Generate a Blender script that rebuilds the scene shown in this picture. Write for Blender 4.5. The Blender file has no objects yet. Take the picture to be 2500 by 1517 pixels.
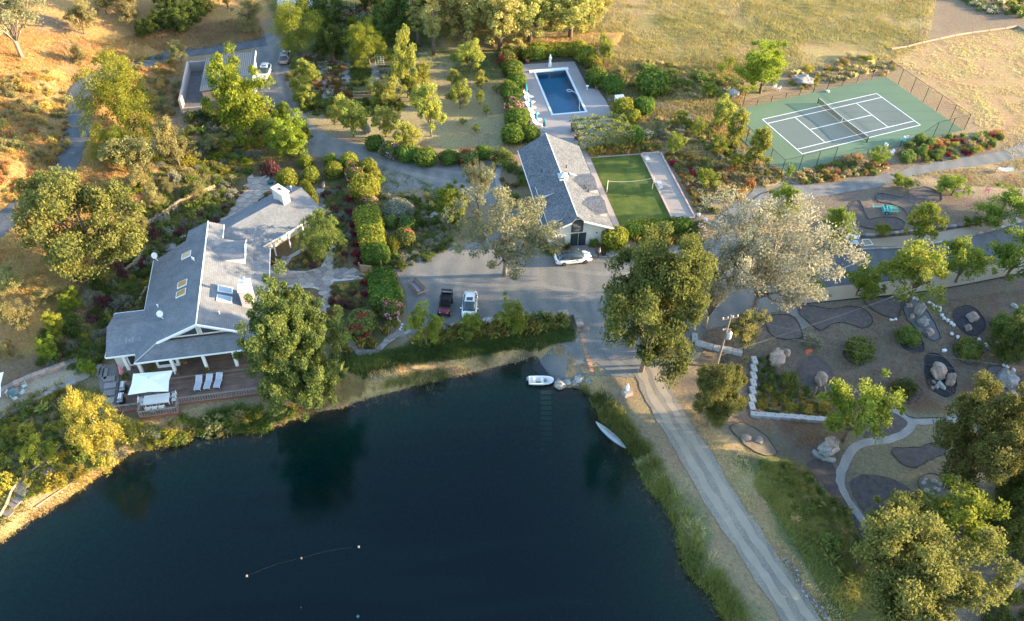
import bpy, bmesh, math, random
import numpy as np
from mathutils import Vector, Matrix
from mathutils.geometry import delaunay_2d_cdt
R = math.radians
rng = np.random.default_rng(7)
random.seed(7)
sc = bpy.context.scene

# ------------------------------------------------------------------ camera
F_PX, PITCH, ROLL, CAM_H = 2003.44, R(44.667), R(1.168), 72.79      # surveyed from the tennis court lines
cam = bpy.data.objects.new('camera', bpy.data.cameras.new('camera'))
sc.collection.objects.link(cam)
cam.data.sensor_width = 36.0
cam.data.lens = 36.0 * F_PX / 2500.0
cam.data.clip_end = 6000
cam.matrix_world = Matrix.Translation((0, 0, CAM_H)) @ Matrix.Rotation(R(90) - PITCH, 4, 'X') @ Matrix.Rotation(ROLL, 4, 'Z')
sc.camera = cam
# ------------------------------------------------------------------ sky and sun
SUN_EL, SUN_AZ = R(10.5), R(4.0)          # azimuth measured from +X towards +Y
world = bpy.data.worlds.new('World'); sc.world = world; world.use_nodes = True
wn = world.node_tree.nodes; wl = world.node_tree.links
sky = wn.new('ShaderNodeTexSky'); sky.sky_type = 'NISHITA'; sky.sun_disc = False
sky.sun_elevation = SUN_EL; sky.sun_rotation = R(90) - SUN_AZ
sky.air_density = 1.0; sky.dust_density = 0.8; sky.ozone_density = 1.6
wn['Background'].inputs['Strength'].default_value = 0.15
wl.new(sky.outputs[0], wn['Background'].inputs['Color'])
sun = bpy.data.objects.new('sun', bpy.data.lights.new('sun', 'SUN'))
sc.collection.objects.link(sun)
sun.data.energy = 3.5; sun.data.angle = R(0.6); sun.data.color = (1.0, 0.75, 0.45)
dsun = Vector((math.cos(SUN_EL) * math.cos(SUN_AZ), math.cos(SUN_EL) * math.sin(SUN_AZ), math.sin(SUN_EL)))
sun.rotation_euler = dsun.to_track_quat('Z', 'Y').to_euler()
sun.location = (60, 60, 60)
sc.view_settings.view_transform = 'Standard'; sc.view_settings.look = 'None'
sc.view_settings.gamma = 1.0; sc.view_settings.use_curve_mapping = False
sc.view_settings.exposure = 2.8
sc.cycles.max_bounces = 8; sc.cycles.diffuse_bounces = 4; sc.cycles.glossy_bounces = 2
sc.cycles.transparent_max_bounces = 10; sc.cycles.transmission_bounces = 2
sc.cycles.use_adaptive_sampling = True; sc.cycles.caustics_reflective = False; sc.cycles.caustics_refractive = False

# ------------------------------------------------------------------ survey: photograph points to ground points
ZO = {1: (0, 0), 2: (620, 0), 3: (1200, 0), 4: (1840, 0), 5: (0, 370), 6: (600, 370), 7: (1200, 370), 8: (1840, 370),
      9: (0, 740), 10: (600, 740), 11: (1200, 740), 12: (1840, 740), 13: (0, 1117), 14: (600, 1117), 15: (1200, 1117), 16: (1840, 1117)}
ZK = {'A': (240, 540, .17857), 'B': (240, 780, .17857), 'C': (1240, 310, .12175), 'D': (1280, 480, .12175),
      'E': (960, 660, .11373), 'P': (1240, 140, .12175), 'R': (2000, 560, .2029), 'S': (1700, 780, .18727), 0: (0, 0, 1.0146)}
def px(n, x, y):
    if n in ZO: return ZO[n][0] + x * .26786, ZO[n][1] + y * .26786
    a, b, k = ZK[n]; return a + x * k, b + y * k
def ray(X, Y):
    u = (X - 1250) / F_PX; v = -(Y - 758.5) / F_PX
    c, s = math.cos(ROLL), math.sin(ROLL); u, v = c * u - s * v, s * u + c * v
    cp, sp = math.cos(PITCH), math.sin(PITCH)
    return np.array([u, cp + v * sp, -sp + v * cp])
def Pz(n, x, y, z=0.0):
    d = ray(*px(n, x, y)); t = (z - CAM_H) / d[2]
    return np.array([0, 0, CAM_H]) + t * d
def project(p):
    d = np.array(p, float) - (0, 0, CAM_H); cp, sp = math.cos(PITCH), math.sin(PITCH)
    zz = d[1] * cp - d[2] * sp; v = (d[1] * sp + d[2] * cp) / zz; u = d[0] / zz
    c, s = math.cos(-ROLL), math.sin(-ROLL); u, v = c * u - s * v, s * u + c * v
    return 1250 + F_PX * u, 758.5 - F_PX * v
def mpp(p):                                  # metres per photograph pixel at a point
    return (p[1] * math.cos(PITCH) - (p[2] - CAM_H) * math.sin(PITCH)) / F_PX
def poly_xy(n, pts, z=0.0): return np.array([Pz(n, x, y, z)[:2] for x, y in pts])

def seg_dist(P, A, B):
    d = B - A; t = np.clip(((P - A) @ d) / max(d @ d, 1e-9), 0, 1)
    return np.linalg.norm(P - (A + t[:, None] * d), axis=1), t
def line_dist(P, L):
    out = np.full(len(P), 1e9)
    for a, b in zip(L[:-1], L[1:]): out = np.minimum(out, seg_dist(P, a, b)[0])
    return out
def inside(P, L):
    r = np.zeros(len(P), bool); x, y = P[:, 0], P[:, 1]
    for (x0, y0), (x1, y1) in zip(L, np.roll(L, -1, 0)):
        c = (y0 > y) != (y1 > y)
        with np.errstate(divide='ignore', invalid='ignore'):
            r ^= c & (x < (x1 - x0) * (y - y0) / (y1 - y0 + 1e-12) + x0)
    return r
def sdist(P, L):                              # positive inside
    d = line_dist(P, np.vstack([L, L[:1]])); return np.where(inside(P, L), d, -d)
def sstep(a, b, x):
    t = np.clip((x - a) / (b - a), 0, 1); return t * t * (3 - 2 * t)
def catmull(L, n=6, closed=True):
    L = np.asarray(L, float); out = []; m = len(L)
    for i in range(m if closed else m - 1):
        g = (lambda k: L[k % m]) if closed else (lambda k: L[min(max(k, 0), m - 1)])
        p0, p1, p2, p3 = g(i - 1), g(i), g(i + 1), g(i + 2)
        for t in np.linspace(0, 1, n, endpoint=False):
            out.append(.5 * (2 * p1 + (p2 - p0) * t + (2 * p0 - 5 * p1 + 4 * p2 - p3) * t * t + (3 * p1 - p0 - 3 * p2 + p3) * t ** 3))
    if not closed: out.append(L[-1])
    return np.array(out)
def noise2(P, f, seed=0):                     # cheap smooth value noise
    q = P * f; i = np.floor(q).astype(np.int64); t = q - i; t = t * t * (3 - 2 * t)
    def h(a, b):
        n = (a * 374761393 + b * 668265263 + seed * 982451653) & 0xffffffff
        n = ((n ^ (n >> 13)) * 1274126177) & 0xffffffff
        return ((n ^ (n >> 16)) & 0xffff) / 65535.0
    a, b = i[:, 0], i[:, 1]
    return (h(a, b) * (1 - t[:, 0]) + h(a + 1, b) * t[:, 0]) * (1 - t[:, 1]) + (h(a, b + 1) * (1 - t[:, 0]) + h(a + 1, b + 1) * t[:, 0]) * t[:, 1]

# ------------------------------------------------------------------ terrain
WATER_Z = -1.6
shore_px = [(0, -60, 1345), (0, 0, 1312), (0, 60, 1268), (0, 130, 1226), (0, 200, 1180), (0, 270, 1125), (0, 330, 1090), (0, 400, 1076), (0, 460, 1060),
            (0, 520, 1040), (0, 590, 1045), (0, 640, 1040), (0, 700, 1016), (0, 760, 996), (0, 820, 988), (0, 880, 966), (0, 960, 945), (0, 1040, 921),
            (0, 1120, 905), (0, 1200, 886), (11, 300, 540), (11, 400, 500), (11, 440, 560), (11, 540, 690), (11, 640, 790), (11, 760, 790), (11, 890, 850), (11, 960, 960), (11, 970, 1060),
            (11, 1100, 1200), (11, 1230, 1335), (15, 1290, 60), (15, 1390, 260), (15, 1590, 470), (15, 1680, 700), (15, 1750, 980), (15, 1850, 1120), (15, 2030, 1300), (15, 2130, 1493),
            (15, 2350, 1900), (15, 1500, 2600), (13, -600, 2400), (13, -500, 1300)]
SHORE = catmull(np.array([Pz(n, x, y, WATER_Z)[:2] for n, x, y in shore_px]), 3)
FOOT = np.array([(-130, 52), (-75, 58), (-60, 61), (-51, 64), (-49.5, 74), (-47.5, 84), (-40, 94), (-41, 101), (-50, 112), (-57.5, 117), (-60, 136), (-50, 147), (-42, 165), (-40, 330)], float)
HILL = np.vstack([FOOT, [(-400, 330), (-400, 52)]])
POOL = np.array([Pz('P', x, y)[:2] for x, y in [(530, 290), (1170, 240), (1575, 1115), (885, 1165)]])
pc = POOL.mean(0); POOL_A = R(11.6)
pu = np.array([math.cos(POOL_A), math.sin(POOL_A)]); pv = np.array([-pu[1], pu[0]])
def pool_pt(a, b): return pc + pu * a + pv * b
POOL_W, POOL_L = 5.5, 14.2
def hill_raw(P):
    d = sdist(P, HILL); h = np.where(d > 0, 0.30 * d, 0)
    h = np.where(d > 0, 0.30 * (np.sqrt(d * d + 4) - 2), 0)
    h = np.where(h > 15, 15 + (h - 15) * .45, h)
    return h + np.where(d > 0, np.minimum(d * .05, 1) * (noise2(P, .12, 3) - .5) * 1.6, 0)
def hill_hit(x, y):
    d = ray(*px(0, x, y)); ts = np.linspace((20 - CAM_H) / d[2], (0 - CAM_H) / d[2], 400); q = np.array([0, 0, CAM_H]) + ts[:, None] * d
    return q[int(np.argmax(q[:, 2] <= hill_raw(q[:, :2])))][:2]
ROAD_L = catmull(np.array([hill_hit(*q) for q in [(-60, 605), (0, 548), (60, 495), (125, 425), (178, 350), (197, 280), (192, 215), (225, 182), (330, 163), (430, 138), (530, 118), (640, 100)]]), 5, False)
ROAD_H = np.convolve(np.pad(hill_raw(ROAD_L), 9, mode='edge'), np.ones(19) / 19, 'valid')
def H(P):
    P = np.atleast_2d(np.asarray(P, float))[:, :2]
    b = hill_raw(P)
    best = np.full(len(P), 1e9); hr = np.zeros(len(P))
    for i in range(len(ROAD_L) - 1):
        d, t = seg_dist(P, ROAD_L[i], ROAD_L[i + 1]); m = d < best
        best = np.where(m, d, best); hr = np.where(m, ROAD_H[i] * (1 - t) + ROAD_H[i + 1] * t, hr)
    w = 1 - sstep(2.6, 5.5, best); b = b * (1 - w) + hr * w
    # low garden east of the dam road
    east = np.array([(15.0, 70.0), (19.0, 58.0), (24.0, 46.0), (31.0, 28.0), (38, 10)])
    dl = line_dist(P, east); side = np.interp(P[:, 1], east[::-1, 1], east[::-1, 0]) < P[:, 0]
    b = b - np.where(side, 2.2 * sstep(3, 13, dl) * (1 - sstep(62, 76, P[:, 1])), 0)
    s = sdist(P, SHORE)
    bank = sstep(0, 3.6, -s + .25)
    out = WATER_Z - .12 + (b - WATER_Z + .12) * bank
    bed = WATER_Z - .12 - np.minimum(6.0, .42 * s)
    h = np.where(s > 0, bed, out)
    q = np.stack([(P - pc) @ pu, (P - pc) @ pv], 1)
    h = np.where((abs(q[:, 0]) < POOL_W / 2 + .75) & (abs(q[:, 1]) < POOL_L / 2 + .75), h - 3.0, h)
    return h
xs = np.concatenate([[-1600, -900, -500, -300, -200, -160], np.arange(-135, 115.1, .55), [130, 160, 200, 300, 500, 900, 1600]])
ys = np.concatenate([[-1200, -500, -200, -60, 0], np.arange(14, 195.1, .55), [210, 240, 300, 450, 800, 1600]])
gx, gy = np.meshgrid(xs, ys); GPTS = np.stack([gx.ravel(), gy.ravel()], 1)
gz = H(GPTS); GZ = gz.reshape(len(ys), len(xs))
def H(P):                                      # height of the ground sheet itself, read from its grid
    P = np.atleast_2d(np.asarray(P, float)); x = np.clip(P[:, 0], -1599, 1599); y = np.clip(P[:, 1], -1199, 1599)
    i = np.clip(np.searchsorted(xs, x) - 1, 0, len(xs) - 2); j = np.clip(np.searchsorted(ys, y) - 1, 0, len(ys) - 2)
    a = (x - xs[i]) / (xs[i + 1] - xs[i]); b = (y - ys[j]) / (ys[j + 1] - ys[j])
    return (GZ[j, i] * (1 - a) + GZ[j, i + 1] * a) * (1 - b) + (GZ[j + 1, i] * (1 - a) + GZ[j + 1, i + 1] * a) * b
def h1(x, y): return float(H([(x, y)])[0])
def G(n, x, y):                                # photograph point -> point on the terrain
    d = ray(*px(n, x, y)); o = np.array([0, 0, CAM_H])
    ts = np.linspace((22 - CAM_H) / d[2], (-4 - CAM_H) / d[2], 90)
    pts = o + ts[:, None] * d; below = pts[:, 2] < H(pts)
    k = int(np.argmax(below)) if below.any() else len(ts) - 1
    a, b = ts[max(k - 1, 0)], ts[k]
    m = np.linspace(a, b, 24); pts = o + m[:, None] * d; below = pts[:, 2] < H(pts)
    return pts[int(np.argmax(below)) if below.any() else -1]
def GP(n, pts): return np.array([G(n, x, y)[:2] for x, y in pts])

# ------------------------------------------------------------------ helpers: objects and meshes
COL = sc.collection
def tag(o, label=None, cat=None, group=None, kind=None):
    if label: o['label'] = label
    if cat: o['category'] = cat
    if group: o['group'] = group
    if kind: o['kind'] = kind
    return o
def thing(name, label, cat, loc=(0, 0, 0), rz=0.0, group=None, scale=1.0):
    o = bpy.data.objects.new(name, None); COL.objects.link(o); o.empty_display_size = .3
    o.location = loc; o.rotation_euler = (0, 0, rz); o.scale = (scale,) * 3 if np.isscalar(scale) else scale
    return tag(o, label, cat, group)
def put(name, me, parent=None, loc=(0, 0, 0), rz=0.0, scale=1.0):
    o = bpy.data.objects.new(name, me); COL.objects.link(o); o.parent = parent
    o.location = loc; o.rotation_euler = (0, 0, rz) if np.isscalar(rz) else rz
    o.scale = (scale,) * 3 if np.isscalar(scale) else scale
    return o
def copy_tree(o, parent=None):
    c = o.copy(); COL.objects.link(c); c.parent = parent
    for ch in list(o.children): copy_tree(ch, c)
    return c
class MB:
    def __init__(s): s.v = []; s.f = []
    def add(s, vs, fs):
        k = len(s.v); s.v += [tuple(map(float, p)) for p in vs]; s.f += [tuple(i + k for i in f) for f in fs]; return s
    def box(s, c, d, rz=0.0, taper=1.0):
        x, y, z = [a / 2 for a in d]; co, si = math.cos(rz), math.sin(rz); vs = []
        for dz, t in ((-z, 1), (z, taper)):
            for a, b in ((-x, -y), (x, -y), (x, y), (-x, y)):
                a *= t; b *= t
                vs.append((c[0] + a * co - b * si, c[1] + a * si + b * co, c[2] + dz))
        return s.add(vs, [(3, 2, 1, 0), (4, 5, 6, 7), (0, 1, 5, 4), (1, 2, 6, 5), (2, 3, 7, 6), (3, 0, 4, 7)])
    def slab(s, pts, t):                       # thick sheet: any planar polygon, thickness downwards
        n = len(pts); lo = [(p[0], p[1], p[2] - t) for p in pts]
        return s.add(list(pts) + lo, [tuple(range(n)), tuple(range(2 * n - 1, n - 1, -1))] + [(i, n + i, n + (i + 1) % n, (i + 1) % n) for i in range(n)])
    def prism(s, poly, z0, z1):
        return s.slab([(p[0], p[1], z1) for p in poly], z1 - z0)
    def tube(s, path, r, n=8, cap=True):
        path = [Vector(p) for p in path]; r = [r] * len(path) if np.isscalar(r) else r
        vs = []; fs = []; prev = None
        for i, p in enumerate(path):
            d = (path[min(i + 1, len(path) - 1)] - path[max(i - 1, 0)]).normalized()
            a = Vector((0, 0, 1)).cross(d) if abs(d.z) < .95 else Vector((1, 0, 0)).cross(d)
            if prev is not None:
                a = prev - d * prev.dot(d)
            a.normalize(); prev = a; b = d.cross(a)
            for k in range(n):
                t = 2 * math.pi * k / n; vs.append(p + (a * math.cos(t) + b * math.sin(t)) * r[i])
        for i in range(len(path) - 1):
            for k in range(n): fs.append((i * n + k, i * n + (k + 1) % n, (i + 1) * n + (k + 1) % n, (i + 1) * n + k))
        if cap: fs += [tuple(range(n))[::-1], tuple(range((len(path) - 1) * n, len(path) * n))]
        return s.add(vs, fs)
    def lathe(s, c, prof, n=12):
        vs = []; fs = []
        for r, z in prof:
            for k in range(n): t = 2 * math.pi * k / n; vs.append((c[0] + r * math.cos(t), c[1] + r * math.sin(t), c[2] + z))
        for i in range(len(prof) - 1):
            for k in range(n): fs.append((i * n + k, i * n + (k + 1) % n, (i + 1) * n + (k + 1) % n, (i + 1) * n + k))
        return s.add(vs, fs + [tuple(range(n))[::-1], tuple(range((len(prof) - 1) * n, len(prof) * n))])
    def loft(s, rings, cap=True):
        n = len(rings[0]); vs = [p for r in rings for p in r]; fs = []
        for i in range(len(rings) - 1):
            for k in range(n): fs.append((i * n + k, i * n + (k + 1) % n, (i + 1) * n + (k + 1) % n, (i + 1) * n + k))
        if cap: fs += [tuple(range(n))[::-1], tuple(range((len(rings) - 1) * n, len(rings) * n))]
        return s.add(vs, fs)
    def mesh(s, name, m=None, smooth=False):
        me = bpy.data.meshes.new(name); me.from_pydata(s.v, [], s.f); me.update()
        bm = bmesh.new(); bm.from_mesh(me); bmesh.ops.recalc_face_normals(bm, faces=bm.faces); bm.to_mesh(me); bm.free()
        if m: me.materials.append(m)
        if smooth:
            me.polygons.foreach_set('use_smooth', [True] * len(me.polygons))
        return me
    def build(s, name, m, parent=None, smooth=False, **k): return put(name, s.mesh(name, m, smooth), parent, **k)

# ------------------------------------------------------------------ helpers: materials
MAT = {}
def nodes(name):
    m = bpy.data.materials.new(name); m.use_nodes = True; nt = m.node_tree; nt.nodes.clear()
    out = nt.nodes.new('ShaderNodeOutputMaterial'); MAT[name] = m
    return m, nt, (lambda t, **k: _nd(nt, t, k)), nt.links.new, out
def _nd(nt, t, k):
    n = nt.nodes.new('ShaderNode' + t)
    for a, v in k.items():
        if a.startswith('i_'):
            key = a[2:]; n.inputs[int(key) if key.isdigit() else key.replace('_', ' ')].default_value = v
        else: setattr(n, a, v)
    return n
def plain(name, col, rough=.7, var=.18, scale=3.0, fine=25.0, bump=0.0, metal=0.0, spec=.3, emit=None, tint=None):
    """surface with two scales of colour mottling and optional fine relief"""
    m, nt, N, L, out = nodes(name)
    tc = N('TexCoord'); bs = N('BsdfPrincipled', i_Roughness=rough, i_Metallic=metal); bs.inputs['Specular IOR Level'].default_value = spec
    n1 = N('TexNoise', i_Scale=scale, i_Detail=4.0); n2 = N('TexNoise', i_Scale=fine, i_Detail=2.0)
    L(tc.outputs['Object'], n1.inputs['Vector']); L(tc.outputs['Object'], n2.inputs['Vector'])
    ad = N('Math', operation='ADD'); L(n1.outputs[0], ad.inputs[0]); L(n2.outputs[0], ad.inputs[1])
    mr = N('MapRange', i_From_Min=.6, i_From_Max=1.4, i_To_Min=1 - var, i_To_Max=1 + var); L(ad.outputs[0], mr.inputs[0])
    oi = N('ObjectInfo'); mo = N('MapRange', i_To_Min=1 - var * .4, i_To_Max=1 + var * .4); L(oi.outputs['Random'], mo.inputs[0])
    mm = N('Math', operation='MULTIPLY'); L(mr.outputs[0], mm.inputs[0]); L(mo.outputs[0], mm.inputs[1])
    sc_ = N('VectorMath', operation='SCALE'); sc_.inputs[0].default_value = col[:3]; L(mm.outputs[0], sc_.inputs['Scale'])
    src = sc_.outputs[0]
    if tint:
        mx = N('Mix', data_type='RGBA'); mx.inputs[7].default_value = (*tint, 1); L(src, mx.inputs[6])
        cr = N('MapRange', i_From_Min=.45, i_From_Max=.65); L(n1.outputs[0], cr.inputs[0]); L(cr.outputs[0], mx.inputs[0]); src = mx.outputs[2]
    L(src, bs.inputs['Base Color'])
    if bump:
        bp = N('Bump', i_Strength=bump, i_Distance=.03); L(n2.outputs[0], bp.inputs['Height']); L(bp.outputs[0], bs.inputs['Normal'])
    L(bs.outputs[0], out.inputs[0]); return m
def leafmat(name, dark, light, trans=.42, flower=None, objvar=.2, gain=1.92):
    dark = [min(.5, c * gain * k + .004) for c, k in zip(dark, (1.12, 1, .95))]; light = [min(.6, c * gain * k) for c, k in zip(light, (1.15, 1, .92))]
    m, nt, N, L, out = nodes(name)
    at = N('Attribute', attribute_name='v'); oi = N('ObjectInfo')
    mx = N('Mix', data_type='RGBA'); mx.inputs[6].default_value = (*dark, 1); mx.inputs[7].default_value = (*light, 1)
    L(at.outputs['Fac'], mx.inputs[0])
    hs = N('HueSaturation'); L(mx.outputs[2], hs.inputs['Color'])
    a = N('MapRange', i_To_Min=1 - objvar, i_To_Max=1 + objvar); L(oi.outputs['Random'], a.inputs[0]); L(a.outputs[0], hs.inputs['Value'])
    h = N('Math', operation='MULTIPLY', i_1=7.13); L(oi.outputs['Random'], h.inputs[0]); fr = N('Math', operation='FRACT'); L(h.outputs[0], fr.inputs[0])
    b = N('MapRange', i_To_Min=.482, i_To_Max=.518); L(fr.outputs[0], b.inputs[0]); L(b.outputs[0], hs.inputs['Hue'])
    src = hs.outputs[0]
    if flower:
        gt = N('Math', operation='GREATER_THAN', i_1=1.5); L(at.outputs['Fac'], gt.inputs[0])
        fm = N('Mix', data_type='RGBA'); fm.inputs[7].default_value = (*flower, 1); L(gt.outputs[0], fm.inputs[0]); L(src, fm.inputs[6]); src = fm.outputs[2]
    d = N('BsdfDiffuse'); t = N('BsdfTranslucent'); ms = N('MixShader', i_0=trans)
    L(src, d.inputs[0]); L(src, t.inputs[0]); L(d.outputs[0], ms.inputs[1]); L(t.outputs[0], ms.inputs[2]); L(ms.outputs[0], out.inputs[0])
    return m
def glass(name, col=(.03, .045, .05), rough=.06):
    m, nt, N, L, out = nodes(name)
    bs = N('BsdfPrincipled', i_Roughness=rough); bs.inputs['Base Color'].default_value = (*col, 1); bs.inputs['Specular IOR Level'].default_value = .8
    L(bs.outputs[0], out.inputs[0]); return m

# ------------------------------------------------------------------ helpers: foliage
def quads(name, verts, m, v=None, extra=None, nper=4):
    """mesh of many separate quads (N,4,3) (or triangles), face attribute v; extra = (verts, faces, v) of a solid core"""
    n = len(verts); me = bpy.data.meshes.new(name)
    V = verts.reshape(-1, 3); nl = n * nper
    ev = np.zeros((0, 3)); ef = np.zeros((0, 3), int); evv = np.zeros(0)
    if extra is not None: ev, ef, evv = extra
    me.vertices.add(len(V) + len(ev)); me.vertices.foreach_set('co', np.vstack([V, ev]).astype(np.float32).ravel())
    me.loops.add(nl + ef.size); me.loops.foreach_set('vertex_index', np.concatenate([np.arange(nl), ef.ravel() + len(V)]).astype(np.int32))
    me.polygons.add(n + len(ef))
    me.polygons.foreach_set('loop_start', np.concatenate([np.arange(n) * nper, nl + np.arange(len(ef)) * 3]).astype(np.int32))
    me.polygons.foreach_set('loop_total', np.concatenate([np.full(n, nper), np.full(len(ef), 3)]).astype(np.int32))
    a = me.attributes.new('v', 'FLOAT', 'FACE'); vv = v if v is not None else rng.random(n)
    a.data.foreach_set('value', np.concatenate([vv, evv]).astype(np.float32))
    me.update(calc_edges=True); me.materials.append(m); return me
def unit(n, r=None):
    a = (r or rng).normal(size=(n, 3)); return a / np.linalg.norm(a, axis=1)[:, None]
def leaves(P, size, r, up=.35, outward=None, asp=.62):
    """leaf quads at points P with a loose bias of the facing direction"""
    n = len(P); nrm = unit(n, r); nrm[:, 2] = nrm[:, 2] + up
    if outward is not None: nrm = nrm * .75 + outward
    nrm /= np.linalg.norm(nrm, axis=1)[:, None] + 1e-9
    a = np.cross(nrm, unit(n, r)); a /= np.linalg.norm(a, axis=1)[:, None] + 1e-9; b = np.cross(nrm, a)
    s = (size * (.6 + .8 * r.random(n)))[:, None]
    a = a * s * .5; b = b * s * asp * .5
    return np.stack([P - a, P - b * .9, P + a, P + b], 1)
def icos(sub=2):
    bm = bmesh.new(); bmesh.ops.create_icosphere(bm, subdivisions=sub, radius=1); bm.verts.ensure_lookup_table()
    v = np.array([x.co[:] for x in bm.verts]); f = np.array([[q.index for q in p.verts] for p in bm.faces]); bm.free(); return v, f
ICO2, ICO3 = icos(2), icos(3)
# ------------------------------------------------------------------ materials
WHITE = plain('white_paint', (.72, .70, .66), .55, .05)
TRIM = plain('white_trim', (.76, .75, .73), .5, .04)
STUCCO = plain('stucco', (.55, .50, .44), .85, .07, 1.5, 30, .15)
BLACK = plain('black_metal', (.018, .018, .02), .5, .1)
DARK = plain('dark_rubber', (.02, .02, .022), .8, .1)
GREYM = plain('grey_metal', (.30, .31, .33), .4, .1, metal=.6)
STEEL = plain('steel', (.55, .55, .56), .28, .08, metal=.9)
CONC = plain('concrete', (.27, .245, .235), .9, .10, .6, 18, .12)
CONCW = plain('pale_concrete', (.37, .37, .36), .85, .10, .9, 20, .1)
STONE = plain('flagstone', (.24, .21, .185), .85, .30, .9, 14, .25)
ROCK = plain('granite_rock', (.30, .24, .20), .9, .5, 1.4, 9, .5, tint=(.42, .26, .19))
ROCKG = plain('grey_rock', (.29, .28, .26), .9, .45, 1.4, 9, .5)
ROCKW = plain('white_stone', (.62, .62, .60), .85, .2, 2, 12, .3)
ROCKD = plain('dark_rock', (.14, .12, .115), .9, .35, 2, 9, .5)
MULCH = plain('dark_mulch', (.085, .073, .068), .95, .5, 2, 40, .5)
GRAVELB = plain('grey_gravel', (.12, .125, .13), .95, .15, 2, 60, .4)
MULCHB = plain('black_mulch', (.032, .034, .04), .95, .5, 2, 40, .5)
WOOD = plain('weathered_wood', (.20, .13, .085), .8, .3, 3, 20, .3)
WOODG = plain('grey_wood', (.22, .18, .15), .85, .25, 3, 20, .3)
BARK = plain('bark', (.15, .115, .085), .95, .35, 4, 14, .6)
BARKP = plain('pale_bark', (.24, .20, .16), .95, .3, 4, 14, .5)
TERRA = plain('terracotta', (.34, .13, .075), .8, .2)
POTD = plain('brown_pot', (.13, .055, .04), .6, .2)
ORANGE = plain('orange_flowers', (.65, .25, .02), .8, .3, 30)
REDF = plain('red_flowers', (.55, .03, .05), .8, .3, 30)
TEAL = plain('teal_paint', (.05, .42, .42), .5, .15)
GREENP = plain('green_paint', (.10, .38, .26), .55, .15)
TEALF = plain('teal_fabric', (.03, .22, .27), .85, .12)
PINKF = plain('pink_fabric', (.62, .20, .24), .85, .1)
WHITEF = plain('white_fabric', (.78, .77, .74), .9, .04)
LOUNG = plain('grey_sling', (.42, .44, .48), .75, .08)
BLUEF = plain('blue_fabric', (.05, .09, .22), .85, .1)
GLASS = glass('window_glass'); GLASSW = glass('skylight_glass', (.30, .34, .38), .12)
SKYAMB = plain('amber_skylight', (.40, .22, .06), .3, .35, 2.5, 6, spec=.6)
DIRT = plain('track_dust', (.31, .262, .20), .95, .15, .8, 20, .2)
TAN = plain('decomposed_granite', (.30, .235, .165), .95, .10, .35, 30, .2)
HOSE = plain('yellow_hose', (.5, .36, .08), .6, .1)
WIRE = plain('wire_cable', (.16, .15, .14), .6, .05)
COURT_G = plain('court_green', (.10, .152, .088), .75, .18, .12, 12, .05, spec=.25)
COURT_B = plain('court_grey', (.105, .127, .11), .75, .16, .15, 12, .05, spec=.25)
LINE = plain('court_line', (.75, .76, .76), .6, .04)
BOCCE = plain('bocce_grit', (.25, .22, .195), .95, .12, .7, 40, .25)
CEDAR = plain('red_deck_edge', (.22, .065, .04), .7, .2)

def gravelmat(name, col, col2, patch=.08):
    m, nt, N, L, out = nodes(name)
    tc = N('TexCoord'); bs = N('BsdfPrincipled', i_Roughness=.95); bs.inputs['Specular IOR Level'].default_value = .15
    a = N('TexNoise', i_Scale=patch, i_Detail=6.0, i_Roughness=.6); b = N('TexNoise', i_Scale=7.0, i_Detail=4.0, i_Roughness=.75)
    w = N('TexWave', i_Scale=.12, i_Distortion=9.0, i_Detail=3.0)
    for n in (a, b, w): L(tc.outputs['Object'], n.inputs['Vector'])
    mx = N('Mix', data_type='RGBA'); mx.inputs[6].default_value = (*col, 1); mx.inputs[7].default_value = (*col2, 1)
    ad = N('Math', operation='MULTIPLY_ADD', i_1=.25); L(w.outputs[0], ad.inputs[0]); L(a.outputs[0], ad.inputs[2])
    mr = N('MapRange', i_From_Min=.4, i_From_Max=.85); L(ad.outputs[0], mr.inputs[0]); L(mr.outputs[0], mx.inputs[0])
    br = N('MapRange', i_From_Min=.25, i_From_Max=.75, i_To_Min=.62, i_To_Max=1.38); L(b.outputs[0], br.inputs[0])
    s = N('VectorMath', operation='SCALE'); L(mx.outputs[2], s.inputs[0]); L(br.outputs[0], s.inputs['Scale']); L(s.outputs[0], bs.inputs['Base Color'])
    bp = N('Bump', i_Strength=.5, i_Distance=.06); L(b.outputs[0], bp.inputs['Height']); L(bp.outputs[0], bs.inputs['Normal'])
    L(bs.outputs[0], out.inputs[0]); return m
GRAVEL = gravelmat('driveway_gravel', (.125, .13, .128), (.195, .185, .165))
ASPH = gravelmat('road_chipseal', (.075, .088, .10), (.115, .122, .128), .05)
PATHG = gravelmat('path_gravel', (.22, .215, .205), (.29, .275, .255), .3)
DUSTR = gravelmat('dam_road_dust', (.19, .172, .143), (.265, .228, .175), .1)
ORCH = gravelmat('sand_terrace', (.30, .25, .19), (.36, .29, .2), .2)

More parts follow.
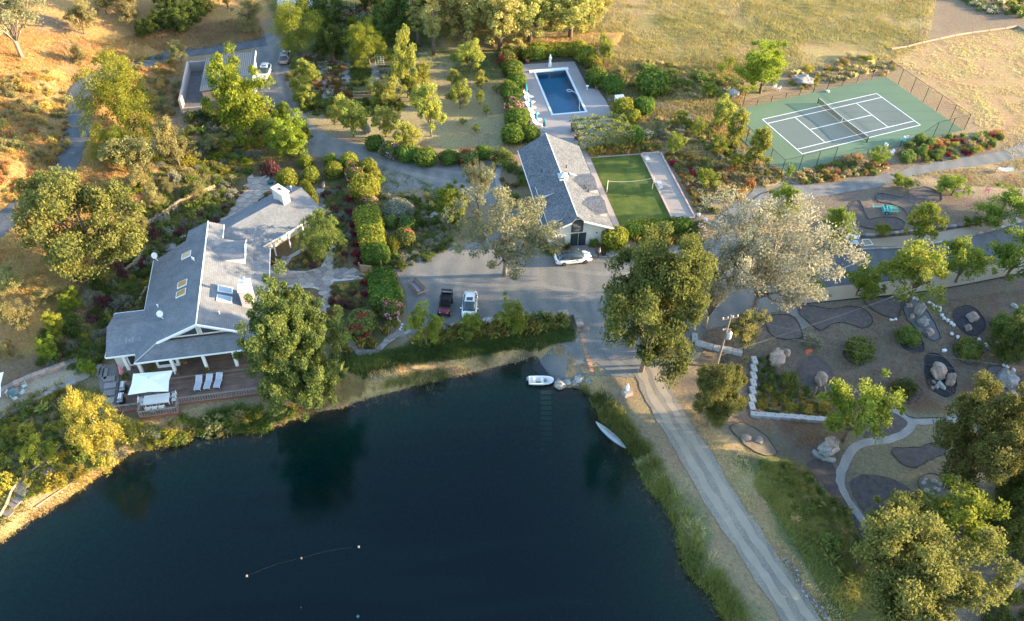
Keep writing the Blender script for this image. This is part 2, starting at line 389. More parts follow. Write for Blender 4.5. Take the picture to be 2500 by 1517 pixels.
def roofmat(name, col, col2, bw, bh, var, rot=0.0, spot=None):
    m, nt, N, L, out = nodes(name)
    tc = N('TexCoord'); mp = N('Mapping'); L(tc.outputs['Object'], mp.inputs[0]); mp.inputs['Rotation'].default_value = (0, 0, rot)
    bs = N('BsdfPrincipled', i_Roughness=.8); bs.inputs['Specular IOR Level'].default_value = .3
    br = N('TexBrick', i_Scale=1.0); br.inputs['Brick Width'].default_value = bw; br.inputs['Row Height'].default_value = bh; br.inputs['Mortar Size'].default_value = .012
    br.inputs['Color1'].default_value = (*[c * (1 - var) for c in col], 1); br.inputs['Color2'].default_value = (*[c * (1 + var) for c in col2], 1)
    br.inputs['Mortar'].default_value = (*[c * .55 for c in col], 1); br.inputs['Bias'].default_value = -.1
    L(mp.outputs[0], br.inputs['Vector'])
    n = N('TexNoise', i_Scale=.55, i_Detail=5.0); L(tc.outputs['Object'], n.inputs['Vector'])
    mr = N('MapRange', i_From_Min=.3, i_From_Max=.7, i_To_Min=.85, i_To_Max=1.15); L(n.outputs[0], mr.inputs[0])
    s = N('VectorMath', operation='SCALE'); L(br.outputs[0], s.inputs[0]); L(mr.outputs[0], s.inputs['Scale']); L(s.outputs[0], bs.inputs['Base Color'])
    bp = N('Bump', i_Strength=.4, i_Distance=.02); L(br.outputs['Fac'], bp.inputs['Height']); bp.invert = True; L(bp.outputs[0], bs.inputs['Normal'])
    L(bs.outputs[0], out.inputs[0]); return m
ROOF = roofmat('grey_shingle', (.14, .15, .163), (.16, .168, .178), .34, .2, .05, R(90))
ROOF2 = roofmat('grey_shingle_front', (.135, .147, .162), (.158, .168, .18), .34, .2, .06)
ROOFG = roofmat('mottled_shingle', (.09, .098, .11), (.16, .163, .166), .30, .16, .06, R(90))
ROOFP = plain('new_shingle_patch', (.10, .105, .115), .8, .2)
MOSS = plain('roof_stain', (.17, .18, .19), .85, .3, 3, 9)
def planks(name, col, bw, rot=0.0):
    m, nt, N, L, out = nodes(name)
    tc = N('TexCoord'); mp = N('Mapping'); L(tc.outputs['Object'], mp.inputs[0]); mp.inputs['Rotation'].default_value = (0, 0, rot)
    bs = N('BsdfPrincipled', i_Roughness=.7)
    br = N('TexBrick', i_Scale=1.0); br.inputs['Brick Width'].default_value = 3.6; br.inputs['Row Height'].default_value = bw; br.inputs['Mortar Size'].default_value = .012
    br.inputs['Color1'].default_value = (*[c * .75 for c in col], 1); br.inputs['Color2'].default_value = (*[c * 1.25 for c in col], 1); br.inputs['Mortar'].default_value = (.02, .015, .012, 1)
    L(mp.outputs[0], br.inputs['Vector'])
    n = N('TexNoise', i_Scale=.8, i_Detail=4.0); L(tc.outputs['Object'], n.inputs['Vector'])
    mr = N('MapRange', i_From_Min=.3, i_From_Max=.7, i_To_Min=.7, i_To_Max=1.3); L(n.outputs[0], mr.inputs[0])
    s = N('VectorMath', operation='SCALE'); L(br.outputs[0], s.inputs[0]); L(mr.outputs[0], s.inputs['Scale']); L(s.outputs[0], bs.inputs['Base Color']); L(bs.outputs[0], out.inputs[0]); return m
DECK = planks('deck_boards', (.175, .105, .075), .14)
CORR = None
def corrug():
    m, nt, N, L, out = nodes('corrugated_roof')
    tc = N('TexCoord'); bs = N('BsdfPrincipled', i_Roughness=.5, i_Metallic=.2)
    w = N('TexWave', i_Scale=.95); w.bands_direction = 'X'; L(tc.outputs['Object'], w.inputs['Vector'])
    mx = N('Mix', data_type='RGBA'); mx.inputs[6].default_value = (.055, .06, .065, 1); mx.inputs[7].default_value = (.095, .097, .10, 1); L(w.outputs[0], mx.inputs[0])
    L(mx.outputs[2], bs.inputs['Base Color']); bp = N('Bump', i_Strength=.8, i_Distance=.05); L(w.outputs[0], bp.inputs['Height']); L(bp.outputs[0], bs.inputs['Normal'])
    L(bs.outputs[0], out.inputs[0]); return m
CORR = corrug()
def lawnmat():
    m, nt, N, L, out = nodes('mown_lawn')
    tc = N('TexCoord'); bs = N('BsdfPrincipled', i_Roughness=.9); bs.inputs['Specular IOR Level'].default_value = .1
    a = N('TexNoise', i_Scale=.5, i_Detail=6.0, i_Roughness=.65); b = N('TexNoise', i_Scale=14.0, i_Detail=3.0)
    for n in (a, b): L(tc.outputs['Object'], n.inputs['Vector'])
    cr = N('ValToRGB'); L(a.outputs[0], cr.inputs[0]); e = cr.color_ramp.elements
    e[0].position = .32; e[0].color = (.036, .068, .016, 1); e[1].position = .7; e[1].color = (.10, .122, .028, 1)
    br = N('MapRange', i_From_Min=.25, i_From_Max=.75, i_To_Min=.6, i_To_Max=1.4); L(b.outputs[0], br.inputs[0])
    s = N('VectorMath', operation='SCALE'); L(cr.outputs[0], s.inputs[0]); L(br.outputs[0], s.inputs['Scale']); L(s.outputs[0], bs.inputs['Base Color'])
    bp = N('Bump', i_Strength=.7, i_Distance=.08); L(b.outputs[0], bp.inputs['Height']); L(bp.outputs[0], bs.inputs['Normal']); L(bs.outputs[0], out.inputs[0]); return m
LAWN = lawnmat()
def groundmat():
    m, nt, N, L, out = nodes('ground_soil')
    tc = N('TexCoord'); at = N('Attribute', attribute_name='albedo'); bs = N('BsdfPrincipled', i_Roughness=.95); bs.inputs['Specular IOR Level'].default_value = .1
    a = N('TexNoise', i_Scale=.22, i_Detail=7.0, i_Roughness=.68); b = N('TexNoise', i_Scale=2.6, i_Detail=5.0, i_Roughness=.7); c = N('TexNoise', i_Scale=11.0, i_Detail=2.0)
    for n in (a, b, c): L(tc.outputs['Object'], n.inputs['Vector'])
    hs = N('HueSaturation'); L(at.outputs['Color'], hs.inputs['Color'])
    h = N('MapRange', i_From_Min=.3, i_From_Max=.7, i_To_Min=.475, i_To_Max=.53); L(a.outputs[0], h.inputs[0]); L(h.outputs[0], hs.inputs['Hue'])
    ad = N('Math', operation='ADD'); L(b.outputs[0], ad.inputs[0]); L(c.outputs[0], ad.inputs[1])
    v = N('MapRange', i_From_Min=.6, i_From_Max=1.4, i_To_Min=.45, i_To_Max=1.55); L(ad.outputs[0], v.inputs[0]); L(v.outputs[0], hs.inputs['Value'])
    L(hs.outputs[0], bs.inputs['Base Color'])
    bp = N('Bump', i_Strength=.9, i_Distance=.22); L(ad.outputs[0], bp.inputs['Height']); L(bp.outputs[0], bs.inputs['Normal'])
    L(bs.outputs[0], out.inputs[0]); return m
GROUND = groundmat()
def watermat(name, dens, col, ripple, scale, murk=(.0004, .0085, .015), mf=.3):
    m, nt, N, L, out = nodes(name)
    tc = N('TexCoord'); n = N('TexNoise', i_Scale=scale, i_Detail=3.0, i_Roughness=.55); mp = N('Mapping'); mp.inputs['Scale'].default_value = (1, 2.2, 1); mp.inputs['Rotation'].default_value = (0, 0, R(35))
    L(tc.outputs['Object'], mp.inputs[0]); L(mp.outputs[0], n.inputs['Vector'])
    bp = N('Bump', i_Strength=ripple, i_Distance=.05); L(n.outputs[0], bp.inputs['Height'])
    fr = N('Fresnel', i_IOR=1.33); L(bp.outputs[0], fr.inputs['Normal'])
    g = N('BsdfGlossy', i_Roughness=.03); L(bp.outputs[0], g.inputs['Normal']); t = N('BsdfTransparent'); ms = N('MixShader')
    df = N('BsdfDiffuse'); df.inputs[0].default_value = (*murk, 1); m2 = N('MixShader', i_0=mf); L(t.outputs[0], m2.inputs[1]); L(df.outputs[0], m2.inputs[2])
    L(fr.outputs[0], ms.inputs[0]); L(m2.outputs[0], ms.inputs[1]); L(g.outputs[0], ms.inputs[2]); L(ms.outputs[0], out.inputs['Surface'])
    ab = N('VolumeAbsorption', i_Density=dens); ab.inputs['Color'].default_value = (*col, 1); L(ab.outputs[0], out.inputs['Volume'])
    return m
POND = watermat('pond_water', .6, (.08, .66, .66), .26, 2.0)
POOLW = watermat('pool_water', .30, (.15, .72, .92), .10, 1.6, (.01, .05, .10), .06)
POOLP = plain('pool_plaster', (.12, .31, .40), .7, .12, .4, 3)

# ------------------------------------------------------------------ the ground
fine = (GPTS[:, 0] > -136) & (GPTS[:, 0] < 116) & (GPTS[:, 1] > 13) & (GPTS[:, 1] < 196)
onland = sdist(GPTS, SHORE) < -1
gz = gz + np.where(fine & onland, 0, 0)
alb = np.tile(np.array([.27, .20, .12]), (len(GPTS), 1))
wob = GPTS + np.stack([noise2(GPTS, .35, 11) - .5, noise2(GPTS, .35, 12) - .5], 1) * 3.0
def zone(poly, col, soft=1.2, amt=1.0):
    d = sdist(wob, poly); w = (sstep(-soft, soft, d) * amt)[:, None]
    alb[:] = alb * (1 - w) + np.array(col) * w
GOLD, GREEN, SOIL, STRAW = (.35, .205, .08), (.10, .13, .04), (.15, .115, .065), (.42, .30, .165)
hd = sdist(wob, HILL); w = sstep(0, 3, hd)[:, None]; alb = alb * (1 - w) + np.array(GOLD) * w
ZONES = [
    ([(-80, -40), (640, -40), (640, 95), (430, 125), (300, 110), (250, 60), (-80, 60)], (.34, .20, .09), 2, .6),
    ([(95, 40), (190, 60), (225, 110), (240, 190), (170, 190), (120, 130)], (.27, .17, .105), 1.5, .9),
    ([(440, 60), (600, 50), (620, 110), (470, 118)], (.20, .15, .09), 1.5, .9),  # brown grass behind the garage, its shade put into the darker ground colour
    ([(20, 190), (110, 180), (165, 240), (165, 300), (100, 320), (30, 270)], (.22, .17, .10), 2, .8),
    ([(240, 640), (330, 560), (420, 430), (500, 260), (640, 260), (740, 370), (920, 400), (930, 640), (950, 760), (940, 830), (830, 900), (560, 760), (360, 640)], SOIL, 1.2, .95),
    ([(330, 290), (470, 270), (470, 380), (420, 440), (330, 470)], (.33, .21, .12), 1.5, .8),
    ([(200, 660), (330, 560), (380, 620), (350, 760), (250, 880), (120, 860)], (.17, .12, .075), 1.5, .85),
    ([(-60, 800), (120, 860), (250, 880), (200, 930), (-60, 980)], (.19, .135, .085), 1.5, .8),
    ([(700, 130), (1190, 110), (1225, 330), (1180, 362), (900, 345), (760, 300), (710, 200)], (.31, .265, .15), 1.2, 1),
    ([(760, 130), (980, 130), (980, 250), (760, 250)], (.12, .11, .06), 1.2, .9),
    ([(1060, 120), (1190, 110), (1200, 200), (1120, 185)], (.11, .15, .045), 1.5, .9),
    ([(640, -40), (1060, -40), (1060, 120), (760, 130), (690, 110)], (.10, .11, .045), 2, .9),
    ([(1190, 100), (1430, 95), (1490, 240), (1440, 340), (1300, 330), (1225, 330)], (.09, .085, .05), 1.2, 1),
    ([(1050, -60), (2250, -60), (2230, 100), (2100, 155), (1900, 140), (1500, 140), (1420, 110), (1190, 100), (1050, 90)], (.30, .222, .105), 2, 1),
    ([(1480, 40), (1800, 30), (2000, 60), (2200, 70), (2050, 110), (1800, 105), (1560, 110)], (.18, .165, .06), 3, .7),
    ([(1060, 70), (1500, 70), (1480, 115), (1060, 118)], (.40, .28, .14), 2, .8),
    ([(2250, -60), (2700, -60), (2700, 70), (2300, 80), (2170, 110), (2240, 60)], (.19, .145, .105), 4, .9),
    ([(2160, 115), (2480, 66), (2800, 60), (2800, 420), (2450, 410), (2340, 290), (2150, 150)], (.33, .225, .12), 1.5, 1),
    ([(1440, 140), (1800, 150), (1780, 280), (1890, 430), (1820, 460), (1690, 490), (1600, 370), (1490, 345)], (.16, .135, .075), 1.5, 1),
    ([(1890, 440), (2464, 330), (2700, 340), (2700, 1700), (2000, 1700), (1700, 1000), (1560, 900), (1700, 700), (1950, 560)], (.165, .135, .102), 1.5, 1),
    ([(1990, 470), (2300, 440), (2420, 490), (2200, 560), (2020, 570)], (.16, .125, .10), 1.5, .7),
    ([(2140, 420), (2464, 360), (2700, 360), (2700, 480), (2300, 460)], (.36, .26, .16), 1.5, .8),
    ([(1700, 880), (1810, 880), (1810, 1000), (1700, 1040)], (.30, .20, .13), 1.2, .7),
    ([(1820, 980), (1990, 960), (1990, 1005), (1820, 1000)], (.36, .22, .11), 1, .7),
    ([(1990, 1010), (2464, 950), (2464, 1300), (2100, 1290), (2020, 1140)], (.22, .19, .115), 1.5, .8),
    ([(1780, 1090), (1900, 1110), (2000, 1220), (2080, 1350), (2100, 1530), (1960, 1530), (1880, 1330), (1770, 1170)], (.13, .14, .05), 1.5, 1),
    ([(1700, 1000), (1780, 1090), (1880, 1330), (1990, 1530), (1940, 1530), (1840, 1320), (1740, 1120), (1640, 980)], (.38, .28, .15), 1, .9),
    ([(-80, 1000), (150, 900), (280, 940), (290, 1010), (560, 1000), (560, 1040), (300, 1085), (0, 1280), (-80, 1330)], (.13, .12, .05), 1.2, .95),
    ([(800, 850), (1400, 770), (1390, 830), (830, 900)], (.07, .08, .035), .8, 1)]
for pts, col, soft, amt in ZONES: zone(GP(0, pts), col, soft, amt)
sd = sdist(wob, SHORE)
west = (GPTS[:, 0] < 12)
w = (sstep(-3.2, -1.6, sd) * (1 - sstep(-.5, .6, sd)))[:, None]; alb = alb * (1 - w * .9) + np.where(west[:, None], np.array([.42, .28, .135]), np.array([.17, .16, .08])) * w * .9
w = sstep(-.7, .0, sd)[:, None]; alb = alb * (1 - w) + np.array([.17, .12, .07]) * w
w = sstep(0.3, 1.6, sd)[:, None]; alb = alb * (1 - w) + np.array([.13, .155, .07]) * w
me = bpy.data.meshes.new('ground'); nx, ny = len(xs), len(ys)
me.vertices.add(nx * ny); me.vertices.foreach_set('co', np.stack([GPTS[:, 0], GPTS[:, 1], gz], 1).astype(np.float32).ravel())
ii = (np.arange(ny - 1)[:, None] * nx + np.arange(nx - 1)[None]).ravel(); fc = np.stack([ii, ii + 1, ii + nx + 1, ii + nx], 1)
me.loops.add(fc.size); me.loops.foreach_set('vertex_index', fc.ravel().astype(np.int32)); me.polygons.add(len(fc))
me.polygons.foreach_set('loop_start', (np.arange(len(fc)) * 4).astype(np.int32)); me.polygons.foreach_set('loop_total', np.full(len(fc), 4, np.int32))
at = me.attributes.new('albedo', 'FLOAT_COLOR', 'POINT'); at.data.foreach_set('color', np.hstack([alb, np.ones((len(alb), 1))]).astype(np.float32).ravel())
me.update(calc_edges=True); me.polygons.foreach_set('use_smooth', np.ones(len(fc), bool)); me.materials.append(GROUND)
tag(put('ground', me), kind='structure')

def sheet_mesh(name, poly, m, off=.03, step=1.2, flat=None, holes=()):
    poly = np.asarray(poly); L = []
    def resample(q):
        o = []
        for a, b in zip(q, np.roll(q, -1, 0)):
            k = max(1, int(np.linalg.norm(b - a) / step))
            o += [a + (b - a) * t for t in np.linspace(0, 1, k, endpoint=False)]
        return np.array(o)
    bd = resample(poly) if flat is None else poly
    pts = list(bd); edges = [(i, (i + 1) % len(bd)) for i in range(len(bd))]
    hb = []
    for h in holes:
        k = len(pts); pts += list(np.asarray(h)); edges += [(k + i, k + (i + 1) % len(h)) for i in range(len(h))]
    if flat is None:
        lo, hi = poly.min(0), poly.max(0); a, b = np.meshgrid(np.arange(lo[0], hi[0], step), np.arange(lo[1], hi[1], step))
        q = np.stack([a.ravel(), b.ravel()], 1); q = q[sdist(q, poly) > step * .5]; pts += list(q)
    r = delaunay_2d_cdt([Vector(p) for p in pts], edges, [], 1 if not holes else 0, 1e-5)
    v = np.array([p[:] for p in r[0]]); f = [list(t) for t in r[2]]
    if holes:
        c = np.array([v[t].mean(0) for t in f]); ok = inside(c, poly)
        for h in holes: ok &= ~inside(c, np.asarray(h))
        f = [t for t, k in zip(f, ok) if k]
    z = (H(v) + off) if flat is None else np.full(len(v), flat)
    me = bpy.data.meshes.new(name); me.from_pydata(np.column_stack([v, z]).tolist(), [], f); me.update()
    bm = bmesh.new(); bm.from_mesh(me)
    for t in bm.faces:
        if t.normal.z < 0: t.normal_flip()
    bm.to_mesh(me); bm.free(); me.materials.append(m); return me
def sheet(name, poly, m, off=.03, **k):
    return tag(put(name, sheet_mesh(name, poly, m, off, **k)), kind='structure')
def ribbon(pts, w):
    pts = np.asarray(pts); d = np.gradient(pts, axis=0); d /= np.linalg.norm(d, axis=1)[:, None]; n = np.stack([-d[:, 1], d[:, 0]], 1)
    w = np.asarray(w if not np.isscalar(w) else [w] * len(pts))[:, None] / 2
    return np.vstack([pts + n * w, (pts - n * w)[::-1]])
def rough_edge(poly, amp=.18, seed=1):
    return poly + (np.stack([noise2(poly, 1.3, seed), noise2(poly, 1.3, seed + 9)], 1) - .5) * 2 * amp

# pond
ob = tag(put('pond', sheet_mesh('pond', SHORE + (SHORE - SHORE.mean(0)) / np.linalg.norm(SHORE - SHORE.mean(0), axis=1)[:, None] * 2.0, POND, flat=WATER_Z)), kind='structure')

# driveway, roads and paths
DRV = [(612, 128), (640, 78), (690, 118), (706, 180), (706, 240), (735, 292), (790, 325), (870, 350), (900, 378), (1000, 398), (1120, 396), (1190, 386), (1203, 430), (1222, 485), (1262, 500), (1280, 560), (1322, 608), (1370, 622),
       (1450, 612), (1520, 600), (1570, 590), (1650, 592), (1700, 575), (1760, 560), (1850, 600), (1970, 622), (1980, 690), (1900, 740), (1800, 770), (1700, 800), (1680, 860), (1590, 905), (1510, 908), (1440, 905), (1400, 905), (1330, 925), (1300, 905), (1285, 880),
       (1330, 835), (1386, 805), (1400, 792), (1385, 757), (1250, 770), (1100, 787), (1000, 802), (960, 815), (950, 800), (978, 770), (972, 700), (950, 648), (965, 640), (1010, 612), (1080, 594), (1130, 586), (1190, 562), (1185, 505),
       (1130, 476), (1090, 466), (1000, 456), (922, 466), (912, 430), (895, 398), (820, 384), (745, 376), (715, 345), (690, 300), (645, 262), (628, 230)]
sheet('driveway', rough_edge(catmull(GP(0, DRV), 4), .2), GRAVEL, .035)
TRACK = gravelmat('worn_gravel', (.16, .158, .15), (.215, .202, .178), .15)
for pts, o_ in (([(655, 110), (668, 180), (690, 250), (725, 320), (800, 362), (900, 395), (1020, 425), (1120, 450), (1180, 480)], 0), ([(680, 110), (690, 180), (710, 240), (752, 306), (830, 345), (930, 380), (1050, 408), (1150, 430), (1215, 490)], 3), ([(1000, 660), (1150, 690), (1300, 690), (1420, 720), (1440, 800), (1480, 870), (1550, 900)], 6), ([(1300, 640), (1450, 660), (1600, 650), (1750, 640), (1900, 650)], 9)):
    sheet('wheel_track', rough_edge(ribbon(catmull(GP(0, pts), 12, False), .8), .22, 13 + o_), TRACK, .044 + o_ * .0004, step=.6)
sheet('hill_road', rough_edge(ribbon(ROAD_L, 3.7), .15, 3), ASPH, .06, step=.8)
EROAD = [(300, 975), (560, 930), (820, 905), (1350, 882), (1760, 822), (2110, 745), (2464, 645), (2900, 520), (2900, 820), (2464, 945), (2080, 1047), (1700, 1118), (1280, 1178), (900, 1212), (600, 1242), (330, 1260)]
sheet('east_road', catmull(GP(8, EROAD), 3), ASPH, .043)
STR1 = [(820, 888), (1000, 872), (1350, 865), (1550, 845), (1760, 805), (2110, 730), (2464, 628), (2900, 505), (2900, 430), (2464, 585), (2100, 655), (1700, 735), (1400, 770), (1060, 800), (900, 830)]
STR2 = [(640, 1245), (900, 1215), (1280, 1182), (1700, 1122), (2080, 1052), (2464, 950), (2900, 825), (2900, 980), (2464, 1105), (2100, 1180), (1720, 1250), (1350, 1302), (900, 1345), (470, 1386), (415, 1365), (450, 1300)]
sheet('roadside_strip', catmull(GP(8, STR1), 3), TAN, .05)
sheet('roadside_strip', catmull(GP(8, STR2), 3), TAN, .05)
CPATH = [(-260, 620), (-80, 530), (100, 385), (300, 305), (450, 312), (800, 283), (1200, 205), (1500, 135), (1900, 62), (2250, 0), (2500, -80), (2560, 30), (2100, 120), (1700, 175), (1450, 235), (1280, 290), (860, 375), (380, 450), (150, 520), (-100, 680)]
sheet('court_path', rough_edge(catmull(GP(8, CPATH), 4), .25, 5), GRAVEL, .039)
DAM = [(0, 1555, 885), (0, 1590, 960), (0, 1660, 1075), (0, 1735, 1200), (0, 1815, 1320), (0, 1895, 1440), (0, 1975, 1560), (0, 2090, 1720)]
DAMC = catmull(np.array([G(*q)[:2] for q in DAM]), 6, False)
sheet('dam_road', rough_edge(ribbon(DAMC, 3.5), .2, 7), DUSTR, .045, step=.8)
for s in (-.75, .75):
    d = np.gradient(DAMC, axis=0); d /= np.linalg.norm(d, axis=1)[:, None]
    sheet('wheel_track', rough_edge(ribbon(DAMC + np.stack([-d[:, 1], d[:, 0]], 1) * s, .85), .22, 8), DIRT, .052, step=.5)
gp = [(12, 1190, 985), (12, 1260, 985), (12, 1340, 1005), (12, 1410, 1055), (12, 1438, 1110), (12, 1380, 1180), (12, 1250, 1240), (12, 1050, 1268), (12, 930, 1312), (12, 862, 1390), (12, 815, 1493), (16, 790, 140), (16, 792, 250), (16, 845, 380), (16, 930, 500), (16, 1010, 600), (16, 1100, 690), (16, 1180, 800)]
GPATH = catmull(np.array([G(*q)[:2] for q in gp]), 5, False)
sheet('garden_path', rough_edge(ribbon(GPATH, .95), .06), PATHG, .04, step=.5)
sheet('garden_path', rough_edge(ribbon(catmull(GP(12, [(1400, 1085), (1560, 1083), (1700, 1075), (1850, 1060)]), 5, False), .9), .06), PATHG, .044, step=.5)
sheet('garden_path', rough_edge(ribbon(catmull(GP(16, [(2060, 1330), (2160, 1260), (2300, 1185), (2464, 1085), (2600, 1010)]), 5, False), 1.0), .06), PATHG, .044, step=.5)
sheet('garden_path', rough_edge(ribbon(catmull(GP(12, [(250, -40), (330, 40), (410, 140), (480, 225)]), 5, False), 1.3), .08), GRAVEL, .044, step=.5)
sheet('garden_path', rough_edge(ribbon(catmull(GP(3, [(1060, 905), (1300, 910), (1500, 950), (1700, 1000), (1840, 1085), (1950, 1180)]), 5, False), 1.5), .08), GRAVEL, .04, step=.6)
sheet('garden_path', rough_edge(ribbon(catmull(GP(7, [(2464, 330), (2380, 430), (2240, 520), (2130, 610), (2050, 700)]), 5, False), 1.8), .1), GRAVEL, .047, step=.6)
SPATH = [(-200, 980), (0, 860), (90, 800), (300, 680), (560, 610), (720, 545), (900, 590), (880, 650), (700, 725), (480, 815), (300, 905), (0, 1060), (-200, 1160)]
sheet('sand_terrace', rough_edge(catmull(GP(9, SPATH), 4), .1), ORCH, .05, step=.8)
# orchard walks between the beds, beds of the rose garden
for q in ([(575, 590), (640, 590), (690, 900), (620, 900)], [(800, 575), (880, 575), (880, 780), (800, 780)], [(1050, 580), (1130, 580), (1150, 790), (1060, 800)]):
    sheet('garden_walk', GP(2, q), CONC, .035)
sheet('guest_house_walk', catmull(GP(7, [(30, 200), (70, 130), (110, 140), (80, 220), (90, 330), (130, 440), (180, 490), (110, 490), (70, 400), (35, 300)]), 4), CONC, .06)
# ------------------------------------------------------------------ lawn, bocce court, pool terrace
LQ = [Pz(7, 905, 60)[:2], Pz(7, 1355, 28)[:2], Pz(7, 1648, 622)[:2], Pz(7, 1180, 700)[:2]]
sheet('lawn', np.array(LQ), LAWN, flat=.045)
BQ = [Pz(7, 1362, 26)[:2], Pz(7, 1540, 14)[:2], Pz(7, 1855, 610)[:2], Pz(7, 1650, 624)[:2]]
sheet('bocce_court', np.array(BQ), BOCCE, flat=.05)
def edging(name, pts, w, h, m, parent=None, z=0.0, closed=False):
    b = MB(); pts = list(pts) + ([pts[0]] if closed else [])
    for a, c in zip(pts[:-1], pts[1:]):
        a, c = np.array(a[:2]), np.array(c[:2]); d = c - a
        b.box((*((a + c) / 2), z + h / 2), (np.linalg.norm(d) + w * .9, w, h), math.atan2(d[1], d[0]))
    return b.build(name, m, parent)
o = edging('timber_edging', BQ, .22, .22, plain('pink_timber', (.46, .34, .29), .8, .15), closed=True)
tag(o, 'pale timber edging boards around the long bocce strip beside the lawn', 'edging')
o = edging('lawn_kerb', [LQ[0], LQ[1]], .14, .12, CONC); tag(o, 'low concrete kerb along the far end of the mown lawn', 'kerb')
WALK = np.array([Pz('C', 1430, 375)[:2] - (.4, 0), Pz('C', 1560, 420)[:2], Pz(7, 1180, 705)[:2], Pz(7, 1095, 700)[:2] - (1, 0)])
sheet('guest_house_walk', WALK, CONC, flat=.055)
APRON = catmull(np.array([Pz('D', x, y)[:2] for x, y in [(880, 1000), (1200, 985), (1300, 960), (1700, 1080), (1900, 1000), (2060, 960), (2120, 1000), (2060, 1110), (1850, 1200), (1600, 1225), (1350, 1200), (1250, 1120), (900, 1100)]]), 4)
sheet('guest_house_walk', APRON, CONC, .06)

pt = lambda *a: np.array([Pz('P', x, y)[:2] for x, y in a])
TERR = pt((280, 150), (1330, 85), (1610, 630), (1800, 645), (1960, 870), (2120, 1180), (2000, 1600), (1500, 2000), (400, 2000), (450, 1300), (230, 850), (270, 730), (430, 715), (330, 500))
rect = lambda w, l: np.array([pool_pt(-w / 2, -l / 2), pool_pt(w / 2, -l / 2), pool_pt(w / 2, l / 2), pool_pt(-w / 2, l / 2)])
sheet('pool_terrace', TERR, CONC, flat=.04, holes=[rect(POOL_W + .4, POOL_L + .4)])
pool = thing('swimming_pool', 'long rectangular blue swimming pool with pale coping set in the terrace', 'pool', (*pc, 0), POOL_A)
b = MB(); w, l = POOL_W / 2, POOL_L / 2
b.add([(-w, -l, 0), (w, -l, 0), (w, l, 0), (-w, l, 0), (-w, -l, -1.9), (w, -l, -1.9), (w, l, -1.3), (-w, l, -1.3)], [(4, 5, 6, 7), (0, 1, 5, 4), (1, 2, 6, 5), (2, 3, 7, 6), (3, 0, 4, 7)])
b.build('shell', POOLP, pool)
cop = plain('pool_coping', (.55, .58, .60), .6, .06)
for sx, sy, dx, dy in ((0, -l - .17, 2 * w + .7, .36), (-w - .17, 0, .36, 2 * l - .02), (w + .17, 0, .36, 2 * l - .02)):
    MB().box((sx, sy, .03), (dx, dy, .12)).build('coping', cop, pool)
MB().box((-.25, l + .32, .10), (2 * w + 1.7, .62, .24)).build('cover_housing', TRIM, pool)
put('water', MB().add([(-w + .002, -l + .002, -.16), (w - .002, -l + .002, -.16), (w - .002, l - .002, -.16), (-w + .002, l - .002, -.16)], [(0, 1, 2, 3)]).mesh('pool_water', POOLW), pool)
# pool cleaner hose
hp = [Pz('P', x, y, -.13) for x, y in [(1450, 1090), (1430, 1000), (1440, 920), (1420, 840), (1385, 750), (1340, 705), (1290, 685), (1230, 692), (1185, 672), (1195, 652), (1245, 650), (1275, 662), (1300, 683)]]
c = catmull(np.array(hp), 4, False); tag(MB().tube(c, .045, 6).build('cleaner_hose', WHITE, smooth=True), 'white pool cleaner hose curling on the pool water', 'hose')

# ------------------------------------------------------------------ tennis court
CA = R(22.96); cu = np.array([math.cos(CA), math.sin(CA)]); cvv = np.array([-cu[1], cu[0]]); C0 = np.array([40.93, 120.05])
def ct(a, b): return C0 + cu * a - cvv * b            # a along length, b towards the near side
sheet('tennis_court', np.array([ct(-6.6, -4.2), ct(29.3, -4.2), ct(29.3, 14.6), ct(-6.6, 14.6)]), COURT_G, flat=.05)
court = thing('court_markings', 'grey tennis court playing area with white painted lines on green surround', 'court', (*C0, 0), CA)
put('playing_surface', MB().add([(0, 0, .056), (23.77, 0, .056), (23.77, -10.97, .056), (0, -10.97, .056)], [(0, 1, 2, 3)]).mesh('playing_surface', COURT_B), court)
def stripe(x0, y0, x1, y1): put('painted_line', MB().add([(x0, y0, .061), (x1, y0, .061), (x1, y1, .061), (x0, y1, .061)], [(0, 1, 2, 3)]).mesh('painted_line', LINE), court)
lw = .12
stripe(0, -lw, 23.77, 0); stripe(0, -10.97, 23.77, -10.97 + lw); stripe(lw, -1.37 - lw, 23.77 - lw, -1.37); stripe(lw, -9.6, 23.77 - lw, -9.6 + lw)
stripe(0, -10.97 + lw, lw, -lw); stripe(23.77 - lw, -10.97 + lw, 23.77, -lw)
stripe(5.485, -9.6 + lw, 5.485 + lw, -1.37 - lw); stripe(18.285 - lw, -9.6 + lw, 18.285, -1.37 - lw); stripe(5.485 + lw, -5.485 - lw / 2, 18.285 - lw, -5.485 + lw / 2)
def meshmat(name, col, alpha):
    m, nt, N, L, out = nodes(name); d = N('BsdfDiffuse'); d.inputs[0].default_value = (*col, 1); t = N('BsdfTransparent'); ms = N('MixShader', i_0=alpha)
    L(t.outputs[0], ms.inputs[1]); L(d.outputs[0], ms.inputs[2]); L(ms.outputs[0], out.inputs[0]); return m
NETM = meshmat('net_mesh', (.02, .02, .02), .55); CHAIN = meshmat('chain_link', (.03, .03, .03), .13)
net = thing('tennis_net', 'black tennis net with white top tape across the court', 'net', (*ct(11.885, 0), .05), CA)
MB().tube([(0, .9, 0), (0, .9, 1.1)], .07, 8).build('post', BLACK, net); MB().tube([(0, -11.87, 0), (0, -11.87, 1.1)], .07, 8).build('post', BLACK, net)
ysn = np.linspace(.9, -11.87, 9); top = [1.06 - .15 * (1 - abs(y + 5.485) / 6.4) for y in ysn]
MB().add([(0, y, .05) for y in ysn] + [(0, y, t) for y, t in zip(ysn, top)], [(i, i + 1, i + 10, i + 9) for i in range(8)]).build('mesh', NETM, net)
b = MB()
